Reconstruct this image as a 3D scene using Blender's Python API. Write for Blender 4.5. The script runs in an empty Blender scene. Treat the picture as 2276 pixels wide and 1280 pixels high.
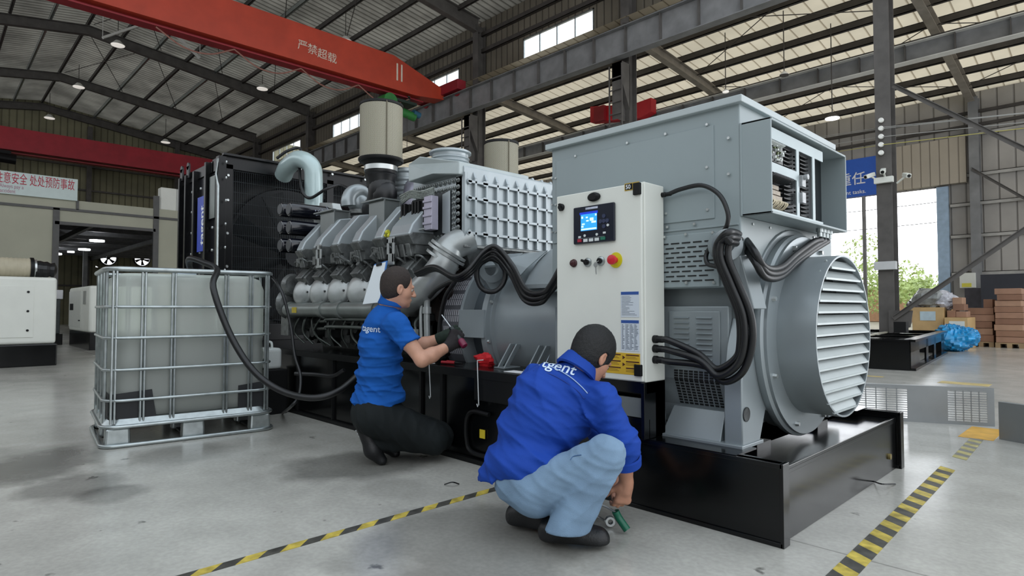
import bpy, bmesh, math, random
import numpy as np
from mathutils import Vector, Matrix, Quaternion
random.seed(7)
SC = bpy.context.scene
COL = SC.collection
PI = math.pi
R = math.radians

# ---------------------------------------------------------------- camera
YAW, PITCH, FPX = R(44.2), math.atan(45 / 1351), 1351.0
FW0 = Vector((-math.cos(YAW), math.sin(YAW), 0))
RT = Vector((math.sin(YAW), math.cos(YAW), 0))
UP0 = Vector((0, 0, 1))
FW = FW0 * math.cos(PITCH) + UP0 * math.sin(PITCH)
UPV = UP0 * math.cos(PITCH) - FW0 * math.sin(PITCH)
EYE = Vector((0, 0, 1.0))
cd = bpy.data.cameras.new('camera')
cam = bpy.data.objects.new('camera', cd)
COL.objects.link(cam)
cam.location = EYE
cam.rotation_euler = FW.to_track_quat('-Z', 'Y').to_euler()
cd.sensor_width = 36
cd.lens = 36 * FPX / 2276
cd.clip_end = 300
SC.camera = cam

# ---------------------------------------------------------------- world, lights, exposure
w = bpy.data.worlds.new('sky')
SC.world = w
w.use_nodes = True
wn, wl = w.node_tree.nodes, w.node_tree.links
bg = wn['Background']
tc = wn.new('ShaderNodeTexCoord')
sx = wn.new('ShaderNodeSeparateXYZ')
cr = wn.new('ShaderNodeValToRGB')
wl.new(tc.outputs['Generated'], sx.inputs[0])
wl.new(sx.outputs[2], cr.inputs[0])
wl.new(cr.outputs[0], bg.inputs[0])
cr.color_ramp.elements[0].position = 0.0
cr.color_ramp.elements[0].color = (0.95, 0.97, 1.0, 1)
cr.color_ramp.elements[1].position = 1.0
cr.color_ramp.elements[1].color = (0.80, 0.90, 1.0, 1)
# brighter haze low over the yard beyond the doorway (+Y), the side the daylight comes from
def wmath(op, a, b=None, clamp=False):
    x = wn.new('ShaderNodeMath'); x.operation = op; x.use_clamp = clamp
    for i_, v_ in enumerate((a, b)):
        if v_ is None: continue
        if isinstance(v_, (int, float)): x.inputs[i_].default_value = v_
        else: wl.new(v_, x.inputs[i_])
    return x.outputs[0]


side = wmath('MULTIPLY', wmath('SUBTRACT', sx.outputs[1], 0.55), 3.0, True)
low = wmath('SUBTRACT', 1.0, wmath('MULTIPLY', sx.outputs[2], 2.0, True), True)
wl.new(wmath('ADD', 1.7, wmath('MULTIPLY', wmath('MULTIPLY', side, low), 5.0)), bg.inputs[1])


def area(name, loc, target, sx_, sy_, power, color=(1, 1, 1)):
    l = bpy.data.lights.new(name, 'AREA')
    l.shape = 'RECTANGLE'
    l.size, l.size_y, l.energy, l.color = sx_, sy_, power, color
    o = bpy.data.objects.new(name, l)
    COL.objects.link(o)
    o.location = loc
    o.rotation_euler = (Vector(target) - Vector(loc)).to_track_quat('-Z', 'Y').to_euler()
    return o


SC.view_settings.view_transform = 'Standard'
SC.view_settings.look = 'None'
SC.view_settings.exposure = 0.0
SC.view_settings.gamma = 1.0
SC.view_settings.use_curve_mapping = False
try:
    SC.cycles.max_bounces = 6
    SC.cycles.diffuse_bounces = 3
    SC.cycles.glossy_bounces = 3
    SC.cycles.transparent_max_bounces = 12
    SC.cycles.sample_clamp_indirect = 4
    SC.cycles.use_denoising = True
    SC.cycles.denoiser = 'OPENIMAGEDENOISE'
except Exception:
    pass


def at(px, py, depth):
    """world point seen at a pixel at a horizontal distance along the view axis"""
    d = FW * FPX + RT * (px - 1138.0) - UPV * (py - 640.0)
    return EYE + d * (depth / d.dot(FW0))


# ---------------------------------------------------------------- materials
MATS = {}


def lin(h):
    h = h.lstrip('#')
    c = [int(h[i:i + 2], 16) / 255 for i in (0, 2, 4)]
    return tuple((x / 12.92 if x <= 0.04045 else ((x + 0.055) / 1.055) ** 2.4) for x in c) + (1,)


def mat(name, color, rough=0.5, metal=0.0, var=0.12, scale=6.0, bump=0.0, bscale=40.0, coat=0.0, emit=None, estr=1.0, rvar=0.0, spec=None, stretch=None):
    if name in MATS:
        return MATS[name]
    m = bpy.data.materials.new(name)
    m.use_nodes = True
    n, l = m.node_tree.nodes, m.node_tree.links
    b = n['Principled BSDF']
    c = lin(color)
    b.inputs['Base Color'].default_value = c
    b.inputs['Roughness'].default_value = rough
    b.inputs['Metallic'].default_value = metal
    if coat:
        b.inputs['Coat Weight'].default_value = coat
        b.inputs['Coat Roughness'].default_value = 0.1
    if spec is not None:
        b.inputs['Specular IOR Level'].default_value = spec
    if emit:
        b.inputs['Emission Color'].default_value = lin(emit)
        b.inputs['Emission Strength'].default_value = estr
    t = n.new('ShaderNodeTexCoord')
    mp = n.new('ShaderNodeMapping')
    l.new(t.outputs['Object'], mp.inputs[0])
    if stretch:
        mp.inputs['Scale'].default_value = stretch
    if var > 0:
        nz = n.new('ShaderNodeTexNoise')
        nz.inputs['Scale'].default_value = scale
        nz.inputs['Detail'].default_value = 5
        rp = n.new('ShaderNodeValToRGB')
        rp.color_ramp.elements[0].position = 0.3
        rp.color_ramp.elements[1].position = 0.72
        rp.color_ramp.elements[0].color = tuple(x * (1 - var) for x in c[:3]) + (1,)
        rp.color_ramp.elements[1].color = tuple(min(1, x * (1 + var)) for x in c[:3]) + (1,)
        l.new(mp.outputs[0], nz.inputs['Vector'])
        l.new(nz.outputs[0], rp.inputs[0])
        l.new(rp.outputs[0], b.inputs['Base Color'])
        if rvar:
            mr = n.new('ShaderNodeMapRange')
            mr.inputs['To Min'].default_value = max(0.02, rough - rvar)
            mr.inputs['To Max'].default_value = min(1, rough + rvar)
            l.new(nz.outputs[0], mr.inputs[0])
            l.new(mr.outputs[0], b.inputs['Roughness'])
    if bump > 0:
        nb = n.new('ShaderNodeTexNoise')
        nb.inputs['Scale'].default_value = bscale
        nb.inputs['Detail'].default_value = 3
        bp = n.new('ShaderNodeBump')
        bp.inputs['Strength'].default_value = bump
        bp.inputs['Distance'].default_value = 0.01
        l.new(mp.outputs[0], nb.inputs['Vector'])
        l.new(nb.outputs[0], bp.inputs['Height'])
        l.new(bp.outputs[0], b.inputs['Normal'])
    MATS[name] = m
    return m


def ribbed(name, color, color2, axis, period, duty=0.12, rough=0.55, transl=0.0, metal=0.0, dirt=0.25):
    """profiled sheet: ribs across one object axis, with grime"""
    m = bpy.data.materials.new(name)
    m.use_nodes = True
    n, l = m.node_tree.nodes, m.node_tree.links
    b = n['Principled BSDF']
    t = n.new('ShaderNodeTexCoord')
    s = n.new('ShaderNodeSeparateXYZ')
    l.new(t.outputs['Object'], s.inputs[0])
    d = n.new('ShaderNodeMath'); d.operation = 'DIVIDE'; d.inputs[1].default_value = period
    l.new(s.outputs[axis], d.inputs[0])
    f = n.new('ShaderNodeMath'); f.operation = 'FRACT'
    l.new(d.outputs[0], f.inputs[0])
    rp = n.new('ShaderNodeValToRGB')
    e = rp.color_ramp.elements
    e[0].position = 0; e[0].color = (0, 0, 0, 1)
    e[1].position = duty * 0.5; e[1].color = (1, 1, 1, 1)
    k = rp.color_ramp.elements.new(1 - duty); k.color = (1, 1, 1, 1)
    k = rp.color_ramp.elements.new(1.0); k.color = (0, 0, 0, 1)
    l.new(f.outputs[0], rp.inputs[0])
    nz = n.new('ShaderNodeTexNoise'); nz.inputs['Scale'].default_value = 0.7; nz.inputs['Detail'].default_value = 6
    l.new(t.outputs['Object'], nz.inputs['Vector'])
    mx = n.new('ShaderNodeMix'); mx.data_type = 'RGBA'
    mx.inputs[6].default_value = lin(color2); mx.inputs[7].default_value = lin(color)
    l.new(rp.outputs[0], mx.inputs[0])
    mr = n.new('ShaderNodeMapRange'); mr.inputs['From Min'].default_value = 0.35; mr.inputs['From Max'].default_value = 0.65
    mr.inputs['To Min'].default_value = 1 - dirt; mr.inputs['To Max'].default_value = 1.0
    l.new(nz.outputs[0], mr.inputs[0])
    m2 = n.new('ShaderNodeMix'); m2.data_type = 'RGBA'; m2.blend_type = 'MULTIPLY'; m2.inputs[0].default_value = 1
    l.new(mx.outputs[2], m2.inputs[6]); l.new(mr.outputs[0], m2.inputs[7])
    l.new(m2.outputs[2], b.inputs['Base Color'])
    b.inputs['Roughness'].default_value = rough
    b.inputs['Metallic'].default_value = metal
    bp = n.new('ShaderNodeBump'); bp.inputs['Strength'].default_value = 0.6; bp.inputs['Distance'].default_value = 0.03
    l.new(rp.outputs[0], bp.inputs['Height']); l.new(bp.outputs[0], b.inputs['Normal'])
    if transl:
        tr = n.new('ShaderNodeBsdfTranslucent')
        l.new(m2.outputs[2], tr.inputs[0])
        ms = n.new('ShaderNodeMixShader'); ms.inputs[0].default_value = transl
        l.new(b.outputs[0], ms.inputs[1]); l.new(tr.outputs[0], ms.inputs[2])
        l.new(ms.outputs[0], n['Material Output'].inputs[0])
    MATS[name] = m
    return m


# ---------------------------------------------------------------- mesh helpers
class MB:
    def __init__(s):
        s.bm = bmesh.new()

    def quad(s, *p):
        s.bm.faces.new([s.bm.verts.new(q) for q in p])
        return s

    def box(s, a, b):
        x0, x1 = sorted((a[0], b[0])); y0, y1 = sorted((a[1], b[1])); z0, z1 = sorted((a[2], b[2]))
        v = [s.bm.verts.new(p) for p in ((x0, y0, z0), (x1, y0, z0), (x1, y1, z0), (x0, y1, z0), (x0, y0, z1), (x1, y0, z1), (x1, y1, z1), (x0, y1, z1))]
        for f in ((0, 3, 2, 1), (4, 5, 6, 7), (0, 1, 5, 4), (1, 2, 6, 5), (2, 3, 7, 6), (3, 0, 4, 7)):
            s.bm.faces.new([v[i] for i in f])
        return s

    def beam(s, p0, p1, wd, ht, up=(0, 0, 1)):
        """box from p0 to p1, wd across, ht along up"""
        p0, p1 = Vector(p0), Vector(p1)
        d = (p1 - p0).normalized()
        sd = d.cross(Vector(up))
        if sd.length < 1e-4:
            sd = d.cross(Vector((1, 0, 0)))
        sd.normalize(); u = sd.cross(d).normalized()
        v = []
        for p in (p0, p1):
            for a, b in ((-1, -1), (1, -1), (1, 1), (-1, 1)):
                v.append(s.bm.verts.new(p + sd * (a * wd / 2) + u * (b * ht / 2)))
        for f in ((0, 1, 2, 3), (7, 6, 5, 4), (0, 4, 5, 1), (1, 5, 6, 2), (2, 6, 7, 3), (3, 7, 4, 0)):
            s.bm.faces.new([v[i] for i in f])
        return s

    def ring(s, c, d, r, n, ref=None, ry=None):
        d = Vector(d).normalized()
        a = Vector(ref) if ref is not None else (Vector((0, 0, 1)) if abs(d.z) < 0.9 else Vector((1, 0, 0)))
        x = a.cross(d).normalized(); y = d.cross(x)
        ry = r if ry is None else ry
        return [s.bm.verts.new(Vector(c) + x * (r * math.cos(2 * PI * i / n)) + y * (ry * math.sin(2 * PI * i / n))) for i in range(n)]

    def bridge(s, a, b):
        n = len(a)
        for i in range(n):
            try:
                s.bm.faces.new((a[i], a[(i + 1) % n], b[(i + 1) % n], b[i]))
            except ValueError:
                pass

    def cap(s, a, rev=False):
        s.bm.faces.new(a[::-1] if rev else a)

    def cyl(s, p0, p1, r0, r1=None, n=16, cap=True):
        r1 = r0 if r1 is None else r1
        d = Vector(p1) - Vector(p0)
        a = s.ring(p0, d, r0, n); b = s.ring(p1, d, r1, n)
        s.bridge(a, b)
        if cap:
            s.cap(a, True); s.cap(b)
        return s

    def lathe(s, prof, origin, axis=(0, 0, 1), n=32, cap=True):
        """prof: (radius, distance along axis)"""
        o, ax = Vector(origin), Vector(axis).normalized()
        rs = [s.ring(o + ax * h, ax, max(r, 1e-4), n) for r, h in prof]
        for a, b in zip(rs, rs[1:]):
            s.bridge(a, b)
        if cap:
            s.cap(rs[0], True); s.cap(rs[-1])
        return s

    def tube(s, pts, r, n=8, smooth=True, cap=True, sub=6, r1=None):
        pts = [Vector(p) for p in pts]
        if smooth and len(pts) > 2:
            q = []
            P = [pts[0] * 2 - pts[1]] + pts + [pts[-1] * 2 - pts[-2]]
            for i in range(1, len(P) - 2):
                for k in range(sub):
                    t = k / sub
                    a, b, c, d = P[i - 1], P[i], P[i + 1], P[i + 2]
                    q.append(0.5 * ((2 * b) + (c - a) * t + (2 * a - 5 * b + 4 * c - d) * t * t + (3 * b - a - 3 * c + d) * t ** 3))
            q.append(pts[-1]); pts = q
        d0 = (pts[1] - pts[0]).normalized()
        up = Vector((0, 0, 1)) if abs(d0.z) < 0.9 else Vector((1, 0, 0))
        x = up.cross(d0).normalized()
        rings = []
        for i, p in enumerate(pts):
            d = (pts[min(i + 1, len(pts) - 1)] - pts[max(i - 1, 0)])
            if d.length < 1e-7:
                d = d0
            d.normalize()
            x = (x - d * x.dot(d))
            x = x.normalized() if x.length > 1e-6 else d.orthogonal().normalized()
            y = d.cross(x)
            rr = r if r1 is None else r + (r1 - r) * i / (len(pts) - 1)
            rings.append([s.bm.verts.new(p + x * (rr * math.cos(2 * PI * k / n)) + y * (rr * math.sin(2 * PI * k / n))) for k in range(n)])
        for a, b in zip(rings, rings[1:]):
            s.bridge(a, b)
        if cap:
            s.cap(rings[0], True); s.cap(rings[-1])
        return s

    def prism(s, pts, off):
        off = Vector(off)
        a = [s.bm.verts.new(p) for p in pts]
        b = [s.bm.verts.new(Vector(p) + off) for p in pts]
        s.bm.faces.new(a[::-1]); s.bm.faces.new(b)
        s.bridge(a, b)
        return s

    def loft(s, rings, cap=True):
        vs = [[s.bm.verts.new(p) for p in r] for r in rings]
        for a, b in zip(vs, vs[1:]):
            s.bridge(a, b)
        if cap:
            s.cap(vs[0], True); s.cap(vs[-1])
        return s

    def ball(s, c, r, n=12, m=8):
        c = Vector(c); rx, ry, rz = (r, r, r) if isinstance(r, (int, float)) else r
        rings = []
        for j in range(1, m):
            t = PI * j / m
            rings.append([s.bm.verts.new(c + Vector((rx * math.sin(t) * math.cos(2 * PI * i / n), ry * math.sin(t) * math.sin(2 * PI * i / n), -rz * math.cos(t)))) for i in range(n)])
        for a, b in zip(rings, rings[1:]):
            s.bridge(a, b)
        lo = s.bm.verts.new(c - Vector((0, 0, rz))); hi = s.bm.verts.new(c + Vector((0, 0, rz)))
        for i in range(n):
            s.bm.faces.new((lo, rings[0][(i + 1) % n], rings[0][i]))
            s.bm.faces.new((hi, rings[-1][i], rings[-1][(i + 1) % n]))
        return s

    def bolt(s, p, d, r=0.012, h=0.01):
        p = Vector(p); d = Vector(d).normalized()
        return s.cyl(p, p + d * h, r, r * 0.8, n=6)

    def build(s, name, m, parent=None, smooth=None, bevel=0.0, origin=None, seg=2):
        me = bpy.data.meshes.new(name)
        bmesh.ops.recalc_face_normals(s.bm, faces=s.bm.faces[:])
        s.bm.to_mesh(me); s.bm.free()
        root = parent
        while root is not None and root.parent is not None:
            root = root.parent
        if root is not None:
            og = Vector(root.location)
        elif origin is not None:
            og = Vector(origin)
        else:
            n_ = len(me.vertices)
            co = np.empty(n_ * 3); me.vertices.foreach_get('co', co); co = co.reshape(-1, 3)
            og = Vector(((co[:, 0].min() + co[:, 0].max()) / 2, (co[:, 1].min() + co[:, 1].max()) / 2, co[:, 2].min()))
        me.transform(Matrix.Translation(-og))
        o = bpy.data.objects.new(name, me)
        COL.objects.link(o)
        if parent is not None:
            o.parent = parent
        else:
            o.location = og
        me.materials.append(m)
        if smooth is not None:
            me.polygons.foreach_set('use_smooth', [True] * len(me.polygons))
            me.set_sharp_from_angle(angle=R(smooth))
        if bevel:
            bv = o.modifiers.new('bevel', 'BEVEL')
            bv.width = bevel; bv.segments = seg; bv.limit_method = 'ANGLE'; bv.angle_limit = R(35)
        return o


def tag(o, label, cat, group=None, kind=None):
    o['label'] = label
    o['category'] = cat
    if group: o['group'] = group
    if kind: o['kind'] = kind
    return o


def struct(o, label=None):
    o['kind'] = 'structure'
    if label: o['label'] = label
    return o


def thing(name, label, cat, loc=(0, 0, 0), group=None):
    o = bpy.data.objects.new(name, None)
    COL.objects.link(o)
    o.location = loc
    o.empty_display_size = 0.1
    return tag(o, label, cat, group)


def dup(root, loc, label, rotz=0.0, scale=1.0):
    r = root.copy(); COL.objects.link(r); r.location = loc; r.rotation_euler = (0, 0, rotz)
    r.scale = (scale,) * 3
    r['label'] = label
    for ch in list(root.children):
        c = ch.copy(); COL.objects.link(c); c.parent = r
        for g in list(ch.children):
            d = g.copy(); COL.objects.link(d); d.parent = c
    return r


def text(name, body, origin, right, up, height, m, parent=None, extrude=0.001, squash=1.0, shear=0.0, bold=0.0, align='LEFT'):
    """flat raised lettering: origin = baseline start"""
    cu = bpy.data.curves.new(name, 'FONT')
    cu.body = body
    cu.size = 1.0
    cu.extrude = 0.0
    cu.offset = bold
    cu.shear = shear
    cu.align_x = align
    cu.resolution_u = 4
    tmp = bpy.data.objects.new(name, cu)
    COL.objects.link(tmp)
    bpy.context.view_layer.update()
    me = bpy.data.meshes.new_from_object(tmp.evaluated_get(bpy.context.evaluated_depsgraph_get()))
    bpy.data.objects.remove(tmp)
    r_, u_ = Vector(right).normalized(), Vector(up).normalized()
    nrm = r_.cross(u_).normalized()
    M = Matrix((r_ * height * squash, u_ * height, nrm)).transposed().to_4x4()
    M.translation = Vector(origin) + nrm * extrude
    me.transform(M)
    root = parent
    while root is not None and root.parent is not None:
        root = root.parent
    if root is not None:
        me.transform(Matrix.Translation(-Vector(root.location)))
    me.materials.clear(); me.materials.append(m)
    o = bpy.data.objects.new(name, me)
    COL.objects.link(o)
    if parent is not None:
        o.parent = parent
    return o
# ---------------------------------------------------------------- shared materials
STEEL = mat('steel_column_paint', '#55524f', 0.6, var=0.25, scale=3)
STEEL_L = mat('steel_beam_paint', '#7c7d7e', 0.55, var=0.2, scale=2.5)
STEEL_P = mat('steel_purlin_paint', '#3f3b38', 0.6, var=0.25, scale=3)
GALV = mat('galvanised_steel', '#a9b0b0', 0.33, metal=0.85, var=0.18, scale=14, rvar=0.1)
CRANE = mat('crane_red_paint', '#b5402a', 0.45, var=0.12, scale=2)
CRANE_D = mat('crane_dark_red', '#8e1f2a', 0.5, var=0.15, scale=3)
WHITE = mat('white_paint', '#d9dbd3', 0.4, var=0.04, scale=3)
BLACK = mat('black_gloss_paint', '#060708', 0.2, var=0.25, scale=5, rvar=0.05, spec=0.42)
BLACKM = mat('black_satin', '#0c0d0e', 0.5, spec=0.3, var=0.2, scale=8)
RUBBER = mat('black_rubber', '#0d0e10', 0.42, var=0.2, scale=20)
BLUESIGN = mat('blue_sign', '#2a5fc4', 0.5, var=0.04)
WLET = mat('white_lettering', '#f2f5f7', 0.6, var=0)
RLET = mat('red_lettering', '#b3173a', 0.6, var=0)
BEIGE = mat('partition_panel', '#a5a593', 0.55, var=0.06, scale=1.2)
LAMPW = mat('lamp_white_shade', '#e8e8e2', 0.35, var=0)
GLOW = mat('lamp_glow', '#ffffff', 0.5, var=0, emit='#f6fbff', estr=9)

ROOF = ribbed('roof_sheet_hall', '#a19c90', '#57534a', 0, 0.28, 0.3, 0.6, transl=0.22, dirt=0.5)
ROOF2 = ribbed('roof_sheet_bay', '#d8cab0', '#8c7c64', 0, 0.42, 0.12, 0.6, transl=0.5, dirt=0.15)
CLADX = ribbed('cladding_outer', '#b0aca6', '#6f6b66', 0, 0.45, 0.12, 0.6, dirt=0.25)
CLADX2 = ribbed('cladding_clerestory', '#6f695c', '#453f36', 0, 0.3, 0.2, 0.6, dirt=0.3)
CLADY = ribbed('cladding_end', '#8b886c', '#625f49', 1, 0.35, 0.2, 0.6, dirt=0.35)


# ---------------------------------------------------------------- floor
def floor_material():
    m = bpy.data.materials.new('sealed_concrete')
    m.use_nodes = True
    n, l = m.node_tree.nodes, m.node_tree.links
    b = n['Principled BSDF']
    t = n.new('ShaderNodeTexCoord')

    def noise(scale, detail=6, vec=None):
        z = n.new('ShaderNodeTexNoise'); z.inputs['Scale'].default_value = scale; z.inputs['Detail'].default_value = detail
        l.new(vec or t.outputs['Object'], z.inputs['Vector'])
        return z.outputs[0]

    def ramp(src, stops):
        r_ = n.new('ShaderNodeValToRGB')
        e = r_.color_ramp.elements
        e[0].position, e[0].color = stops[0][0], (stops[0][1],) * 3 + (1,)
        e[1].position, e[1].color = stops[-1][0], (stops[-1][1],) * 3 + (1,)
        for p, v in stops[1:-1]:
            k = e.new(p); k.color = (v, v, v, 1)
        l.new(src, r_.inputs[0])
        return r_.outputs[0]

    def mul(a, c):
        x = n.new('ShaderNodeMix'); x.data_type = 'RGBA'; x.blend_type = 'MULTIPLY'; x.inputs[0].default_value = 1
        l.new(a, x.inputs[6]); l.new(c, x.inputs[7])
        return x.outputs[2]

    base = n.new('ShaderNodeRGB'); base.outputs[0].default_value = lin('#b9b7af')
    v = mul(base.outputs[0], ramp(noise(0.55), [(0.3, 0.80), (0.7, 1.1)]))
    v = mul(v, ramp(noise(4.0, 8), [(0.3, 0.86), (0.7, 1.06)]))
    v = mul(v, ramp(noise(42.0, 3), [(0.35, 0.93), (0.65, 1.05)]))
    # small scuffs and chips
    v = mul(v, ramp(noise(7.5, 12), [(0.26, 0.35), (0.315, 1.0)]))
    # saw-cut joints
    s = n.new('ShaderNodeSeparateXYZ'); l.new(t.outputs['Object'], s.inputs[0])
    for axis, pos, per in ((1, 2.72, 40.0), (1, 8.9, 40.0), (0, -7.6, 40.0), (0, -15.0, 40.0)):
        a = n.new('ShaderNodeMath'); a.operation = 'SUBTRACT'; a.inputs[1].default_value = pos; l.new(s.outputs[axis], a.inputs[0])
        c = n.new('ShaderNodeMath'); c.operation = 'ABSOLUTE'; l.new(a.outputs[0], c.inputs[0])
        v = mul(v, ramp(c.outputs[0], [(0.002, 0.45), (0.006, 1.0)]))
    # damp stains at left, darker round spots by the workers: (x, y, radius, darkness)
    dark_spots = None
    nv = noise(1.9, 8)
    for sx_, sy_, sr, dk in ((-4.9, 0.55, 0.5, 0.42), (-4.15, 0.62, 0.3, 0.5), (-3.9, 0.75, 0.2, 0.6), (-1.95, 1.75, 0.62, 0.55), (-3.55, 2.0, 0.5, 0.5), (-5.1, 0.2, 0.7, 0.65), (-2.9, 1.9, 0.25, 0.8), (-4.6, 1.35, 0.35, 0.72)):
        d = n.new('ShaderNodeVectorMath'); d.operation = 'DISTANCE'; d.inputs[1].default_value = (sx_, sy_, 0); l.new(t.outputs['Object'], d.inputs[0])
        q = n.new('ShaderNodeMath'); q.operation = 'MULTIPLY_ADD'; q.inputs[1].default_value = -sr * 1.5; q.inputs[2].default_value = sr * 0.75; l.new(nv, q.inputs[0])
        a = n.new('ShaderNodeMath'); a.operation = 'ADD'; l.new(d.outputs[1], a.inputs[0]); l.new(q.outputs[0], a.inputs[1])
        v = mul(v, ramp(a.outputs[0], [(sr * 0.62, dk), (sr, 1.0)]))
    l.new(v, b.inputs['Base Color'])
    mr = n.new('ShaderNodeMapRange'); mr.inputs['To Min'].default_value = 0.10; mr.inputs['To Max'].default_value = 0.34; b.inputs['Specular IOR Level'].default_value = 0.65
    l.new(noise(0.9, 7), mr.inputs[0]); l.new(mr.outputs[0], b.inputs['Roughness'])
    bp = n.new('ShaderNodeBump'); bp.inputs['Strength'].default_value = 0.12; bp.inputs['Distance'].default_value = 0.004
    l.new(noise(18, 6), bp.inputs['Height']); l.new(bp.outputs[0], b.inputs['Normal'])
    return m


fl = MB().box((-48, -9, -0.2), (7, 26.2, 0)).build('floor', floor_material(), origin=(0, 0, 0))
struct(fl)
GROUND = mat('yard_ground', '#a39a86', 0.9, var=0.2, scale=0.6)
struct(MB().box((-48, -9.1, 0), (7, -9, 5.5)).build('light_block_wall', mat('light_block_wall_grey', '#6b6a66', 0.7, var=0.1), origin=(0, 0, 0)))  # unseen wall added behind the camera to block low light and darken reflections
gr = MB().box((-90, 26.2, -0.25), (30, 110, -0.03)).build('ground', GROUND, origin=(0, 26, 0)); struct(gr)
gr = MB().box((-110, -9, -0.25), (-48, 26.2, -0.03)).build('ground', GROUND, origin=(-60, 0, 0)); struct(gr)

# ---------------------------------------------------------------- hall: columns, beams, rafters, roof
CX = [2.9, -3.8, -10.6, -17.5, -24.5, -31.7, -39.2, -45.8]


def isec(mb, p0, p1, wd, ht, up, t=0.02, tw=0.014):
    """rolled I section from p0 to p1: wd flange width, ht depth along up"""
    p0, p1, u = Vector(p0), Vector(p1), Vector(up).normalized()
    mb.beam(p0 + u * (ht / 2 - t / 2), p1 + u * (ht / 2 - t / 2), wd, t, u)
    mb.beam(p0 - u * (ht / 2 - t / 2), p1 - u * (ht / 2 - t / 2), wd, t, u)
    mb.beam(p0, p1, tw, ht - 2 * t, u)
    return mb


for i, x in enumerate(CX[:7]):
    c = isec(MB(), (x, 15.25, 0), (x, 15.25, 11.9), 0.3, 0.4, (0, 1, 0)).build('steel_column', STEEL, origin=(x, 15.25, 0)); struct(c)
    if i < 2: continue
    b_ = MB()
    isec(b_, (x, 14.85, 6.6), (x, 14.85, 8.3), 0.34, 0.42, (0, 1, 0))
    b_.prism([(x - 0.17, 14.64, 8.3), (x - 0.17, 14.64, 7.75), (x - 0.17, 15.06, 6.9), (x - 0.17, 15.06, 8.3)], (0.34, 0, 0))
    if i > 1:
        for k in range(11):
            b_.box((x - 0.22, 14.56, 4.2 + k * 0.36), (x + 0.22, 14.59, 4.23 + k * 0.36))
        b_.box((x - 0.24, 14.56, 4.0), (x - 0.21, 14.6, 8.2)); b_.box((x + 0.21, 14.56, 4.0), (x + 0.24, 14.6, 8.2))
    b_.build('column_bracket', STEEL, c)

for nm, Y, zb, zt, m_, x1 in (('runway_beam', 14.6, 8.38, 9.22, STEEL_L, 4), ('runway_beam', 19.8, 7.9, 8.42, STEEL_L, 4)):
    r_ = thing(nm, 'steel runway beam', 'beam', (0, Y, zb)); r_['kind'] = 'structure'
    z = (zb + zt) / 2
    mb = MB(); mb.beam((-46, Y, zb + 0.012), (x1, Y, zb + 0.012), 0.3, 0.024); mb.beam((-46, Y, zt - 0.012), (x1, Y, zt - 0.012), 0.34, 0.024)
    mb.build('flange', m_ if Y < 15 else mat('white_flange_paint', '#d4d4d0', 0.5, var=0.12, scale=2), r_)
    MB().beam((-46, Y, z), (x1, Y, z), 0.014, zt - zb - 0.04).build('web', m_, r_)
    mb = MB()
    k = -45.0
    while k < x1:
        mb.box((k, Y - 0.14, zb + 0.02), (k + 0.016, Y + 0.14, zt - 0.02)); k += 1.16
    mb.build('stiffener', STEEL, r_)
    mb = MB().box((-46, Y - 0.03, zt), (x1, Y + 0.03, zt + 0.09))
    mb.build('crane_rail', STEEL_P, r_)
    if Y < 15:
        mb = MB().tube([(-46, Y + 0.3, zt + 0.16), (x1, Y + 0.3, zt + 0.16)], 0.035, 6, smooth=False)
        mb.tube([(-46, Y + 0.4, zt + 0.3), (x1, Y + 0.4, zt + 0.3)], 0.025, 6, smooth=False)
        mb.build('conduit', STEEL_P, r_)


def rz(y):      # underside of the hall rafters
    return 12.95 - 0.132 * (y - 5) if y >= 5 else 12.95 - 0.16 * (5 - y)


for x in CX[2:]:
    mb = MB()
    t_ = 0.34
    for y0, y1, w0, w1 in ((15.2, 5, 0.55, 0.38), (5, -8, 0.38, 0.5)):
        for a, b2, dz in ((0, 1, 0),):
            p0, p1 = Vector((x, y0, rz(y0))), Vector((x, y1, rz(y1)))
            mb.beam(p0, p1, 0.24, 0.03)
            mb.beam(p0 + Vector((0, 0, w0)), p1 + Vector((0, 0, w1)), 0.24, 0.03)
            mb.prism([(x - 0.008, y0, rz(y0)), (x - 0.008, y1, rz(y1)), (x - 0.008, y1, rz(y1) + w1), (x - 0.008, y0, rz(y0) + w0)], (0.016, 0, 0))
    struct(mb.build('roof_rafter', STEEL, origin=(x, 5, rz(5))))

RZ0 = 0.62   # sheet above rafter underside


def roofz(y):
    return rz(y) + RZ0


ys = [15.6, 5, -9]
for a, b_ in ((15.6, 5), (5, -9)):
    mb = MB().quad((-46.2, a, roofz(a)), (-46.2, b_, roofz(b_)), (-6.7, b_, roofz(b_)), (-6.7, a, roofz(a)))
    struct(mb.build('ceiling', ROOF, origin=(0, 0, 0)))
y = 14.2
while y > -2.5:
    z = roofz(y) - 0.11
    mb = MB().box((-46, y - 0.03, z - 0.1), (-6.9, y - 0.015, z + 0.1))
    mb.box((-46, y - 0.03, z - 0.1), (-6.9, y + 0.05, z - 0.085)).box((-46, y - 0.03, z + 0.085), (-6.9, y + 0.05, z + 0.1))
    struct(mb.build('roof_purlin', STEEL_P if int(y * 10) % 3 else GALV))
    y -= 1.32
# tie rods and fly braces under the hall roof
for x in (-20.8, -28, -35.5):
    for y in (13.0, 10.4, 7.7, 5.1):
        mb = MB().tube([(x - 3.2, y, roofz(y) - 0.28), (x + 3.2, y - 2.6 if y > 6 else y + 2, roofz(y - 2.6 if y > 6 else y + 2) - 0.28)], 0.016, 5, smooth=False)
        struct(mb.build('roof_tie_rod', STEEL_P))


# bays beyond the column line
def r2(y):
    return 9.28 - 0.09 * (y - 15) if y < 20 else 8.83 - 0.14 * (y - 20)


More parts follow.
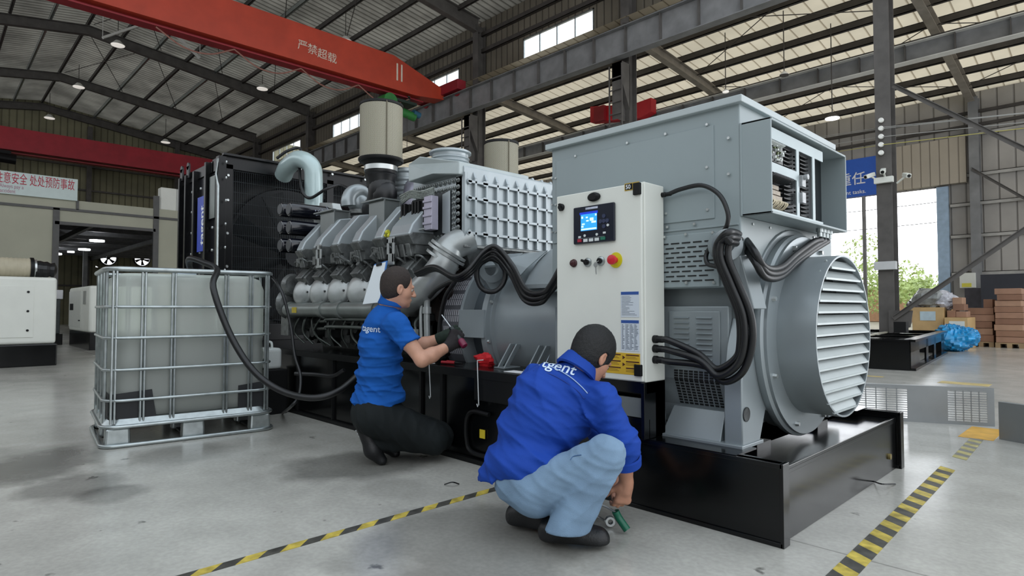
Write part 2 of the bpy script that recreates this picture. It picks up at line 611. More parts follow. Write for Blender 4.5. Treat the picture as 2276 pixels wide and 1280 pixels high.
for x in CX[:6]:
    mb = MB()
    for y0, y1 in ((15.3, 20), (20, 26)):
        for dz in (0, 0.3):
            mb.beam((x, y0, r2(y0) + dz), (x, y1, r2(y1) + dz), 0.22, 0.02)
        mb.prism([(x - 0.008, y0, r2(y0)), (x - 0.008, y1, r2(y1)), (x - 0.008, y1, r2(y1) + 0.3), (x - 0.008, y0, r2(y0) + 0.3)], (0.016, 0, 0))
    struct(mb.build('roof_rafter', mat('steel_rafter_light', '#8b8479', 0.6, var=0.2, scale=3), origin=(x, 20, 8.9)))
for a, b_ in ((15.0, 20), (20, 26.1)):
    mb = MB().quad((-46.2, a, r2(a) + 0.5), (-46.2, b_, r2(b_) + 0.5), (4.8, b_, r2(b_) + 0.5), (4.8, a, r2(a) + 0.5))
    struct(mb.build('ceiling', ROOF2, origin=(0, 0, 0)))
y = 15.9
while y < 26:
    z = r2(y) + 0.4
    mb = MB().box((-46, y - 0.03, z - 0.11), (4, y - 0.01, z + 0.1)).box((-46, y - 0.03, z - 0.11), (4, y + 0.09, z - 0.09)).box((-46, y - 0.03, z + 0.08), (4, y + 0.06, z + 0.1))
    struct(mb.build('roof_purlin', STEEL_P))
    y += 1.16
for x0, y0 in ((-7.2, 17), (-7.2, 22.5), (-0.4, 17), (-0.4, 22.5)):
    for s_ in (-1, 1):
        mb = MB().tube([(x0 - 3.3 * s_, y0 - 2.2, r2(y0 - 2.2) + 0.2), (x0 + 3.3 * s_, y0 + 2.2, r2(y0 + 2.2) + 0.2)], 0.014, 5, smooth=False)
        struct(mb.build('roof_tie_rod', STEEL_P))

# clerestory wall above the runway beam with its windows
WIN = [(-15.35, -12.1), (-22.4, -19.0), (-29.6, -26.1), (-37.3, -33.4)]
Y0 = 15.5
mb = MB()
xs = -46
for a, b_ in sorted(WIN):
    mb.box((xs, Y0, 9.2), (a, Y0 + 0.06, 12.3)); mb.box((a, Y0, 9.2), (b_, Y0 + 0.06, 9.92)); mb.box((a, Y0, 10.78), (b_, Y0 + 0.06, 12.3)); xs = b_
mb.box((xs, Y0, 9.2), (-5.5, Y0 + 0.06, 12.3))
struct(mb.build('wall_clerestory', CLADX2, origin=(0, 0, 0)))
for z in (9.75, 10.95, 11.6):
    mb = MB().box((-46, Y0 - 0.16, z - 0.08), (-5.5, Y0 - 0.14, z + 0.08)).box((-46, Y0 - 0.16, z - 0.08), (-5.5, Y0 - 0.02, z - 0.065))
    struct(mb.build('wall_girt', STEEL_P))
m = bpy.data.materials.new('window_glass'); m.use_nodes = True
n_, l_ = m.node_tree.nodes, m.node_tree.links
tb = n_.new('ShaderNodeBsdfTransparent'); gb = n_.new('ShaderNodeBsdfGlossy'); gb.inputs['Roughness'].default_value = 0.05
ms = n_.new('ShaderNodeMixShader'); ms.inputs[0].default_value = 0.06
l_.new(tb.outputs[0], ms.inputs[1]); l_.new(gb.outputs[0], ms.inputs[2]); l_.new(ms.outputs[0], n_['Material Output'].inputs[0])
GLASS = m
for i, (a, b_) in enumerate(WIN):
    wr = thing('window_%d' % (i + 1), 'louvred clerestory window', 'window', (a, Y0, 9.92)); wr['kind'] = 'structure'
    mb = MB()
    mb.box((a, Y0 - 0.02, 9.92), (b_, Y0 + 0.05, 9.97)).box((a, Y0 - 0.02, 10.73), (b_, Y0 + 0.05, 10.78))
    mb.box((a, Y0 - 0.02, 9.92), (a + 0.05, Y0 + 0.05, 10.78)).box((b_ - 0.05, Y0 - 0.02, 9.92), (b_, Y0 + 0.05, 10.78))
    for k in (1, 2, 3):
        x = a + (b_ - a) * k / 4
        mb.box((x - 0.02, Y0, 9.92), (x + 0.02, Y0 + 0.04, 10.78))
    mb.build('window_frame', GALV, wr)
    MB().box((a + 0.04, Y0 + 0.02, 9.95), (b_ - 0.04, Y0 + 0.025, 10.75)).build('pane', GLASS, wr)

# outer wall with the open doorway
YW = 26.0
mb = MB()
mb.box((-46, YW, 0), (-13.2, YW + 0.08, 8.6)).box((-13.2, YW, 5.3), (-4.62, YW + 0.08, 8.6)).box((-4.62, YW, 0), (5, YW + 0.08, 8.6))
struct(mb.build('wall_right', CLADX, origin=(0, 0, 0)))
mb = MB().box((-4.9, YW - 0.15, 0), (-4.55, YW + 0.1, 5.3))
struct(mb.build('door_1', mat('blue_door_edge', '#9fb6cc', 0.5), origin=(-4.7, YW, 0)))
mb = MB().box((-6.55, YW - 0.3, 5.35), (-4.0, YW - 0.05, 6.95))
struct(mb.build('trim_1', ribbed('cladding_light', '#b2a99a', '#7d7467', 0, 0.28, 0.14, 0.6, dirt=0.1), origin=(0, 0, 0)))
for z in (0.9, 2.2, 3.5, 4.6, 5.6, 7.0):
    mb = MB().box((-4.5, YW - 0.17, z - 0.06), (4.5, YW - 0.15, z + 0.06)).box((-4.5, YW - 0.17, z + 0.04), (4.5, YW - 0.02, z + 0.06))
    struct(mb.build('wall_girt', mat('girt_light', '#a5a39e', 0.5, var=0.15)))
for z in (7.3, 7.75):
    struct(MB().box((-12, YW - 0.2, z - 0.05), (4.5, YW - 0.1, z + 0.05)).build('wall_girt', STEEL_P))
c = isec(MB(), (-3.75, YW - 0.3, 0), (-3.75, YW - 0.3, 8.2), 0.28, 0.34, (0, 1, 0)).build('steel_column', STEEL_L, origin=(-3.75, YW - 0.3, 0)); struct(c)
for p0, p1 in (((-3.809, 25.5, 5.783), (-0.464, 25.5, 2.843)), ((-3.656, 14.95, 0.826), (1.173, 14.95, 4.581)), ((-3.564, 14.95, 5.857), (1.135, 14.95, 1.934))):
    mb = MB(); d_ = Vector((0, 0, 0.05))
    mb.beam(p0, p1, 0.09, 0.012); mb.beam(Vector(p0) - d_, Vector(p1) - d_, 0.012, 0.09)
    struct(mb.build('steel_brace', STEEL))
mb = MB().prism([(-3.75, 14.99, 0.45), (-3.35, 14.99, 0.6), (-3.3, 14.99, 0.95), (-3.75, 14.99, 0.95)], (0, 0.02, 0))
struct(mb.build('brace_gusset', STEEL))
# end wall with far doorway and round fan openings
mb = MB()
FANS = [(8.55, 4.22), (10.45, 4.25)]
fy0, fy1 = 7.9, 11.1
mb.box((-46, -9, 0), (-46.1, 5.2, 13.8)).box((-46, 5.2, 5.6), (-46.1, 5.75, 13.8)).box((-46, 5.75, 0), (-46.1, fy0, 13.8))
mb.box((-46, fy1, 0), (-46.1, 26, 13.8)).box((-46, fy0, 0), (-46.1, fy1, 3.6)).box((-46, fy0, 4.85), (-46.1, fy1, 13.8))
ed = [fy0, 9.5, fy1]
for (cy_, cz_), a, b_ in zip(FANS, ed[:-1], ed[1:]):
    N = 32
    pts = []
    for k in range(N):
        t_ = 2 * PI * (k + 0.5) / N; cc, ss = math.cos(t_), math.sin(t_)
        q = []
        if cc > 1e-6: q.append((b_ - cy_) / cc)
        if cc < -1e-6: q.append((a - cy_) / cc)
        if ss > 1e-6: q.append((4.85 - cz_) / ss)
        if ss < -1e-6: q.append((3.6 - cz_) / ss)
        pts.append((min(q), cc, ss))
    for k in range(N):
        (l0, c0, s0), (l1, c1, s1) = pts[k], pts[(k + 1) % N]
        mb.quad((-46, cy_ + l0 * c0, cz_ + l0 * s0), (-46, cy_ + l1 * c1, cz_ + l1 * s1), (-46, cy_ + .46 * c1, cz_ + .46 * s1), (-46, cy_ + .46 * c0, cz_ + .46 * s0))
struct(mb.build('wall_left', CLADY, origin=(0, 0, 0)))
for y in (7.4, 12.4, 2.2):
    struct(MB().box((-45.9, y - 0.12, 0), (-45.6, y + 0.12, 12.4)).build('steel_column', STEEL))
for z in (2.4, 4.9, 6.6, 8.4, 9.9, 11.2):
    struct(MB().box((-45.98, -8, z - 0.05), (-45.8, 26, z + 0.05)).build('wall_girt', STEEL))
FANM = mat('fan_dark_metal', '#151515', 0.5)
fan = None
for i, (cy_, cz_) in enumerate(FANS):
    lab = 'round wall exhaust fan, the %s of two in the dark far wall' % ('left' if i == 0 else 'right')
    f = thing('exhaust_fan', lab, 'fan', (-45.9, cy_, cz_), 'exhaust fans in the far wall')
    mb = MB().lathe([(0.44, -0.1), (0.44, 0.1), (0.5, 0.1), (0.5, -0.1), (0.44, -0.1)], (-45.92, cy_, cz_), (1, 0, 0), 28, cap=False)
    mb.build('shroud', FANM, f)
    MB().cyl((-46.0, cy_, cz_), (-45.8, cy_, cz_), 0.1, n=14).build('hub', FANM, f)
    for k in range(5):
        t_ = 2 * PI * k / 5 + 0.4 + i * 0.5
        e = []
        for rr, wd_ in ((0.08, 0.05), (0.25, 0.12), (0.42, 0.19)):
            for s_ in (-1, 1):
                a_ = t_ + s_ * wd_ / rr * 0.5 + 0.35 * rr
                e.append(Vector((-45.9 + s_ * 0.03, cy_ + rr * math.cos(a_), cz_ + rr * math.sin(a_))))
        mb = MB(); off = Vector((0.008, 0, 0))
        mb.prism([e[0], e[2], e[4], e[5], e[3], e[1]], off)
        mb.build('blade', FANM, f)

# ---------------------------------------------------------------- partition structure (mezzanine) at the far left
XM = -24.0
DARKT = mat('partition_trim', '#4c4c4b', 0.5, var=0.1)
mb = MB().box((XM, -8, 0), (XM - 0.1, 3.0, 4.14))
mb.box((XM, 3.0, 3.76), (XM - 0.1, 5.85, 4.14)).box((XM, 5.85, 0), (XM - 0.1, 10, 4.14)).box((XM, -8, 4.2), (XM - 0.1, 10, 4.5))
struct(mb.build('wall_partition', BEIGE, origin=(0, 0, 0)))
k = 1
for a, b_ in (((-8, 4.14), (10, 4.22)), ((3.0, 3.68), (5.85, 3.78)), ((2.95, 0), (3.12, 4.2)), ((5.78, 0), (5.95, 4.95)), ((-8, 2.28), (2.95, 2.36)), ((3.55, 4.2), (3.62, 4.5))):
    k += 1
    struct(MB().box((XM + 0.05, a[0], a[1]), (XM - 0.06, b_[0], b_[1])).build('trim_%d' % k, DARKT))
struct(MB().box((XM - 0.1, -8, 4.42), (-45.9, 11, 4.5)).build('ceiling', mat('partition_ceiling', '#6b6b66', 0.6, var=0.15, scale=2), origin=(0, 0, 0)))
for i in range(12):
    x = XM - 0.9 - i * 1.8
    struct(MB().box((x, -8, 4.2), (x - 0.12, 11, 4.42)).build('ceiling_joist', mat('joist_grey', '#77777a', 0.5, var=0.2)))
for y in (4.4, 7.6):
    struct(MB().box((XM - 0.5, y, 4.0), (-45.9, y + 0.14, 4.2)).build('ceiling_joist', STEEL_L))
for i, (x, y, ww) in enumerate(((-31, 5.35, 0.55), (-36, 5.7, 0.5), (-38, 5.45, 0.3), (-40, 4.9, 0.9))):
    o = MB().cyl((x, y, 3.92), (x, y, 3.85), ww * 0.5, n=16).build('ceiling_lamp', GLOW)
    tag(o, 'lit ceiling lamp in the dark room beyond the partition, %s' % ('nearest and largest of the row', 'second in the row', 'third in the row, small', 'far left above the bright doorway')[i], 'lamp', 'lit lamps beyond the partition')
struct(MB().box((-40, 6.3, 0), (-40.2, 6.5, 4.2)).build('steel_column', STEEL_L))
def onp(px, py, ax, v):
    d = FW * FPX + RT * (px - 1138.0) - UPV * (py - 640.0)
    return EYE + d * ((v - EYE[ax]) / d[ax])


def PX(px, py, v): return onp(px, py, 0, v)
def PY(px, py, v): return onp(px, py, 1, v)
def PZ(px, py, v=0.0): return onp(px, py, 2, v)


ALT = mat('machine_grey_paint', '#8f979a', 0.36, var=0.06, scale=3, metal=0.35, rvar=0.05)
ALTB = mat('canopy_grey_paint', '#8c9799', 0.42, var=0.04, scale=2)
SILV = mat('engine_silver_paint', '#a3a7a6', 0.36, metal=0.5, var=0.12, scale=9, bump=0.08, bscale=30)
SILVD = mat('engine_cast_metal', '#6d706f', 0.42, metal=0.6, var=0.35, scale=16, bump=0.3, bscale=40)
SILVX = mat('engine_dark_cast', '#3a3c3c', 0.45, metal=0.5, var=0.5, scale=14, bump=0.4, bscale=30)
COOL = mat('cooler_light_grey', '#a3abae', 0.34, metal=0.35, var=0.07, scale=5)
BOLTM = mat('bolt_zinc', '#c5c9c8', 0.3, metal=0.8, var=0)
DARK = mat('dark_recess', '#08090a', 0.7, var=0)

# ---------------------------------------------------------------- hazard tape on the floor
YEL = mat('tape_yellow', '#b8a448', 0.5, var=0.45, scale=16)
TBK = mat('tape_black', '#45443f', 0.5, var=0.5, scale=16)


def tape(name, label, x0, y0, x1, y1, wd, step, m1=None, m2=None):
    p0, p1 = Vector((x0, y0, 0)), Vector((x1, y1, 0))
    d = (p1 - p0); L = d.length; d.normalize(); s = Vector((d.y, -d.x, 0))
    t = thing(name, label, 'floor tape', (x0, y0, 0))
    for nm, m_, ph in (('yellow_stripe', m1 or YEL, 0), ('black_stripe', m2 or TBK, 1)):
        mb = MB()
        k = ph
        while k * step < L:
            a, b = k * step, min(L, (k + 1) * step)
            sk = step * 0.7
            q = [p0 + d * (a + sk) - s * wd / 2, p0 + d * (b + sk) - s * wd / 2, p0 + d * b + s * wd / 2, p0 + d * a + s * wd / 2]
            q = [v + Vector((0, 0, 0.0005)) for v in q]
            mb.prism(q, (0, 0, 0.0012))
            k += 2
        mb.build(nm, m_, t)
    return t


tape('hazard_tape', 'yellow and black striped tape on the concrete, lower left, running under the crouching worker', -2.5, 0.55, -2.5, 2.52, 0.055, 0.088)
tape('hazard_tape', 'worn yellow and black striped tape on the glossy floor right of the generator base', -0.79, 2.3, -0.85, 4.6, 0.085, 0.085)
tape('hazard_tape', 'faded far stretch of striped tape ending at the orange patch by the grille panel', -0.85, 4.95, -0.88, 5.8, 0.085, 0.085, mat('tape_yellow_worn', '#a9a06a', 0.5, var=0.3, scale=14), mat('tape_grey_worn', '#77766f', 0.5, var=0.2, scale=14))
o = MB().box((-1.0, 5.82, 0.0005), (-0.78, 6.4, 0.002)).build('orange_tape_patch', mat('tape_orange', '#c99a3c', 0.5, var=0.2, scale=9)); tag(o, 'orange tape patch on the floor at the foot of the perforated panel', 'floor tape')
for (a, b, c_, d_), lb in (((-3.4, 10.0, -2.6, 10.12), 'short orange floor line in front of the black base frame'), ((-3.6, 8.6, -2.4, 8.72), 'long orange floor line nearer than the black base frame'), ((-1.9, 9.8, -1.35, 10.1), 'orange floor patch right of the black base frame')):
    o = MB().box((a, b, 0.0005), (c_, d_, 0.002)).build('floor_line', mat('line_orange_faded', '#b9a56a', 0.5, var=0.3, scale=5)); tag(o, lb, 'floor tape')

# ---------------------------------------------------------------- skid base with fuel tank
YB0, YB1 = 2.6, 4.45
base = thing('skid_base', 'long black steel base frame with fuel tank carrying the whole generator', 'base', (-5, 3.5, 0))
MB().box((-9.2, YB0, 0.01), (-2.32, YB1, 0.6)).build('fuel_tank', BLACK, base, bevel=0.006)
for nm, a, b in (('side_beam', YB0 - 0.01, YB0 + 0.055), ('side_beam', YB1 - 0.055, YB1 + 0.01)):
    mb = MB()
    yy = a if a < 3 else b
    zt = 0.348
    mb.box((-2.32, a, zt - 0.02), (-1.05, b, zt)).box((-2.32, a, 0), (-1.05, b, 0.02))
    mid = (a + b) / 2
    mb.box((-2.32, a + 0.008, 0.0), (-1.06, b - 0.02, zt))
    mb.box((-1.06, a, 0), (-1.045, b, zt))
    mb.build(nm, BLACK, base, bevel=0.002)
mb = MB().box((-1.085, YB0 + 0.055, 0.0), (-1.075, YB1 - 0.055, 0.3))
mb.box((-1.36, YB0 + 0.055, 0.285), (-1.07, YB1 - 0.055, 0.305)).box((-1.36, YB0 + 0.055, 0.0), (-1.345, YB1 - 0.055, 0.3))
mb.box((-1.085, YB0 + 0.055, 0.3), (-1.07, YB1 - 0.055, 0.318))
mb.build('end_beam', BLACK, base, bevel=0.002)
MB().box((-2.32, YB0 + 0.05, 0.02), (-1.36, YB1 - 0.05, 0.06)).build('pan', BLACK, base)
for y in (3.0, 3.8):
    MB().box((-2.32, y - 0.08, 0.2), (-1.3, y + 0.08, 0.34)).build('mounting_rail', BLACK, base)
MB().box((-2.34, YB0 - 0.004, 0.345), (-1.25, YB0 + 0.2, 0.352)).build('side_ledge', BLACK, base)
MB().box((-2.32, YB1 - 0.2, 0.345), (-1.25, YB1 + 0.004, 0.352)).build('side_ledge', BLACK, base)
MB().lathe([(0.018, 0), (0.018, 0.012), (0.01, 0.014)], (-1.075, 4.24, 0.1), (1, 0, 0), 12).build('drain_plug', mat('brass', '#9a8a5a', 0.35, metal=0.8, var=0.1), base)
# tank side: seams, ribs, lifting recess
mb = MB()
for x in (-2.6, -2.62, -3.35, -3.6, -4.2, -4.9, -5.6, -6.4, -7.2, -8.1, -9.0):
    mb.box((x - 0.012, YB0 - 0.02, 0.02), (x + 0.012, YB0, 0.58))
mb.box((-9.2, YB0 - 0.03, 0.55), (-2.32, YB0, 0.6)).box((-9.2, YB0 - 0.03, 0), (-2.32, YB0, 0.03))
mb.build('side_rib', BLACKM, base)
mb = MB()
mb.tube([(-2.86, YB0 - 0.02, 0.33), (-3.02, YB0 - 0.02, 0.33), (-3.08, YB0 - 0.02, 0.27), (-3.08, YB0 - 0.02, 0.14), (-3.02, YB0 - 0.02, 0.07), (-2.75, YB0 - 0.02, 0.07)], 0.014, 6)
mb.build('recess_rim', BLACKM, base)
MB().box((-2.96, YB0 - 0.012, 0.17), (-2.91, YB0 - 0.008, 0.225)).build('warning_sticker', mat('sticker_yellow', '#cdb62c', 0.5, var=0.05), base)
MB().box((-3.0, YB0 - 0.025, 0.41), (-2.36, YB0 - 0.003, 0.57)).build('inspection_plate', BLACKM, base, bevel=0.004)
for px_, y0_, y1_ in ((956, 815, 882), (1063, 808, 900)):
    a, b = PY(px_ - 2, y0_, YB0 - 0.05), PY(px_ + 1, y1_, YB0 - 0.05)
    mb = MB().tube([a + Vector((0, 0.05, 0.02)), a + Vector((0, 0, 0.02)), a, b, b + Vector((-0.010, 0, -0.012)), b + Vector((-0.018, 0, 0.005))], 0.0032, 6, smooth=False)
    o = mb.build('hanging_hook_rod', mat('white_wire', '#cfd2d2', 0.4, var=0))
    tag(o, 'thin pale hook rod hanging down the black base %s' % ('just right of the kneeling worker' if px_ < 1000 else 'under the red rag'), 'hook')
o = MB().box((-2.78, 2.63, 0.602), (-2.62, 2.72, 0.605)).build('paper_slip', mat('paper', '#e8e9ea', 0.7, var=0)); tag(o, 'small white paper slip lying on the black tank top', 'paper')

# ---------------------------------------------------------------- alternator
YC, ZC = 3.40, 0.86
alt = thing('alternator', 'big grey alternator with square canopy, open terminal box and round louvred outlet', 'generator', (-1.9, YC, 0.345))
# canopy
mb = MB().box((-2.5, 2.775, 1.1), (-1.3, 4.0, 1.985))
cn = mb.build('canopy', ALTB, alt, bevel=0.006)
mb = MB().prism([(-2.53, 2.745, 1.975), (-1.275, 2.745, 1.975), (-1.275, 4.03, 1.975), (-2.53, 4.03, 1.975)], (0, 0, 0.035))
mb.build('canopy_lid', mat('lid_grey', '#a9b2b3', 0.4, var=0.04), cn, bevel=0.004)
mb = MB()   # raised access panels
mb.box((-2.46, 2.768, 1.44), (-1.43, 2.776, 1.9)).box((-2.49, 2.768, 1.395), (-1.31, 2.776, 1.405))
mb.build('access_panel', ALTB, cn, bevel=0.002)
mb = MB()
for px_, py_ in ((1280, 347), (1395, 318), (1480, 298), (1572, 277), (1572, 372), (1573, 466), (1620, 307), (1620, 387), (1481, 475), (1620, 232), (1484, 505), (1544, 498)):
    p = PY(px_, py_, 2.768); mb.bolt(p, (0, -1, 0), 0.009, 0.008)
for px_ in (1228, 1236):
    for py_ in (396, 455, 516):
        mb.bolt(PY(px_, py_, 2.768), (0, -1, 0), 0.008, 0.007)
for y in (2.9, 3.1, 3.3, 3.5, 3.7, 3.9):
    mb.bolt((-1.3, y, 1.41), (1, 0, 0), 0.008, 0.006)
for p in ((1478, 527), (1525, 521), (1585, 517), (1526, 628), (1587, 628)):
    mb.bolt(PY(p[0], p[1], 2.752), (0, -1, 0), 0.009, 0.008)
mb.build('panel_screw', BOLTM, cn)
mb = MB().box((-2.4, 2.758, 1.105), (-1.405, 2.775, 1.375))
vp = mb.build('vent_panel', ALTB, alt, bevel=0.004)
mb = MB()
for r_ in range(9):
    z = 1.33 - r_ * 0.024
    for k in range(14):
        x = -1.452 - k * 0.062 - (0.031 if r_ % 2 else 0)
        mb.box((x - 0.024, 2.754, z - 0.003), (x + 0.002 + 0.02, 2.759, z + 0.003))
mb.build('slot', DARK, vp)
# lower body
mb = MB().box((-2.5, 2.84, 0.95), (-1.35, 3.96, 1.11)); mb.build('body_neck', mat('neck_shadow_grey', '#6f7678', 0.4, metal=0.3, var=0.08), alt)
mb = MB()
prof = [(2.80, 1.01), (2.80, 0.64), (2.86, 0.50), (2.86, 0.4), (3.94, 0.4), (3.94, 0.5), (4.0, 0.64), (4.0, 1.01)]
mb.prism([(-2.5, y, z) for y, z in prof], (1.12, 0, 0))
mb.build('stator_body', ALT, alt, bevel=0.005)
mb = MB()
mb.box((-1.70, 2.79, 0.70), (-1.42, 2.80, 0.985))
lp = mb.build('louvre_panel', ALT, alt, bevel=0.003)
mb = MB()
for cx_ in (-1.625, -1.5):
    for k in range(9):
        z = 0.95 - k * 0.026
        mb.prism([(cx_ - 0.042, 2.79, z + 0.008), (cx_ - 0.042, 2.778, z), (cx_ - 0.042, 2.79, z - 0.001)], (0.084, 0, 0))
mb.build('louvre', ALT, lp)
mb = MB()
for (xa, xb, ztop, zbot) in ((-1.68, -1.43, 0.69, 0.64),):
    for r_ in range(4):
        for k in range(9):
            x = -1.675 + k * 0.028
            mb.box((x, 2.796, 0.685 - r_ * 0.013 - 0.009), (x + 0.02, 2.801, 0.685 - r_ * 0.013))
for r_ in range(9):
    t = (r_ + 0.3) / 9.5
    y, z = 2.80 + 0.06 * t, 0.64 - 0.14 * t
    for k in range(9):
        x = -1.675 + k * 0.028
        mb.quad((x, y - 0.002, z), (x + 0.021, y - 0.002, z), (x + 0.021, y + 0.0025, z - 0.010), (x, y + 0.0025, z - 0.010))
mb.build('grille_opening', DARK, alt)
# foot box and feet
mb = MB()
mb.prism([(-1.72, 2.74, 0.35), (-1.40, 2.74, 0.35), (-1.40, 2.80, 0.50), (-1.68, 2.80, 0.50)], (0, 0.12, 0))
mb.box((-2.45, 2.72, 0.347), (-1.28, 2.95, 0.365))
mb.build('foot_plate', ALT, alt, bevel=0.003)
MB().cyl((-1.75, 2.83, 0.365), (-1.75, 2.83, 0.41), 0.02, n=10).cyl((-1.56, 2.77, 0.365), (-1.56, 2.77, 0.38), 0.016, n=6).build('foot_bolt', BLACKM, alt)
mb = MB().prism([(-1.72, 2.77, 0.36), (-1.735, 2.77, 0.50), (-1.77, 2.8, 0.65), (-1.79, 2.8, 0.36)], (0, 0.03, 0))
mb.build('gusset', ALT, alt)
# end frame plate with legs
mb = MB()
o_ = []
for a in range(-60, 241, 10):
    o_.append((YC + 0.56 * math.cos(R(a)), ZC + 0.56 * math.sin(R(a))))
leg_l = [(YC - 0.40, 0.50), (YC - 0.47, 0.352), (YC - 0.655, 0.352), (YC - 0.655, 0.66), (YC - 0.62, 0.82)]
leg_r = [(YC + 0.62, 0.82), (YC + 0.655, 0.66), (YC + 0.655, 0.352), (YC + 0.47, 0.352), (YC + 0.40, 0.50)]
arc = [(YC + 0.565 * math.cos(R(a)), ZC + 0.565 * math.sin(R(a))) for a in range(10, 171, 8)]
low = [(YC + 0.5 * math.cos(R(a)), ZC + 0.5 * math.sin(R(a))) for a in range(232, 309, 9)]
outl = leg_r[::-1] + arc + leg_l[::-1] + low
mb.prism([(-1.38, y, z) for y, z in outl], (0.09, 0, 0))
ef = mb.build('end_frame', ALT, alt, smooth=35, bevel=0.006)
hp = PX(1659, 921, -1.288)
MB().lathe([(0.03, 0), (0.034, 0.003), (0.034, 0.0), (0.03, 0.0)], hp, (1, 0, 0), 24, cap=False).cyl(hp, hp + Vector((0.002, 0, 0)), 0.031, n=24).build('lifting_hole', SILVX, ef)
mb = MB()
mb.lathe([(0.40, 0), (0.53, 0), (0.535, 0.01), (0.535, 0.035), (0.52, 0.045), (0.52, 0.06), (0.505, 0.062), (0.42, 0.062)], (-1.29, YC, ZC), (1, 0, 0), 72)
mb.build('end_flange', ALT, alt, smooth=30)
mb = MB()
for a in range(8):
    t = R(22.5 + 45 * a)
    for rr, s_ in ((0.485, 0.014),):
        mb.bolt((-1.228, YC + rr * math.cos(t), ZC + rr * math.sin(t)), (1, 0, 0), s_, 0.018)
mb.build('flange_bolt', BOLTM, alt)
mb = MB().lathe([(0.412, 0), (0.412, 0.19), (0.403, 0.19), (0.403, 0.02), (0.0, 0.02)], (-1.235, YC, ZC), (1, 0, 0), 72, cap=False)
cw = mb.build('outlet_cowl', ALT, alt, smooth=30)
mb = MB()
n_l = 14
for k in range(n_l):
    z = ZC - 0.385 + (k + 0.5) * 0.77 / n_l
    for zz, th in ((z, 1),):
        hw = math.sqrt(max(0.0, 0.402 ** 2 - (zz - ZC) ** 2)) - 0.004
        if hw < 0.05: continue
        mb.prism([(-1.075, YC - hw, z + 0.024), (-1.05, YC - hw, z - 0.012), (-1.046, YC - hw, z - 0.012), (-1.046, YC - hw, z - 0.022), (-1.052, YC - hw, z - 0.022), (-1.08, YC - hw, z + 0.018)], (0, 2 * hw, 0))
mb.build('louvre_slat', mat('slat_grey', '#a9b1b1', 0.38, metal=0.3, var=0.05), cw)
MB().cyl((-1.2, YC, ZC), (-1.19, YC, ZC), 0.4, n=40).build('backing', SILVX, cw)
# terminal box, open at the end
bx0, bx1, by0, by1, bz0, bz1 = -1.3, -1.152, 2.775, 3.81, 1.435, 1.88
mb = MB()
t_ = 0.012
mb.box((bx0, by0, bz0), (bx1, by0 + t_, bz1)).box((bx0, by1 - t_, bz0), (bx1, by1, bz1)).box((bx0, by0, bz1 - t_), (bx1, by1, bz1)).box((bx0, by0, bz0), (bx1, by1, bz0 + t_))
mb.box((bx0, by0 - 0.004, bz0), (bx0 + 0.01, by1, bz1))
tb = mb.build('terminal_box', ALTB, alt, bevel=0.003)
mb = MB()
zi0, zi1 = bz0 + 0.03, bz1 - 0.085
X_ = bx1 - 0.03
mb.box((X_, by0 + 0.012, zi1), (X_ + 0.006, by0 + 0.73, bz1 - 0.03))
mb.box((X_, by0 + 0.012, bz0 + 0.012), (X_ + 0.006, by0 + 0.72, zi0))
mb.box((X_, by0 + 0.012, 1.64), (X_ + 0.006, by0 + 0.36, 1.685))
mb.box((X_, by0 + 0.36, zi0), (X_ + 0.006, by0 + 0.395, zi1))
mb.box((X_, by0 + 0.575, zi0), (X_ + 0.006, by0 + 0.61, zi1))
mb.build('terminal_rack', mat('rack_grey', '#9aa6a8', 0.4, metal=0.2, var=0.05), tb)
mb = MB().box((bx0 + 0.01, by0 + 0.012, bz0 + 0.012), (bx0 + 0.014, by1 - 0.012, bz1 - 0.012))
mb.build('backing', mat('box_inside', '#20262a', 0.6, var=0.1), tb)
bi = bx0 + 0.055
mb = MB()
for k in range(16):
    z = zi0 + 0.012 + k * 0.0205
    mb.box((bi + 0.014, by0 + 0.25, z), (bi + 0.05, by0 + 0.355, z + 0.006))
    mb.box((bi + 0.014, by0 + 0.46, z), (bi + 0.05, by0 + 0.57, z + 0.006))
mb.build('slotted_trunking', BLACKM, tb)
mb = MB().box((bi + 0.03, by0 + 0.02, 1.70), (bi + 0.05, by0 + 0.24, zi1 - 0.005))
pc = mb.build('control_board', mat('board_black', '#17191a', 0.4, var=0.2), tb)
rnd = random.Random(3)
mb = MB()
for k in range(70):
    y, z = by0 + 0.03 + rnd.random() * 0.2, 1.705 + rnd.random() * 0.085
    if 0.3 < (y - by0) / 0.24 < 0.75 and 1.72 < z < 1.77 and rnd.random() < 0.75: continue
    h_ = 0.004 + rnd.random() * 0.008
    mb.box((bi + 0.05, y, z), (bi + 0.055 + rnd.random() * 0.012, y + 0.004 + rnd.random() * 0.008, z + h_))
for k in range(16):
    y = by0 + 0.04 + k * 0.011
    mb.tube([(bi + 0.055, y, 1.775), (bi + 0.075, y + 0.004, 1.785), (bi + 0.06, y + 0.012, 1.792)], 0.0022, 4)
mb.build('white_component', mat('component_white', '#cfd3d0', 0.5, var=0.1), pc)
mb = MB()
for k in range(12):
    y = by0 + 0.03 + rnd.random() * 0.18
    z = 1.715 + rnd.random() * 0.06
    mb.box((bi + 0.05, y, z), (bi + 0.056, y + 0.012, z + 0.008))
mb.build('green_component', mat('component_green', '#5c6b3a', 0.5, var=0.3), pc)
mb = MB()
for k in range(3):
    mb.box((bi + 0.02, by0 + 0.02, 1.515 + k * 0.028), (bi + 0.06 - k * 0.008, by0 + 0.2, 1.535 + k * 0.028))
tm = mb.build('terminal_strip', mat('terminal_tan', '#9d8f7c', 0.5, var=0.25, scale=60), tb)
mb = MB()
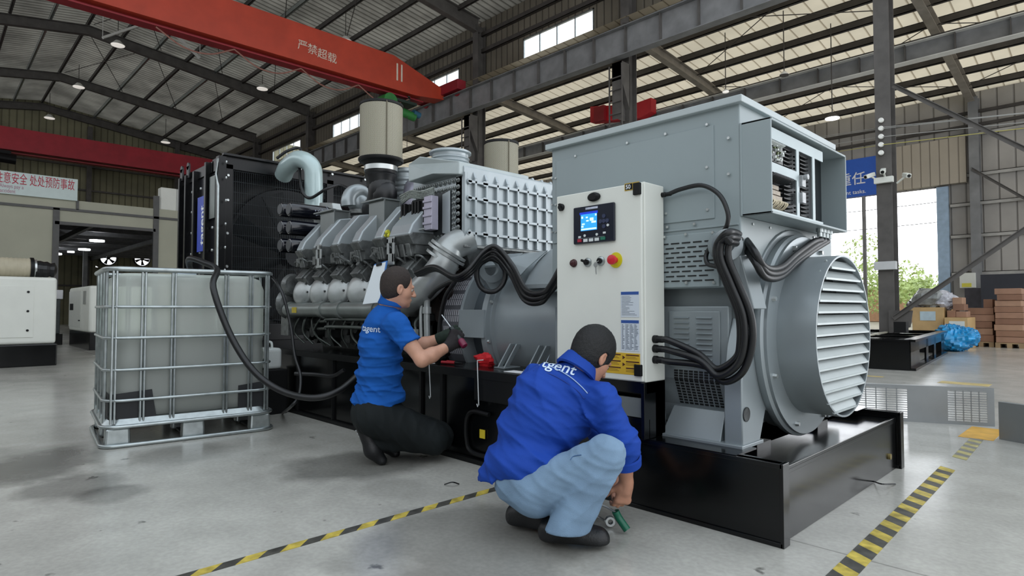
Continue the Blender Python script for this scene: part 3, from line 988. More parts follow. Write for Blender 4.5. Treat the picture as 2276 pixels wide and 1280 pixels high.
for k in range(18):
    y = by0 + 0.03 + k * 0.0105
    mb.tube([(bi + 0.06, y, 1.515), (bi + 0.085, y + rnd.uniform(-.004, .006), 1.50), (bi + 0.07, y + rnd.uniform(-.008, .01), 1.478), (bi + 0.05, y, 1.47)], 0.0025, 4)
mb.build('cream_wire', mat('wire_cream', '#cbbfa4', 0.5, var=0.1), tm)
mb = MB()
for k in range(14):
    y = by0 + 0.02 + k * 0.016
    mb.tube([(bi + 0.05, y, 1.60), (bi + 0.09, y + 0.01, 1.615), (bi + 0.09, y + 0.03, 1.625), (bi + 0.05, y + 0.05, 1.61)], 0.005, 5)
mb.build('black_wire', RUBBER, tm)
mb = MB()
for z, s_ in ((1.645, 0.028), (1.56, 0.026)):
    mb.box((bi + 0.02, by0 + 0.405, z - s_), (bi + 0.08, by0 + 0.45, z + s_))
mb.cyl((bi + 0.08, by0 + 0.43, 1.665), (bi + 0.1, by0 + 0.43, 1.665), 0.014, n=12)
mb.build('relay', mat('relay_grey', '#a8abad', 0.4, var=0.3, scale=50), tb)
# cable glands under the box, eye plates
mb = MB()
for k in range(4):
    y = by1 - 0.30 + k * 0.05
    mb.lathe([(0.018, 0), (0.018, -0.02), (0.013, -0.022), (0.013, -0.045)], (-1.2, y, bz0), (0, 0, 1), 12)
mb.build('cable_gland', GALV, tb)


def eyeplate(mb, c, r_o, r_i, th, nrm, foot):
    """ring with a tapering foot"""
    c = Vector(c); nrm = Vector(nrm).normalized()
    mb.lathe([(r_i, -th / 2), (r_o, -th / 2), (r_o, th / 2), (r_i, th / 2), (r_i, -th / 2)], c, nrm, 32, cap=False)
    return mb


e1 = PY(1612, 545, 2.71)
mb = eyeplate(MB(), e1, 0.075, 0.035, 0.05, (0.75, -0.66, 0), None)
mb.build('lifting_eye', ALT, alt, smooth=30)
MB().prism([e1 + Vector((-0.03, -0.01, -0.05)), e1 + Vector((0.06, 0.03, -0.05)), e1 + Vector((0.10, 0.08, -0.3)), e1 + Vector((0.03, 0.06, -0.3))], (0.03, 0.07, 0)).build('eye_bracket', ALT, alt, bevel=0.004)

# bell side drum between the engine and the canopy
XD = -3.22
drum = MB().lathe([(0.40, -0.02), (0.56, -0.02), (0.56, 0.03), (0.525, 0.035), (0.525, 0.05), (0.50, 0.06), (0.50, 0.74), (0.3, 0.74)], (XD, YC, ZC + 0.01), (1, 0, 0), 64)
dr = drum.build('drive_end_drum', ALT, alt, smooth=30)
mb = MB()
for a in range(0, 360, 30):
    t = R(a + 10)
    mb.bolt((XD + 0.03, YC + 0.54 * math.cos(t), ZC + 0.54 * math.sin(t)), (1, 0, 0), 0.014, 0.016)
mb.build('drum_bolt', BOLTM, dr)
mb = MB().lathe([(0.50, 0.0), (0.555, 0.0), (0.555, 0.33), (0.50, 0.33)], (-2.86, YC, ZC + 0.05), (1, 0, 0), 64, cap=False)
for v in list(mb.bm.verts):
    if v.co.z < 1.15: v.co.z = 1.15
mb.box((-2.88, 2.84, 1.13), (-2.5, 3.98, 1.155)).prism([(-3.12, 2.92, 1.34), (-3.12, 3.1, 1.38), (-2.84, 3.1, 1.40), (-2.84, 2.90, 1.27), (-2.95, 2.88, 1.17)], (0, 0.012, 0))
mb.build('drum_hood', COOL, alt, smooth=30)
e2 = PX(1090, 596, -3.2)
mb = eyeplate(MB(), e2, 0.105, 0.055, 0.035, (1, -0.25, 0), None)
mb.prism([e2 + Vector((-0.02, -0.06, -0.09)), e2 + Vector((-0.02, 0.06, -0.08)), e2 + Vector((-0.02, 0.34, -0.36)), e2 + Vector((-0.02, 0.18, -0.36))], (0.03, 0, 0))
mb.build('lifting_eye', ALT, alt, smooth=30)
for px_ in (1120, 1185):
    p = PY(px_, 808, 2.8)
    mb = MB()
    mb.prism([(p.x - 0.03, 2.76, 0.603), (p.x - 0.03, 2.80, 0.603), (p.x - 0.03, 2.93, 0.76), (p.x - 0.03, 2.88, 0.76)], (0.012, 0, 0))
    mb.prism([(p.x + 0.03, 2.76, 0.603), (p.x + 0.03, 2.80, 0.603), (p.x + 0.03, 2.93, 0.76), (p.x + 0.03, 2.88, 0.76)], (0.012, 0, 0))
    mb.box((p.x - 0.045, 2.75, 0.6), (p.x + 0.055, 2.9, 0.61))
    mb.build('mounting_foot', ALT, alt, bevel=0.003)

# ---------------------------------------------------------------- control cabinet
cab = thing('control_cabinet', 'white control cabinet with dark screen panel and red emergency stop button', 'cabinet', (-1.98, 2.66, 0.352))
cx0, cx1, cy0, cy1, cz0, cz1 = -2.268, -1.70, 2.552, 2.752, 0.632, 1.633
bd = MB().box((cx0, cy0 + 0.022, cz0), (cx1, cy1, cz1)).build('body', WHITE, cab, bevel=0.006)
dr_ = MB().box((cx0 + 0.004, cy0, cz0 + 0.006), (cx1 - 0.004, cy0 + 0.02, cz1 - 0.006)).build('door', WHITE, cab, bevel=0.005)
F = cy0 - 0.0005


def face(px_, py_): return PY(px_, py_, F)


def plate(mb, p0, p1, th=0.004):
    a, b = face(*p0), face(*p1)
    return mb.box((a.x, F - th, a.z), (b.x, F + 0.0004, b.z))


def fr(u, v):      # (0..1, 0..1) on the door front, from its top left corner
    return cx0 + u * (cx1 - cx0), cz1 - v * (cz1 - cz0)


SCR = mat('controller_navy', '#0e1424', 0.3, var=0.1)
x0, x1, z0, z1 = -2.128, -1.858, 1.345, 1.545
ct = MB().box((x0, F - 0.018, z0), (x1, F, z1)).build('controller', SCR, dr_, bevel=0.006)
XW, ZW = x1 - x0, z1 - z0


def cp(u, v): return x0 + u * XW, z1 - v * ZW


def crect(name, u0, v0, u1, v1, m_, d=0.0195, parent=None):
    a, b = cp(u0, v0), cp(u1, v1)
    return MB().box((a[0], F - d, a[1]), (b[0], F - 0.017, b[1])).build(name, m_, parent or cab)


crect('screen', 0.20, 0.22, 0.60, 0.66, mat('screen_blue', '#2f8fe0', 0.3, var=0, emit='#2a93ee', estr=0.9))
crect('screen_header', 0.17, 0.16, 0.62, 0.225, mat('screen_header_blue', '#1a3bbb', 0.3, var=0, emit='#1736c8', estr=0.5), 0.019)
mb = MB(); rn = random.Random(5)
for u0, v0, u1, v1 in ((0.22, 0.27, 0.26, 0.33), (0.33, 0.29, 0.38, 0.33), (0.43, 0.33, 0.52, 0.41), (0.56, 0.24, 0.595, 0.29), (0.47, 0.42, 0.58, 0.47), (0.23, 0.46, 0.30, 0.50), (0.21, 0.6, 0.59, 0.64), (0.34, 0.38, 0.40, 0.42), (0.22, 0.52, 0.27, 0.57)):
    a, b = cp(u0, v0), cp(u1, v1); mb.box((a[0], F - 0.0202, a[1]), (b[0], F - 0.019, b[1]))
mb.build('screen_figure', mat('screen_cyan', '#bfeaff', 0.3, var=0, emit='#bfeaff', estr=1.0), cab)
crect('maker_plate', 0.32, 0.045, 0.62, 0.10, mat('plate_silver', '#b9bfd2', 0.4, var=0.2, scale=60))
mb = MB()
for u, v in ((0.30, 0.79), (0.60, 0.79), (0.865, 0.58)):
    p = cp(u, v); mb.cyl((p[0], F - 0.018, p[1]), (p[0], F - 0.022, p[1]), 0.007, n=12)
for u, v in ((0.27, 0.93), (0.41, 0.93), (0.55, 0.93)):
    a, b = cp(u, v - 0.05), cp(u + 0.10, v + 0.03); mb.box((a[0], F - 0.022, a[1]), (b[0], F - 0.018, b[1]))
for u, v in ((0.14, 0.81), (0.75, 0.76)):
    a, b = cp(u, v - 0.02), cp(u + 0.06, v + 0.03); mb.box((a[0], F - 0.021, a[1]), (b[0], F - 0.018, b[1]))
a, b = cp(0.12, 0.855), cp(0.78, 0.858); mb.box((a[0], F - 0.0195, a[1]), (b[0], F - 0.018, b[1]))
mb.build('white_button', mat('key_white', '#cfd4d4', 0.4, var=0.05), cab)
crect('stop_button', 0.12, 0.87, 0.22, 0.95, mat('key_red', '#9c1c33', 0.4, var=0.1), 0.022)
crect('start_button', 0.69, 0.87, 0.80, 0.95, mat('key_green', '#1f6b55', 0.4, var=0.1), 0.022)
mb = MB()
for u, v in ((0.77, 0.33), (0.69, 0.46), (0.85, 0.46), (0.77, 0.6), (0.77, 0.46)):
    p = cp(u, v); mb.cyl((p[0], F - 0.018, p[1]), (p[0], F - 0.0215, p[1]), 0.011, n=12)
mb.build('arrow_key', mat('key_navy', '#2b3350', 0.4, var=0), cab)
# handle, lock, hinges
a = face(1322, 438)
hd = MB().lathe([(0.004, 0.0), (0.02, 0.0), (0.024, 0.004), (0.024, 0.012), (0.016, 0.02), (0.004, 0.02)], (0, 0, 0), (0, -1, 0), 20)
for v in hd.bm.verts:
    v.co = Vector((v.co.x * 1.7, v.co.y, v.co.z)) + a
hd.build('door_handle', BLACKM, dr_, smooth=35)
a = face(1249, 461)
MB().lathe([(0.02, 0), (0.02, 0.008), (0.014, 0.012), (0.014, 0.02)], a, (0, -1, 0), 18).beam(a + Vector((0, -0.02, 0.018)), a + Vector((0.008, -0.02, -0.022)), 0.014, 0.012).build('door_lock', BLACKM, dr_, smooth=35)
for za, zb in ((1.565, 1.625), (0.665, 0.722)):
    MB().box((cx1 - 0.045, F - 0.014, za), (cx1 - 0.005, F + 0.006, zb)).build('hinge', BLACKM, dr_, bevel=0.003)
# "50 Hz" badge
a, b = face(1391, 409), face(1422, 423)
sy = MB().box((-1.802, F - 0.0015, 1.594), (-1.715, F, 1.632)).build('frequency_badge', mat('badge_gold', '#b99a35', 0.4, var=0.05), cab)
MB().box((-1.798, F - 0.0022, 1.598), (-1.755, F - 0.001, 1.628)).build('badge_black', BLACKM, cab)
text('badge_text', '50', (-1.795, F - 0.0024, 1.603), (1, 0, 0), (0, 0, 1), 0.03, WLET, cab, 0.0003, bold=0.01)
text('badge_text', 'Hz', (-1.752, F - 0.0018, 1.603), (1, 0, 0), (0, 0, 1), 0.024, BLACKM, cab, 0.0003, bold=0.02)
# buttons row
a = face(1276, 585)
MB().lathe([(0.022, 0), (0.022, 0.006), (0.017, 0.01), (0.017, 0.018), (0.01, 0.022)], a, (0, -1, 0), 18).build('buzzer', mat('buzzer_brown', '#3a1215', 0.4, var=0.2), dr_, smooth=35)
a = face(1307, 583)
MB().lathe([(0.024, 0), (0.024, 0.006), (0.017, 0.01)], a, (0, -1, 0), 20).build('switch_collar', GALV, dr_, smooth=35)
MB().cyl(a + Vector((0, -0.008, 0)), a + Vector((0, -0.022, 0)), 0.015, n=16).beam(a + Vector((-0.026, -0.024, 0.012)), a + Vector((0.012, -0.024, -0.004)), 0.012, 0.012).build('rotary_switch', BLACKM, cab)
a = face(1336, 580)
MB().lathe([(0.025, 0), (0.025, 0.006), (0.018, 0.01)], a, (0, -1, 0), 20).build('key_collar', GALV, dr_, smooth=35)
MB().cyl(a + Vector((0, -0.008, 0)), a + Vector((0, -0.02, 0)), 0.015, n=16).build('key_switch', BLACKM, cab)
kp = a + Vector((-0.015, -0.026, -0.02))
mb = MB().lathe([(0.008, -0.001), (0.014, -0.001), (0.014, 0.001), (0.008, 0.001)], kp, (0, -1, 0), 14).beam(kp + Vector((0, 0, -0.012)), kp + Vector((0.003, 0, -0.05)), 0.006, 0.002, (0, 1, 0)).beam(a + Vector((0, -0.02, 0)), kp + Vector((0, 0, 0.01)), 0.006, 0.003)
mb.build('key', BOLTM, cab)
a = face(1369, 578)
MB().cyl(a, a + Vector((0, -0.003, 0)), 0.04, n=28).build('stop_collar', mat('estop_yellow', '#cdc51f', 0.4, var=0.05), dr_)
MB().lathe([(0.015, 0.003), (0.015, 0.02), (0.024, 0.026), (0.026, 0.036), (0.024, 0.044), (0.01, 0.048)], a, (0, -1, 0), 24).build('emergency_stop_button', mat('estop_red', '#c01f2c', 0.35, var=0.05), dr_, smooth=35)
# info labels
LBL = mat('label_pale', '#c7cfd6', 0.5, var=0)
LINE = mat('label_ink', '#5b6470', 0.5, var=0)
LBLUE = mat('label_blue', '#2b4f93', 0.5, var=0)
LYEL = mat('label_yellow', '#d0a92c', 0.5, var=0.04)
lx0, lx1 = -1.83, -1.72
for (za, zb), rows in (((0.955, 1.085), 16), ((0.785, 0.942), 18)):
    pl = MB().box((lx0, F - 0.0012, za), (lx1, F, zb)).build('info_label', LBL, cab)
    MB().box((lx0 + 0.002, F - 0.0018, zb - 0.017), (lx1 - 0.002, F - 0.001, zb - 0.002)).build('label_header', LBLUE, cab)
    mb = MB(); rr = random.Random(rows)
    for k in range(rows):
        z = zb - 0.024 - k * (zb - za - 0.03) / rows
        if rows == 16:
            mb.box((lx0 + 0.006, F - 0.0018, z - 0.0016), (lx0 + 0.03 + rr.random() * 0.07, F - 0.001, z))
        else:
            for j in range(4):
                xx = lx0 + 0.006 + j * 0.026
                mb.box((xx, F - 0.0018, z - 0.003), (xx + 0.006 + rr.random() * 0.015, F - 0.001, z))
    if rows == 18:
        for j in range(1, 4):
            xx = lx0 + 0.003 + j * 0.026
            mb.box((xx - 0.0006, F - 0.0018, za + 0.004), (xx + 0.0006, F - 0.001, zb - 0.02))
    mb.build('label_print', LINE, cab)
MB().box((-1.93, F - 0.0012, 0.668), (-1.717, F, 0.775)).build('warning_label', LYEL, cab)
mb = MB()
for xa, xb in ((-1.925, -1.832), (-1.80, -1.722)):
    for k in range(3):
        z = 0.768 - k * 0.033
        mb.box((xa, F - 0.0018, z - 0.006), (xb, F - 0.001, z))
        mb.box((xa, F - 0.0018, z - 0.013), (xb - 0.02, F - 0.001, z - 0.0115)); mb.box((xa, F - 0.0018, z - 0.020), (xb - 0.01, F - 0.001, z - 0.0185))
for k in range(2):
    p = Vector((-1.815, F - 0.0012, 0.752 - k * 0.035)); mb.cyl(p, p + Vector((0, -0.0008, 0)), 0.011, n=3)
mb.build('label_print', mat('label_dark', '#4a1f14', 0.5, var=0), cab)
# bracket below
mb = MB().box((cx0, 2.56, 0.353), (cx0 + 0.02, 2.75, cz0)).box((cx1 - 0.13 + 0.11, 2.56, 0.353), (cx1, 2.75, cz0)).box((cx0, 2.58, 0.575), (cx1, 2.75, cz0)).box((cx0, 2.60, 0.353), (cx1, 2.61, 0.45)).box((cx0, 2.66, 0.353), (cx1, 2.75, cz0))
mb.build('cabinet_stand', BLACK, cab, bevel=0.002)
MB().box((cx0 + 0.02, 2.585, 0.455), (cx1 - 0.02, 2.60, 0.55)).build('stand_plate', mat('stand_grey', '#6d7272', 0.45, var=0.05), cab)
# glands
gl = []
for z in (0.845, 0.797, 0.742):
    gl.append(Vector((cx1, 2.65, z)))
gtop = Vector((cx1, 2.735, 1.585))
for i, g in enumerate(gl + [gtop]):
    r0 = 0.02 if i < 3 else 0.013
    MB().lathe([(r0, -0.004), (r0, 0.02), (r0 * 0.85, 0.022), (r0 * 0.85, 0.05), (r0 * 0.7, 0.055)], g, (1, 0, 0), 12).build('cable_gland', BLACKM, cab, smooth=35)


# cables
def cable(label, pts, r, n=1, spread=0.0, name='power_cable', m_=None, cat='cable', seed=1):
    rr = random.Random(seed)
    mb = MB()
    for k in range(n):
        if n == 1:
            q = pts
        else:
            a = 2 * PI * k / n
            q = [Vector(p) + Vector((math.cos(a + i * 0.25), math.sin(a + i * 0.25) * 0.6, math.sin(a + i * 0.25))) * spread for i, p in enumerate(pts)]
        mb.tube(q, r, 10)
    o = mb.build(name, m_ or RUBBER, smooth=60)
    return tag(o, label, cat)


cable('thin black cable arching from the top of the white cabinet to the grey alternator', [gtop + Vector((0.04, 0, 0)), PY(1515, 420, 2.73), PY(1560, 412, 2.72), PY(1598, 432, 2.71), PY(1617, 470, 2.70), PY(1616, 500, 2.70), PY(1600, 525, 2.71), PY(1572, 560, 2.72), PY(1572, 585, 2.70), PY(1592, 592, 2.68)], 0.011, name='control_cable')
tail = [PY(1560, 800, 2.66), PY(1600, 834, 2.66), PY(1642, 812, 2.65), PY(1658, 765, 2.64), PY(1655, 700, 2.63), PY(1628, 630, 2.62), PY(1606, 575, 2.61), PY(1608, 540, 2.61)]
over = [PY(1625, 527, 2.60), PX(1655, 538, -1.33), PX(1680, 570, -1.21), PX(1703, 605, -1.18), PX(1738, 605, -1.18), PX(1772, 575, -1.19), PX(1808, 548, -1.21), Vector((-1.2, by1 - 0.28, bz0 - 0.06))]
labs = ('top', 'middle', 'lowest')
for i, g in enumerate(gl):
    off = Vector((0.0, 0.0, 0.0))
    k = (i - 1) * 0.028
    pts = [g + Vector((0.045, 0, 0)), g + Vector((0.09, 0.0, -0.005))]
    pts += [p + Vector((k * 0.6, -0.02 * (i % 2), -k)) for p in tail[:3]]
    pts += [p + Vector((k, -0.015 * (i % 2), 0)) for p in tail[3:]]
    pts += [p + Vector((0.0, -abs(k) * 0.5, -k * 0.8)) for p in over[:-1]] + [over[-1] + Vector((0, 0.05 * i, 0))]
    cable('thick black cable from the %s of three glands on the cabinet side' % labs[i], pts, 0.0165, name='power_cable')
# ---------------------------------------------------------------- diesel engine
eng = thing('diesel_engine', 'big silver V engine with two rows of cylinders, intercooler box and cylindrical air filters', 'engine', (-5.0, YC, 0.6))
YE = YC
# crankcase and sump, dark clutter low down
mb = MB()
mb.box((-6.1, 2.95, 0.72), (-3.85, 3.85, 1.15))
mb.prism([(-6.1, 2.95, 1.1), (-6.1, 2.78, 1.35), (-6.1, 3.05, 1.6), (-6.1, 3.75, 1.6), (-6.1, 4.02, 1.35), (-6.1, 3.85, 1.1)], (2.2, 0, 0))
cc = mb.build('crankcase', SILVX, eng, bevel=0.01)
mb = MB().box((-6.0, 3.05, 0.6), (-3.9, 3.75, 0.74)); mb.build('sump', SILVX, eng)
rn = random.Random(11)
mb = MB()
for k in range(46):
    x = -6.05 + rn.random() * 2.2; z = 0.66 + rn.random() * 0.3; s_ = 0.03 + rn.random() * 0.06
    y = 2.95 - rn.random() * 0.14
    if rn.random() < 0.5:
        mb.box((x, y, z), (x + s_ * 1.6, 2.96, z + s_))
    else:
        mb.cyl((x, 2.97, z), (x, y, z), s_ * 0.7, n=12)
mb.build('accessory_casting', SILVX, cc, smooth=35)
mb = MB()
for k in range(14):
    x = -6.0 + k * 0.155 + rn.random() * 0.05
    mb.tube([(x, 2.84, 0.96), (x + 0.02, 2.76, 0.88), (x + rn.uniform(-.1, .1), 2.77, 0.75), (x + rn.uniform(-.1, .14), 2.84, 0.64)], 0.008 + rn.random() * 0.006, 6)
for z in (0.87, 0.80):
    mb.tube([(-5.6, 2.8, z), (-5.3, 2.72, z + 0.01), (-5.2, 2.72, z + 0.03), (-4.2, 2.72, z + 0.03), (-4.1, 2.8, z)], 0.016, 8)
mb.build('pipe_run', mat('pipe_grey_green', '#5c625e', 0.4, metal=0.5, var=0.2), cc, smooth=60)
# rail along the bank
mb = MB().tube([(-6.1, 2.72, 0.985), (-4.02, 2.72, 0.985)], 0.07, 20, smooth=False)
for x in (-6.02, -5.32, -4.98, -4.4, -4.1):
    mb.lathe([(0.07, -0.03), (0.082, -0.03), (0.082, 0.03), (0.07, 0.03)], (x, 2.72, 0.985), (1, 0, 0), 20)
mb.build('manifold_pipe', mat('manifold_grey', '#7e8481', 0.38, metal=0.5, var=0.12, scale=6), eng, smooth=35)
MB().box((-5.86, 2.645, 0.955), (-5.77, 2.652, 1.01)).build('yellow_tag', mat('tag_yellow', '#b8a22c', 0.5, var=0.1), eng)
# end casting at the far left of the bank
mb = MB()
mb.lathe([(0.05, -0.05), (0.14, -0.04), (0.17, 0.0), (0.14, 0.05), (0.06, 0.06)], (-6.17, 2.78, 1.05), (1, 0, 0), 20)
mb.lathe([(0.05, -0.05), (0.11, -0.04), (0.12, 0.0), (0.10, 0.05)], (-6.1, 2.76, 1.24), (1, 0, 0), 18)
mb.box((-6.28, 2.72, 0.72), (-6.1, 3.0, 1.05))
mb.build('end_casting', SILVD, eng, smooth=35)

HX = [-5.96, -5.60, -5.24, -4.88, -4.52, -4.14]
for i, x in enumerate(HX):
    # rounded lower cover with slanting block above
    if i < 5:
        c = Vector((x + 0.13, 2.78, 1.16))
        mb = MB().lathe([(0.145, -0.02), (0.15, 0.0), (0.135, 0.05), (0.10, 0.075), (0.05, 0.085)], c, (0.25, -1, 0.25), 26)
        lc = mb.build('port_cover', SILV, eng, smooth=40)
        mb = MB()
        mb.lathe([(0.158, -0.02), (0.158, 0.015), (0.14, 0.02)], c, (0.25, -1, 0.25), 26)
        for a in range(0, 360, 45):
            t = R(a); mb.bolt(c + Vector((0.12 * math.cos(t), -0.045, 0.12 * math.sin(t))), (0.25, -1, 0.25), 0.011, 0.014)
        mb.build('cover_rim', SILVD, lc, smooth=35)
    # slanting rocker block
    mb = MB()
    mb.prism([(x + 0.06, 2.76, 1.22), (x + 0.06, 2.70, 1.30), (x + 0.06, 2.86, 1.46), (x + 0.06, 3.0, 1.46), (x + 0.06, 3.0, 1.2)], (0.19, 0, 0))
    mb.prism([(x + 0.09, 2.69, 1.285), (x + 0.09, 2.675, 1.30), (x + 0.09, 2.84, 1.475), (x + 0.09, 2.86, 1.46)], (0.13, 0, 0))
    hb = mb.build('rocker_block', SILVD, eng, bevel=0.008)
    # injector / fittings
    mb = MB()
    for k in range(7):
        p = Vector((x + 0.02 + rn.random() * 0.26, 2.68 + rn.random() * 0.06, 1.36 + rn.random() * 0.13))
        if k % 2: mb.cyl(p, p + Vector((rn.uniform(-.03, .03), 0.1, -0.07)), 0.014 + rn.random() * 0.01, n=10)
        else: mb.tube([p, p + Vector((0.03, -0.02, 0.03)), p + Vector((0.08, 0.0, 0.02)), p + Vector((0.1, 0.06, -0.03))], 0.008, 6)
    mb.box((x + 0.02, 2.72, 1.42), (x + 0.28, 2.9, 1.50))
    mb.build('injector_fitting', SILVD, hb, smooth=35)
    # cylinder head hood: light slanted casting
    big = i == 5
    x = x + (0 if big else 0.15)
    xe = x + (0.28 if big else 0.115)
    prof = [(2.70, 1.53), (2.66, 1.575), (2.70, 1.66), (2.88, 1.86), (3.0, 1.88), (3.14, 1.80), (3.14, 1.53), (2.9, 1.50)]
    if big: prof = [(2.70, 1.50), (2.655, 1.57), (2.69, 1.65), (2.95, 1.93), (3.04, 1.95), (3.16, 1.86), (3.16, 1.48)]
    h = MB().prism([(x, y, z) for y, z in prof], (xe - x, 0, 0)).build('cylinder_head_hood', COOL, eng, bevel=0.012, seg=3)
    mb = MB()
    mb.prism([(x - 0.012, y, z) for y, z in [(2.695, 1.49), (2.648, 1.56), (2.69, 1.585), (3.13, 1.58), (3.13, 1.49)]], (xe - x + 0.024, 0, 0))
    for k in range(3):
        mb.prism([(x + (xe - x) * (0.08 + k * 0.31), y, z) for y, z in [(2.70, 1.40), (2.675, 1.5), (2.9, 1.5), (2.9, 1.40)]], ((xe - x) * 0.2, 0, 0))
    mb.build('head_flange', SILVD, h, bevel=0.006)
# lug plates with slots
for px_, py_ in ((708, 567), (868, 555)):
    p = PY(px_, py_, 2.64)
    mb = MB()
    for a, b in (((-0.05, -0.10), (-0.025, 0.09)), ((0.025, -0.10), (0.05, 0.09)), ((-0.05, 0.05), (0.05, 0.10)), ((-0.05, -0.12), (0.05, -0.03))):
        mb.box((p.x + a[0], 2.635, p.z + a[1]), (p.x + b[0], 2.65, p.z + b[1]))
    mb.build('lug_plate', SILV, eng, bevel=0.004)
# far bank
for i, x in enumerate(HX):
    MB().prism([(x, y, z) for y, z in [(3.66, 1.50), (3.66, 1.8), (3.76, 1.88), (3.87, 1.86), (4.1, 1.63), (4.14, 1.565), (4.1, 1.5)]], (0.27, 0, 0)).build('cylinder_head_hood', SILV, eng, bevel=0.018)
# sheet-metal lifting boxes on the bank
SHT = mat('sheet_grey', '#7b807f', 0.35, metal=0.55, var=0.1, scale=4)
for (pl, pm, pr, pt, zb_) in ((712, 742, 777, 468, 1.55), (820, 853, 889, 443, 1.55)):
    Yn = 2.84
    a = PY(pl, pt + 4, Yn); b = PY(pm, pt, Yn)
    far = PX(pr, pt, b.x)
    mb = MB().box((a.x, Yn, zb_), (b.x, far.y, b.z))
    lb = mb.build('lifting_box', SHT, eng, bevel=0.003)
    mb = MB().box((a.x - 0.09, Yn - 0.03, b.z), (b.x + 0.012, far.y + 0.015, b.z + 0.014))
    mb.box((b.x, Yn - 0.004, zb_), (b.x + 0.012, Yn + 0.01, b.z)).box((b.x, far.y - 0.01, zb_), (b.x + 0.012, far.y + 0.004, b.z))
    mb.build('box_cap', SHT, lb, bevel=0.002)
    MB().box((b.x, far.y - 0.05, b.z - 0.18), (b.x + 0.006, far.y - 0.03, b.z - 0.11)).build('slot', WHITE, lb)

# intercooler box across the flywheel end
XA, YA, YF = -3.5, 2.9, 4.15
zt_, zb_ = 2.085, 1.475
ic = MB()
ic.box((-4.2, YA + 0.03, zb_), (XA - 0.015, YF, zt_ - 0.02))
ic.prism([(XA, YA, zb_), (XA, YA, zt_ - 0.015), (XA - 0.03, YA, zt_), (XA - 0.1, YA, zt_), (XA - 0.1, YA, zb_)], (0, YF - YA, 0))
icb = ic.build('intercooler', COOL, eng, bevel=0.008)
mb = MB()
nr = 11
for k in range(nr):
    y = YA + 0.10 + k * (YF - YA - 0.12) / (nr - 1)
    mb.box((XA, y - 0.011, zb_ + 0.01), (XA + 0.026, y + 0.011, zt_ - 0.1))
    mb.prism([(XA, y - 0.011, zt_ - 0.1), (XA + 0.026, y - 0.011, zt_ - 0.1), (XA - 0.03, y - 0.011, zt_ + 0.014), (XA - 0.10, y - 0.011, zt_)], (0, 0.022, 0))
for z in (1.565, 1.70, 1.83, 1.955):
    mb.box((XA, YA + 0.02, z - 0.011), (XA + 0.026, YF, z + 0.011))
    for k in (0, 2):
        y = YA + 0.04 + k * 0.075
        mb.cyl((XA, y, z), (XA + 0.026, y, z), 0.022, n=12)
mb.box((XA, YA, zb_), (XA + 0.012, YA + 0.025, zt_ - 0.06))
mb.build('rib_grid', COOL, icb, bevel=0.003)
# outer flange along the bottom and the transition underneath
mb = MB().box((-4.22, YA - 0.01, zb_ - 0.02), (XA + 0.02, YF, zb_))
mb.prism([(-4.0, YA + 0.03, zb_ - 0.02), (XA - 0.02, YA + 0.03, zb_ - 0.02), (XA - 0.1, YA + 0.15, zb_ - 0.16), (-3.9, YA + 0.15, zb_ - 0.16)], (0, 1.0, 0))
mb.build('cooler_base', SILVD, icb, bevel=0.004)
# bolted end cover facing the aisle
mb = MB().box((-4.16, YA, zb_ + 0.01), (-3.52, YA + 0.03, 2.0))
ec = mb.build('end_cover', COOL, icb, bevel=0.003)
mb = MB()
cx_a, cx_b, cz_a, cz_b = -4.12, -3.56, zb_ + 0.035, 1.97
for row, ins in ((0, 0.0), (1, 0.052)):
    n_h = 11
    for k in range(n_h):
        x = cx_a + ins + k * (cx_b - cx_a - 2 * ins) / (n_h - 1)
        for z in (cz_a + ins, cz_b - ins):
            mb.lathe([(0.019, 0), (0.019, 0.008), (0.010, 0.010), (0.010, 0.02), (0.007, 0.022)], (x, YA, z), (0, -1, 0), 8)
    for k in range(1, 9):
        z = cz_a + ins + k * (cz_b - cz_a - 2 * ins) / 9
        mb.lathe([(0.019, 0), (0.019, 0.008), (0.010, 0.010), (0.010, 0.02), (0.007, 0.022)], (cx_b - ins, YA, z), (0, -1, 0), 8)
mb.build('cover_bolt', mat('bolt_dull', '#8d9291', 0.35, metal=0.7, var=0.2, scale=60), ec, smooth=40)
MB().box((-4.10, YA - 0.012, 1.56), (-3.64, YA, 1.90)).build('recess', mat('recess_dark_grey', '#34383a', 0.5, var=0.3), ec)
MB().prism([(-3.73, YA - 0.015, 1.58), (-3.64, YA - 0.015, 1.56), (-3.64, YA - 0.015, 1.9), (-3.73, YA - 0.015, 1.88)], (0, -0.012, 0)).build('side_plate', COOL, ec, bevel=0.004)
# electronic module with plugs
mb = MB().box((-4.02, 2.79, 1.60), (-3.80, YA - 0.01, 1.86)).box((-4.16, 2.80, 1.62), (-4.06, YA, 1.84))
em = mb.build('engine_control_unit', BLACKM, eng, bevel=0.01)
mb = MB()
for x in (-4.15, -4.11, -4.0, -3.96, -3.92):
    mb.box((x, 2.775, 1.63), (x + 0.022, 2.80, 1.84))
mb.build('plug', BLACKM, em, bevel=0.004)
mb = MB().box((-3.82, 2.765, 1.60), (-3.72, 2.83, 1.86))
for z in (1.64, 1.70, 1.76, 1.81):
    mb.box((-3.825, 2.755, z), (-3.715, 2.765, z + 0.02))
mb.build('connector_block', mat('lilac_grey', '#a9a5b4', 0.4, metal=0.3, var=0.1), em, bevel=0.004)
MB().box((-4.165, 2.775, 1.70), (-4.14, 2.78, 1.735)).box((-3.99, 2.772, 1.70), (-3.965, 2.778, 1.735)).build('sticker', mat('sticker_pale_yellow', '#c9c983', 0.5, var=0), em)
mb = MB()
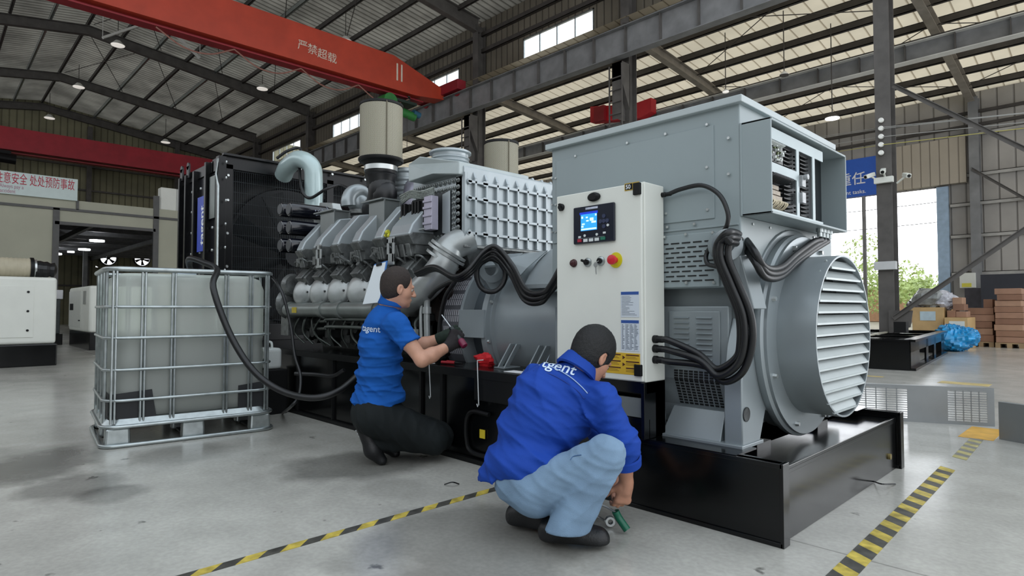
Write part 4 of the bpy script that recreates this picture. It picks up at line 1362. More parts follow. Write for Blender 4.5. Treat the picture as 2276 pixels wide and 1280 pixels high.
for k in range(5):
    z = 1.86 + k * 0.012
    mb.tube([(-4.16, 2.8 - k * 0.006, z), (-4.0, 2.77, z + 0.02), (-3.85, 2.78 - k * 0.004, z - 0.005), (-3.74, 2.80, z + 0.015)], 0.010, 6)
mb.build('harness', mat('braided_grey', '#8f9590', 0.5, metal=0.4, var=0.4, scale=80), em, smooth=60)
mb = MB().tube([(-4.22, 2.74, 1.60), (-4.1, 2.73, 1.60), (-3.8, 2.76, 1.61)], 0.008, 8)
mb.build('fuel_line', SILV, em, smooth=60)
mb = MB()
for k in range(3):
    mb.lathe([(0.018, 0), (0.018, 0.025)], (-4.27 + k * 0.03, 2.70, 1.585 + (k % 2) * 0.03), (1, 0.2, 0.2), 10)
mb.build('yellow_connector', mat('connector_yellow', '#c3c13a', 0.4, var=0.1), em)
# hood above the cover and bellows stack
mb = MB()
mb.prism([(-4.08, 2.80, 2.02), (-4.08, 2.80, 2.165), (-3.93, 2.80, 2.20), (XA - 0.01, 2.86, 2.10), (XA - 0.01, 2.86, 2.0), (-3.75, 2.80, 2.03)], (0, 0.75, 0))
mb.build('cooler_hood', mat('hood_light_grey', '#a7b0b0', 0.38, metal=0.2, var=0.05), icb, bevel=0.008)
for (c_, r_, zb2, zt2) in (((-4.07, 3.22), 0.165, 2.12, 2.335), ((-5.0, 3.42), 0.15, 2.0, 2.36)):
    prof = [(r_ * 0.93, 0)]
    n_c = 5; H_ = zt2 - zb2
    for k in range(n_c):
        z = H_ * 0.08 + k * H_ * 0.14
        prof += [(r_ * 0.93, z), (r_ * 1.0, z + H_ * 0.05), (r_ * 1.0, z + H_ * 0.08), (r_ * 0.93, z + H_ * 0.12)]
    prof += [(r_ * 0.95, H_ * 0.86), (r_ * 1.09, H_ * 0.9), (r_ * 1.09, H_ * 0.97), (r_ * 1.0, H_), (r_ * 0.9, H_), (r_ * 0.9, H_ * 0.7)]
    mb = MB().lathe(prof, (c_[0], c_[1], zb2), (0, 0, 1), 40, cap=False)
    mb.build('exhaust_bellows', COOL, eng, smooth=30)
mb = MB().tube([(-4.75, 3.35, 1.55), (-4.72, 3.3, 1.8), (-4.72, 3.3, 2.05), (-4.85, 3.4, 2.16)], 0.10, 18)
mb.build('riser_pipe', mat('riser_purple_grey', '#7f7d88', 0.35, metal=0.5, var=0.15), eng, smooth=50)


# air filters
def air_filter(c, r, z0, z1, label=None):
    m_ = bpy.data.materials.get('filter_mesh')
    if m_ is None:
        m_ = bpy.data.materials.new('filter_mesh'); m_.use_nodes = True
        n, l = m_.node_tree.nodes, m_.node_tree.links
        b = n['Principled BSDF']; t = n.new('ShaderNodeTexCoord'); s = n.new('ShaderNodeSeparateXYZ'); l.new(t.outputs['UV'], s.inputs[0])

        def M(op, a, b2, c2=None):
            x = n.new('ShaderNodeMath'); x.operation = op
            for i_, v in enumerate((a, b2, c2)):
                if v is None: continue
                if isinstance(v, (int, float)): x.inputs[i_].default_value = v
                else: l.new(v, x.inputs[i_])
            return x.outputs[0]
        U = M('MULTIPLY', s.outputs[0], 62.0); V = M('MULTIPLY', s.outputs[1], 46.0)
        d1 = M('FRACT', M('ADD', U, V), None); d2 = M('FRACT', M('SUBTRACT', U, V), None)
        e1_ = M('ABSOLUTE', M('SUBTRACT', d1, 0.5), None); e2_ = M('ABSOLUTE', M('SUBTRACT', d2, 0.5), None)
        mx = M('MAXIMUM', e1_, e2_)
        hole = M('LESS_THAN', mx, 0.31)
        pl = M('MULTIPLY', s.outputs[0], 90.0)
        pf = M('ABSOLUTE', M('SUBTRACT', M('FRACT', pl, None), 0.5), None)
        c1 = n.new('ShaderNodeMix'); c1.data_type = 'RGBA'; c1.inputs[6].default_value = lin('#6a604a'); c1.inputs[7].default_value = lin('#352e1e'); l.new(pf, c1.inputs[0])
        c2_ = n.new('ShaderNodeMix'); c2_.data_type = 'RGBA'; c2_.inputs[6].default_value = lin('#a5a290'); l.new(hole, c2_.inputs[0]); l.new(c1.outputs[2], c2_.inputs[7])
        l.new(c2_.outputs[2], b.inputs['Base Color']); b.inputs['Roughness'].default_value = 0.5
        bp = n.new('ShaderNodeBump'); bp.inputs['Strength'].default_value = 0.5; bp.inputs['Distance'].default_value = 0.004; bp.invert = True
        l.new(hole, bp.inputs['Height']); l.new(bp.outputs[0], b.inputs['Normal'])
    N = 72
    me = bpy.data.meshes.new('air_filter')
    vs, fs = [], []
    o0 = Vector(eng.location)
    for i in range(N + 1):
        a = 2 * PI * i / N
        for z in (z0 + 0.012, z1 - 0.012):
            vs.append(Vector((c[0] + r * math.cos(a), c[1] + r * math.sin(a), z)) - o0)
    for i in range(N):
        fs.append((2 * i, 2 * i + 2, 2 * i + 3, 2 * i + 1))
    me.from_pydata(vs, [], fs)
    uv = me.uv_layers.new(name='UVMap')
    for f in me.polygons:
        for li, vi in zip(f.loop_indices, f.vertices):
            k = vi // 2; uv.data[li].uv = (k / N, (vi % 2) * (z1 - z0) / (r * 2.6))
    me.materials.append(m_)
    me.polygons.foreach_set('use_smooth', [True] * len(me.polygons))
    o = bpy.data.objects.new('air_filter', me); COL.objects.link(o); o.parent = eng
    mb = MB().lathe([(r * 0.6, 0.0), (r * 1.03, 0.0), (r * 1.03, -0.022), (r * 0.98, -0.03), (r * 0.98, 0.0)], (c[0], c[1], z1), (0, 0, 1), 48, cap=False)
    mb.lathe([(r * 0.2, 0.0), (r * 1.02, 0.0), (r * 1.06, 0.012), (r * 1.06, 0.03), (r * 1.0, 0.03)], (c[0], c[1], z0 - 0.02), (0, 0, 1), 48, cap=False)
    mb.cyl((c[0], c[1], z1 - 0.02), (c[0], c[1], z1 - 0.01), r * 0.95, n=40)
    mb.build('filter_end_cap', BLACKM, o, smooth=40)
    mb = MB(); a = R(-18)
    mb.beam((c[0] + r * math.cos(a), c[1] + r * math.sin(a), z0 + 0.01), (c[0] + r * math.cos(a), c[1] + r * math.sin(a), z1 - 0.01), 0.012, 0.012)
    mb.build('filter_seam', mat('seam_brown', '#5c5644', 0.5, var=0), o)
    return o


f1 = (-4.97, 3.1)
air_filter(f1, 0.2, 2.40, 2.93)
mb = MB().lathe([(0.2, 0), (0.165, -0.02), (0.15, -0.06)], (f1[0], f1[1], 2.385), (0, 0, 1), 32)
mb.build('filter_neck', BLACKM, eng, smooth=40)
MB().lathe([(0.153, 0), (0.156, 0.0), (0.156, -0.045), (0.153, -0.045)], (f1[0], f1[1], 2.34), (0, 0, 1), 32).build('hose_clamp', BOLTM, eng, smooth=30)
mb = MB().lathe([(0.148, 0.01), (0.15, -0.03), (0.143, -0.04), (0.15, -0.05), (0.138, -0.09), (0.13, -0.16)], (f1[0], f1[1], 2.30), (0, 0, 1), 28)
mb.tube([(f1[0], f1[1], 2.2), (f1[0] + 0.02, f1[1], 2.08), (f1[0] - 0.12, f1[1] + 0.05, 1.98), (f1[0] - 0.3, f1[1] + 0.12, 1.98)], 0.128, 22)
mb.ball((f1[0] + 0.06, f1[1], 2.06), (0.13, 0.12, 0.15), 16, 10)
mb.build('intake_elbow', RUBBER, eng, smooth=50)
f2 = (-4.37, 4.1)
air_filter(f2, 0.17, 2.22, 2.64)
# turbocharger
tcn = Vector((-5.52, 3.2, 2.08))
mb = MB()
pts = []
for k in range(13):
    a = R(-100 + k * 25); rr = 0.10 + 0.003 * k
    pts.append(tcn + Vector((0.0, rr * math.cos(a) * 1.0, rr * math.sin(a))))
mb.tube(pts, 0.045, 14, r1=0.075)
mb.lathe([(0.07, -0.10), (0.095, -0.09), (0.10, 0.02), (0.05, 0.07)], tcn, (1, 0, 0), 26)
tb_ = mb.build('turbocharger', COOL, eng, smooth=50)
mb = MB().lathe([(0.075, -0.10), (0.09, -0.16), (0.11, -0.165), (0.11, -0.18), (0.07, -0.17), (0.02, -0.10)], tcn, (1, 0.15, 0), 26)
mb.build('turbine_inlet', mat('turbo_dark', '#3a2f30', 0.4, metal=0.6, var=0.3), tb_, smooth=40)
mb = MB().lathe([(0.06, 0), (0.08, 0.02), (0.08, 0.2), (0.11, 0.22), (0.11, 0.26)], tcn - Vector((0, 0, 0.34)), (0, 0, 1), 20)
mb.build('turbine_foot', SILVD, tb_, smooth=40)
# big air elbow at the flywheel end
p0, p1, p2, p3 = PY(1000, 552, 2.86), PY(985, 590, 2.80), PY(945, 638, 2.74), PY(905, 668, 2.76)
mb = MB().tube([p0 + Vector((0.06, 0.15, 0.08)), p0, p1, p2, p3, p3 + Vector((-0.12, 0.14, -0.02))], 0.108, 26, r1=0.112)
el = mb.build('air_elbow', SILV, eng, smooth=60)
dd = (p2 - p0).normalized()
mb = MB()
for off, r_ in ((0.02, 0.150), (0.05, 0.158), (0.10, 0.142)):
    mb.lathe([(0.11, -0.012), (r_, -0.010), (r_, 0.010), (0.11, 0.012)], p0 + dd * off, dd, 32)
mb.build('elbow_flange', SILV, el, smooth=35)
# oil/fuel filters in pairs
FLT = mat('filter_black_blue', '#0a0c16', 0.18, var=0.1, coat=0.5)
CAPM = mat('filter_cap_grey', '#35383c', 0.4, var=0.15)
LBW = mat('filter_label_white', '#8f97a5', 0.5, var=0)
for i, pz in enumerate((465, 505, 545)):
    for j, (px_, Y_) in enumerate(((641, 2.70), (622, 2.74))):
        p = PY(px_, pz, Y_)
        f_ = MB().lathe([(0.05, 0), (0.068, 0.006), (0.076, 0.02), (0.076, 0.42), (0.066, 0.45), (0.066, 0.52)], p, (0, 1, 0), 24)
        fo = f_.build('oil_filter', FLT, eng, smooth=35)
        MB().lathe([(0.0, -0.004), (0.055, -0.004), (0.06, 0.004)], p, (0, 1, 0), 24).build('filter_cap', CAPM, fo, smooth=35)
        if j == 0:
            mb = MB(); rr = random.Random(i)
            for k in range(9):
                y = p.y + 0.26 + k * 0.015
                for q in range(3):
                    a = R(-50 + rr.random() * 70)
                    c = Vector((p.x + 0.077 * math.cos(a), y, p.z + 0.077 * math.sin(a)))
                    mb.box(c - Vector((0.001, 0.005, 0.004)), c + Vector((0.001, 0.005, 0.004)))
            mb.lathe([(0.0772, 0), (0.0772, 0.006)], p + Vector((0, 0.40, 0)), (0, 1, 0), 24, cap=False)
            mb.build('filter_print', LBW, fo)
mb = MB().box((-6.55, 3.2, 1.5), (-6.2, 3.3, 2.12)).prism([(-6.5, 3.22, 2.05), (-6.1, 3.22, 2.05), (-6.15, 3.22, 2.16), (-6.45, 3.22, 2.2)], (0, 0.25, 0))
mb.build('filter_head', SILV, eng, bevel=0.01)
# flywheel guard drum
GXA, GXB, GR = -3.72, -3.46, 0.53
mb = MB().lathe([(GR - 0.01, 0), (GR, 0), (GR, GXB - GXA), (GR - 0.01, GXB - GXA)], (GXA, YC, ZC + 0.01), (1, 0, 0), 64)
gd = mb.build('flywheel_guard', mat('guard_grey', '#5e5f64', 0.45, metal=0.3, var=0.1), eng, smooth=30)
mb = MB()
for band in range(9):
    for k in range(10):
        a0 = R(205 - band * 13.5 - 1.2); a1 = R(205 - band * 13.5 - 11.5)
        x = GXA + 0.02 + k * 0.023
        for q in range(2):
            b0 = a0 + (a1 - a0) * q / 2; b1 = a0 + (a1 - a0) * (q + 0.92) / 2
            rr = GR + 0.0015
            mb.quad((x, YC + rr * math.cos(b0), ZC + .01 + rr * math.sin(b0)), (x + 0.013, YC + rr * math.cos(b0), ZC + .01 + rr * math.sin(b0)), (x + 0.013, YC + rr * math.cos(b1), ZC + .01 + rr * math.sin(b1)), (x, YC + rr * math.cos(b1), ZC + .01 + rr * math.sin(b1)))
mb.build('guard_slot', mat('guard_slot_light', '#a3a3a8', 0.5, var=0.1), gd)
mb = MB().lathe([(0.40, -0.015), (0.565, -0.015), (0.565, 0.015), (0.40, 0.015)], (GXB, YC, ZC + 0.01), (1, 0, 0), 64)
mb.build('guard_flange', ALT, eng, smooth=30)
mb = MB().lathe([(0.46, 0), (0.46, 0.24)], (GXB, YC, ZC + 0.01), (1, 0, 0), 48)
mb.build('coupling_neck', mat('neck_dark_grey', '#4b5257', 0.4, metal=0.3, var=0.1), eng, smooth=30)
for a in (178, 118, 240, 62):
    t = R(a); rr = 0.555
    c = Vector((GXB, YC + rr * math.cos(t), ZC + 0.01 + rr * math.sin(t)))
    u = Vector((0, -math.sin(t), math.cos(t)))
    MB().beam(c + Vector((-0.02, 0, 0)), c + Vector((0.26, 0, 0)), 0.02, 0.2, u).build('bridge_plate', ALT, eng, bevel=0.003)
# gear case clutter between the bank and the guard
mb = MB()
mb.box((-3.95, 2.95, 0.62), (-3.72, 3.85, 1.45))
for k in range(26):
    x = -3.96 + rn.random() * 0.25; z = 0.66 + rn.random() * 0.7; s_ = 0.02 + rn.random() * 0.04
    mb.cyl((x, 2.96, z), (x, 2.92 - rn.random() * 0.06, z), s_, n=12)
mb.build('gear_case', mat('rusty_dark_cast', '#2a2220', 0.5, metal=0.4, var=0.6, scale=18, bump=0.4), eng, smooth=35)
mb = MB()
mb.tube([(-3.66, 2.78, 1.15), (-3.72, 2.74, 1.1), (-3.74, 2.74, 0.98), (-3.73, 2.74, 0.72)], 0.024, 10)
mb.tube([(-3.80, 2.80, 1.2), (-3.81, 2.74, 1.0), (-3.79, 2.73, 0.72)], 0.014, 8)
mb.lathe([(0.034, 0), (0.034, 0.05)], (-3.74, 2.74, 0.96), (0, 0, 1), 8)
mb.lathe([(0.03, -0.012), (0.045, -0.012), (0.045, 0.012), (0.03, 0.012), (0.03, -0.012)], (-3.92, 2.72, 0.80), (0, 1, 0), 16, cap=False)
mb.box((-3.9, 2.70, 0.78), (-3.83, 2.73, 0.84))
mb.build('drain_pipe', SILV, eng, smooth=50)

# cables: loop over the lifting eye to the cabinet
pA = [PY(930, 610, 2.66), PY(970, 596, 2.62), PY(1015, 618, 2.60), PY(1045, 605, 2.62)]
pB = [PX(1072, 570, -3.10), PX(1100, 560, -3.04), PX(1135, 600, -2.92), PY(1165, 655, 2.72), PY(1200, 662, 2.70), PY(1222, 640, 2.70), Vector((-2.285, 2.70, 1.3))]
for k in range(3):
    o = (k - 1) * 0.03
    pts = [p + Vector((0, -0.012 * k, o * 0.35)) for p in pA] + [p + Vector((0.02 * k, -0.012 * k, o)) for p in pB[:-1]] + [pB[-1] + Vector((0, 0, o * 2))]
    cable('black cable from engine over the lifting eye to the cabinet, %s strand' % ('lower', 'middle', 'upper')[k], pts, 0.0165, name='engine_cable')
lp_ = []
cc_ = at(1091, 612, (e2.dot(FW0)) - 0.10)
for k in range(19):
    a = R(100 + k * 37)
    rx, rz_ = 0.095 + 0.004 * (k % 3), 0.115
    lp_.append(cc_ + RT * (rx * math.cos(a)) + UP0 * (rz_ * math.sin(a)) + FW0 * (0.004 * (k % 5)))
cable('coil of black cable hung in a round loop on the lifting eye', lp_, 0.017, name='cable_coil')
cable('black hose climbing from the gear case past the mesh guard', [PY(955, 660, 2.7), PY(975, 640, 2.66), PY(1010, 625, 2.64), PY(990, 660, 2.66), PY(978, 720, 2.7), PY(975, 790, 2.7)], 0.016, name='engine_hose')

# ---------------------------------------------------------------- radiator
rad = thing('radiator', 'huge black radiator with mesh guards, bolted side posts and a blue side label', 'radiator', (-8.4, 3.5, 0.6))
RX, RX2, RY0, RY1, RZ1 = -7.6, -9.15, 2.55, 4.75, 2.84
RB = mat('radiator_black', '#060709', 0.3, var=0.3, scale=4, spec=0.35)
mb = MB().box((RX2, RY0 + 0.1, 0.6), (RX2 + 0.35, RY1, RZ1 - 0.05)); mb.build('core', BLACKM, rad)
mb = MB()
mb.box((RX - 0.35, RY0, RZ1 - 0.16), (RX, RY1, RZ1)).box((RX - 0.02, RY0, RZ1 - 0.01), (RX + 0.05, RY1, RZ1 + 0.02))
mb.box((RX2, RY0, RZ1 - 0.16), (RX - 0.3, RY0 + 0.1, RZ1 - 0.02))
mb.build('top_tank', RB, rad, bevel=0.004)
mb = MB()
mb.box((RX - 0.06, RY0, 0.6), (RX, RY0 + 0.13, RZ1 - 0.1)).box((RX - 0.06, RY1 - 0.13, 0.6), (RX, RY1, RZ1 - 0.1)).box((RX - 0.06, RY0, 0.6), (RX, RY1, 0.8)).box((RX - 0.06, 3.9, 0.6), (RX, 4.0, RZ1 - 0.1))
mb.build('guard_frame', RB, rad, bevel=0.004)
# far end: half wall with round fan opening
mb = MB()
N = 40; fy, fz, fr_ = 3.65, 1.72, 0.92
y0_, y1_, z0_, z1_ = RY0 + 0.02, RY1 - 0.02, 0.62, RZ1 - 0.1
for k in range(N):
    def lim(t):
        cc, ss = math.cos(t), math.sin(t); q = []
        if cc > 1e-6: q.append((y1_ - fy) / cc)
        if cc < -1e-6: q.append((y0_ - fy) / cc)
        if ss > 1e-6: q.append((z1_ - fz) / ss)
        if ss < -1e-6: q.append((z0_ - fz) / ss)
        l_ = min(q); return fy + l_ * cc, fz + l_ * ss, fy + fr_ * cc, fz + fr_ * ss
    t0, t1 = 2 * PI * k / N, 2 * PI * (k + 1) / N
    a, b = lim(t0), lim(t1)
    mb.quad((RX - 0.5, a[0], a[1]), (RX - 0.5, b[0], b[1]), (RX - 0.5, b[2], b[3]), (RX - 0.5, a[2], a[3]))
mb.lathe([(fr_, -0.12), (fr_, 0.12)], (RX - 0.5, fy, fz), (1, 0, 0), N, cap=False)
mb.build('fan_shroud', RB, rad)
mb = MB().cyl((RX - 0.6, fy, fz), (RX - 0.35, fy, fz), 0.16, n=20)
fh = mb.build('fan_hub', mat('fan_hub_grey', '#1c1e20', 0.4, metal=0.4, var=0.1), rad)
mb = MB()
for k in range(8):
    t = R(20 + 45 * k)
    u, v = Vector((0, math.cos(t), math.sin(t))), Vector((0, -math.sin(t), math.cos(t)))
    c = Vector((RX - 0.48, fy, fz))
    mb.prism([c + u * 0.14 - v * 0.05 + Vector((0.03, 0, 0)), c + u * 0.86 - v * 0.13 + Vector((0.05, 0, 0)), c + u * 0.86 + v * 0.13 - Vector((0.05, 0, 0)), c + u * 0.14 + v * 0.05 - Vector((0.03, 0, 0))], (0.012, 0, 0))
mb.build('fan_blade', mat('fan_blade_grey', '#1d2022', 0.4, metal=0.3, var=0.1), rad)
# wire guard
mb = MB()
y = RY0 + 0.14
while y < RY1 - 0.12:
    mb.box((RX - 0.022, y, 0.8), (RX - 0.018, y + 0.004, RZ1 - 0.16)); y += 0.0235
z = 0.85
while z < RZ1 - 0.17:
    mb.box((RX - 0.03, RY0 + 0.1, z), (RX - 0.024, RY1 - 0.1, z + 0.005)); z += 0.13
mb.build('wire_guard', mat('guard_wire', '#262b2e', 0.35, metal=0.5, var=0), rad)
# side posts and bolts
mb = MB()
mb.box((RX2, RY0 + 0.02, 0.6), (RX - 0.04, RY0 + 0.05, RZ1 - 0.1))
mb.build('side_panel', mat('radiator_side', '#0c0d16', 0.3, var=0.3, scale=3), rad)
for i, (x, wd_) in enumerate(((RX2 + 0.02, 0.05), (-8.86, 0.05), (-8.52, 0.06), (-8.06, 0.06), (RX - 0.02, 0.1))):
    mb = MB().box((x - wd_ / 2, RY0 - 0.05, 0.6), (x + wd_ / 2, RY0 + 0.04, RZ1 - (0.02 if x > -8.3 else 0.06)))
    p_ = mb.build('side_post', RB, rad, bevel=0.003)
    mb = MB()
    for z in (1.45, 1.72, 2.0, 2.28, 2.55, 2.74):
        mb.lathe([(0.02, 0), (0.014, 0.012)], (x + wd_ / 2 + 0.0 + (0.06 if i else 0.05), RY0 + 0.02, z), (0, -1, 0), 10)
        if x > -8.0: mb.lathe([(0.02, 0), (0.014, 0.012)], (x - 0.2, RY0 + 0.02, z), (0, -1, 0), 10)
    mb.build('post_bolt', BOLTM, p_)
MB().box((-8.42, RY0 - 0.02, 1.72), (-8.10, RY0 - 0.01, 2.42)).build('blue_label', mat('label_royal_blue', '#1c3fb5', 0.4, var=0.05), rad)
text('label_lettering', 'tagent', (-8.16, RY0 - 0.021, 1.80), (0, 0, 1), (-1, 0, 0), 0.2, WLET, rad, 0.001, bold=0.02)
mb = MB().box((-7.98, RY0 - 0.02, 2.1), (-7.78, RY0 + 0.0, 2.62)); mb.build('sight_plate', mat('sight_grey', '#4b5652', 0.25, metal=0.4, var=0.3, scale=3), rad)
mb = MB().tube([(RX + 0.03, RY0 - 0.06, 2.78), (RX - 0.02, RY0 - 0.06, 2.60), (RX + 0.03, RY0 - 0.05, 2.45), (RX + 0.03, RY0 - 0.05, 0.65)], 0.014, 8, smooth=False)
mb.build('overflow_pipe', GALV, rad, smooth=50)
mb = MB()
for x, s_ in ((RX2 + 0.05, 0.0), (-8.82, 0.0)):
    mb.lathe([(0.05, -0.01), (0.05, 0.01)], (x, RY0 - 0.02, RZ1 + 0.06), (0, 1, 0), 18)
    mb.box((x - 0.05, RY0 - 0.03, RZ1 - 0.1), (x + 0.05, RY0 - 0.01, RZ1 + 0.06))
mb.build('lifting_lug', RB, rad)
mb = MB()
for y in (3.3, 3.5, 3.75, 3.95, 4.45, 4.6):
    mb.lathe([(0.02, 0), (0.014, 0.012)], (RX + 0.05, y, RZ1 - 0.03), (1, 0, 0), 10)
for y in (2.62,):
    for z in (1.5, 1.9, 2.3, 2.6): mb.lathe([(0.02, 0), (0.014, 0.012)], (RX, y, z), (1, 0, 0), 10)
mb.build('guard_bolt', BOLTM, rad)
# charge-air pipe, pale blue-grey, from the radiator top down to the engine
CP = mat('charge_pipe_pale', '#a9bcbc', 0.28, metal=0.15, var=0.05, coat=0.4)
mb = MB().tube([(-7.42, 3.22, 2.66), (-7.25, 3.2, 2.74), (-7.02, 3.24, 2.80), (-6.86, 3.32, 2.70), (-6.84, 3.34, 2.5), (-6.84, 3.34, 2.1)], 0.105, 24)
mb.build('charge_air_pipe', CP, eng, smooth=60)
mb = MB()
for z in (2.17,):
    mb.lathe([(0.10, -0.03), (0.125, -0.03), (0.125, 0.03), (0.10, 0.03)], (-6.84, 3.34, z - 0.06), (0, 0, 1), 24)
mb.build('pipe_clamp', BOLTM, eng, smooth=30)
cable('thin black hose arching behind the pale pipe above the radiator', [PX(615, 352, -7.4), PX(640, 335, -7.3), PX(668, 332, -7.2), PX(666, 380, -7.0), PX(672, 425, -6.8), PX(690, 440, -6.7), PX(725, 420, -6.5), PX(755, 412, -6.5), PX(785, 425, -6.3)], 0.018, name='coolant_hose')
# ---------------------------------------------------------------- IBC tank
IA = PZ(228, 1000)
IB = PZ(605, 955)
iu = (IB - IA).normalized()                 # along the front face
iv = Vector((-iu.y, iu.x, 0))               # away from the aisle (-X side)
if iv.x > 0: iv = -iv
IW, ID, IH = (IB - IA).length, 1.0, 1.30
ibc = thing('intermediate_bulk_container', 'white plastic liquid tank in a steel tube cage on a metal pallet', 'tank', IA + iu * IW / 2 + iv * ID / 2)


def ip(u, v, z): return IA + iu * u + iv * v + Vector((0, 0, z))


def rrect(ins, z, rad, n=6, w_=None, d_=None):
    pts = []
    u0, u1, v0, v1 = ins, IW - ins, ins, ID - ins
    for cu, cv, a0 in ((u1 - rad, v1 - rad, 0), (u0 + rad, v1 - rad, 90), (u0 + rad, v0 + rad, 180), (u1 - rad, v0 + rad, 270)):
        for k in range(n + 1):
            a = R(a0 + 90 * k / n)
            pts.append(ip(cu + rad * math.cos(a), cv + rad * math.sin(a), z))
    return pts


def plastic(name, col, tr, rough=0.35):
    m = mat(name, col, rough, var=0.05, scale=2.5)
    n, l = m.node_tree.nodes, m.node_tree.links
    b = n['Principled BSDF']
    tl = n.new('ShaderNodeBsdfTranslucent'); tl.inputs[0].default_value = lin(col)
    tp = n.new('ShaderNodeBsdfTransparent'); tp.inputs[0].default_value = lin('#e8efe8')
    m1 = n.new('ShaderNodeMixShader'); m1.inputs[0].default_value = 0.5
    m2 = n.new('ShaderNodeMixShader'); m2.inputs[0].default_value = tr
    l.new(b.outputs[0], m1.inputs[1]); l.new(tl.outputs[0], m1.inputs[2])
    l.new(m1.outputs[0], m2.inputs[1]); l.new(tp.outputs[0], m2.inputs[2])
    l.new(m2.outputs[0], n['Material Output'].inputs[0])
    return m


bot = MB().loft([rrect(0.10, 0.19, 0.12), rrect(0.05, 0.21, 0.14), rrect(0.035, 0.30, 0.15), rrect(0.035, 0.66, 0.15), rrect(0.04, 0.72, 0.15), rrect(0.035, 0.78, 0.15), rrect(0.035, 1.15, 0.15), rrect(0.06, 1.235, 0.16), rrect(0.12, 1.265, 0.16)]).build('bottle', plastic('bottle_plastic', '#f2f5f0', 0.48), ibc, smooth=60)
MB().loft([rrect(0.11, 0.20, 0.12), rrect(0.05, 0.24, 0.14), rrect(0.048, 0.76, 0.14), rrect(0.05, 0.77, 0.14)]).build('liquid', mat('liquid_grey_green', '#2c382e', 0.2, var=0.15, scale=3), bot, smooth=60)
MB().lathe([(0.02, 0.0), (0.09, 0.0), (0.09, 0.03), (0.08, 0.035), (0.02, 0.035)], ip(IW / 2, ID / 2, 1.262), (0, 0, 1), 24).build('lid', mat('lid_blue_white', '#c3d0dc', 0.4, var=0.05), bot, smooth=35)
PROT = mat('protector_black', '#15171a', 0.55, var=0.1)
for ua, ub in ((0.045, 0.33), (IW - 0.26, IW - 0.045)):
    mb = MB()
    q = [ip(ua, 0.03, 0.2), ip(ub, 0.03, 0.2), ip(ub - 0.03, 0.03, 0.40), ip(ua, 0.03, 0.38)]
    mb.prism(q, iv * 0.004)
    mb.build('corner_protector', PROT, ibc)
mb = MB()
q = [ip(0.03, 0.05, 0.2), ip(0.03, 0.4, 0.2), ip(0.03, 0.4, 0.38), ip(0.03, 0.05, 0.38)]
mb.prism(q, iu * 0.004); mb.build('corner_protector', PROT, ibc)
# cage
for k, z in enumerate((1.285, 1.01, 0.785, 0.555, 0.335)):
    r_ = 0.019 if k == 0 else 0.0115
    pts = rrect(0.0, z, 0.12, 5)
    mb = MB().tube(pts + [pts[0]], r_, 8, smooth=False)
    mb.build('cage_hoop', GALV, ibc, smooth=60)
for u in (0.055, 0.235, 0.43, 0.80, 0.985, IW - 0.05):
    mb = MB()
    for v in (0.012, ID - 0.012):
        for du in (-0.011, 0.011):
            mb.tube([ip(u + du, v, 0.17), ip(u + du, v, 1.27)], 0.0085, 6, smooth=False)
    mb.build('cage_upright', GALV, ibc, smooth=60)
for v in (0.12, 0.35, 0.62, 0.88):
    mb = MB()
    for u in (0.012, IW - 0.012):
        mb.tube([ip(u, v, 0.17), ip(u, v, 1.27)], 0.012, 6, smooth=False)
    mb.build('cage_upright', GALV, ibc, smooth=60)
# pallet
mb = MB().loft([rrect(0.0, 0.135, 0.12), rrect(-0.01, 0.15, 0.12), rrect(0.02, 0.20, 0.12)])
mb.build('pallet_tray', GALV, ibc, smooth=35)
mb = MB()
pts = rrect(-0.012, 0.15, 0.12, 5); mb.tube(pts + [pts[0]], 0.014, 8, smooth=False)
pts = rrect(-0.012, 0.016, 0.1, 5)
mb.tube(pts + [pts[0]], 0.016, 8, smooth=False)
mb.build('pallet_rail', GALV, ibc, smooth=60)
for u in (0.09, IW / 2, IW - 0.09):
    for v in (0.06, ID / 2, ID - 0.06):
        mb = MB().loft([[ip(u - 0.08, v - 0.05, 0.01), ip(u + 0.08, v - 0.05, 0.01), ip(u + 0.08, v + 0.05, 0.01), ip(u - 0.08, v + 0.05, 0.01)], [ip(u - 0.075, v - 0.05, 0.14), ip(u + 0.075, v - 0.05, 0.14), ip(u + 0.075, v + 0.05, 0.14), ip(u - 0.075, v + 0.05, 0.14)]])
        mb.build('pallet_foot', GALV, ibc, bevel=0.015)
for u in (0.09, IW / 2, IW - 0.09):
    MB().beam(ip(u, 0.02, 0.018), ip(u, ID - 0.02, 0.018), 0.1, 0.016).build('pallet_runner', BLACKM, ibc)
# hoses
h0 = [ip(0.62, 0.45, 1.30), ip(0.58, 0.30, 1.40), ip(0.66, 0.12, 1.36), ip(0.725, 0.0, 1.30)]
h1 = [at(474, 640, 4.6), at(510, 740, 4.55), at(560, 820, 4.5), at(620, 866, 4.45), at(690, 884, 4.4), at(750, 870, 4.45), at(800, 830, 4.6)]
cable('thick black hose running from the tank top down to the floor side of the base', h0 + h1, 0.024, name='fuel_hose')
cable('thin dark hose hanging from the right rim of the caged tank', [ip(0.9, 0.5, 1.28), ip(IW - 0.02, 0.3, 1.315), at(622, 640, 5.0), at(645, 720, 4.95), at(655, 790, 4.9), at(668, 835, 4.85), at(664, 880, 4.75), at(645, 905, 4.75), PZ(628, 918, 0.012)], 0.012, name='fuel_hose')
cable('black return hose lying in front of the engine base behind the thick hose', [at(655, 830, 5.1), at(700, 832, 5.1), at(740, 835, 5.05), at(765, 822, 5.0)], 0.016, name='fuel_hose')
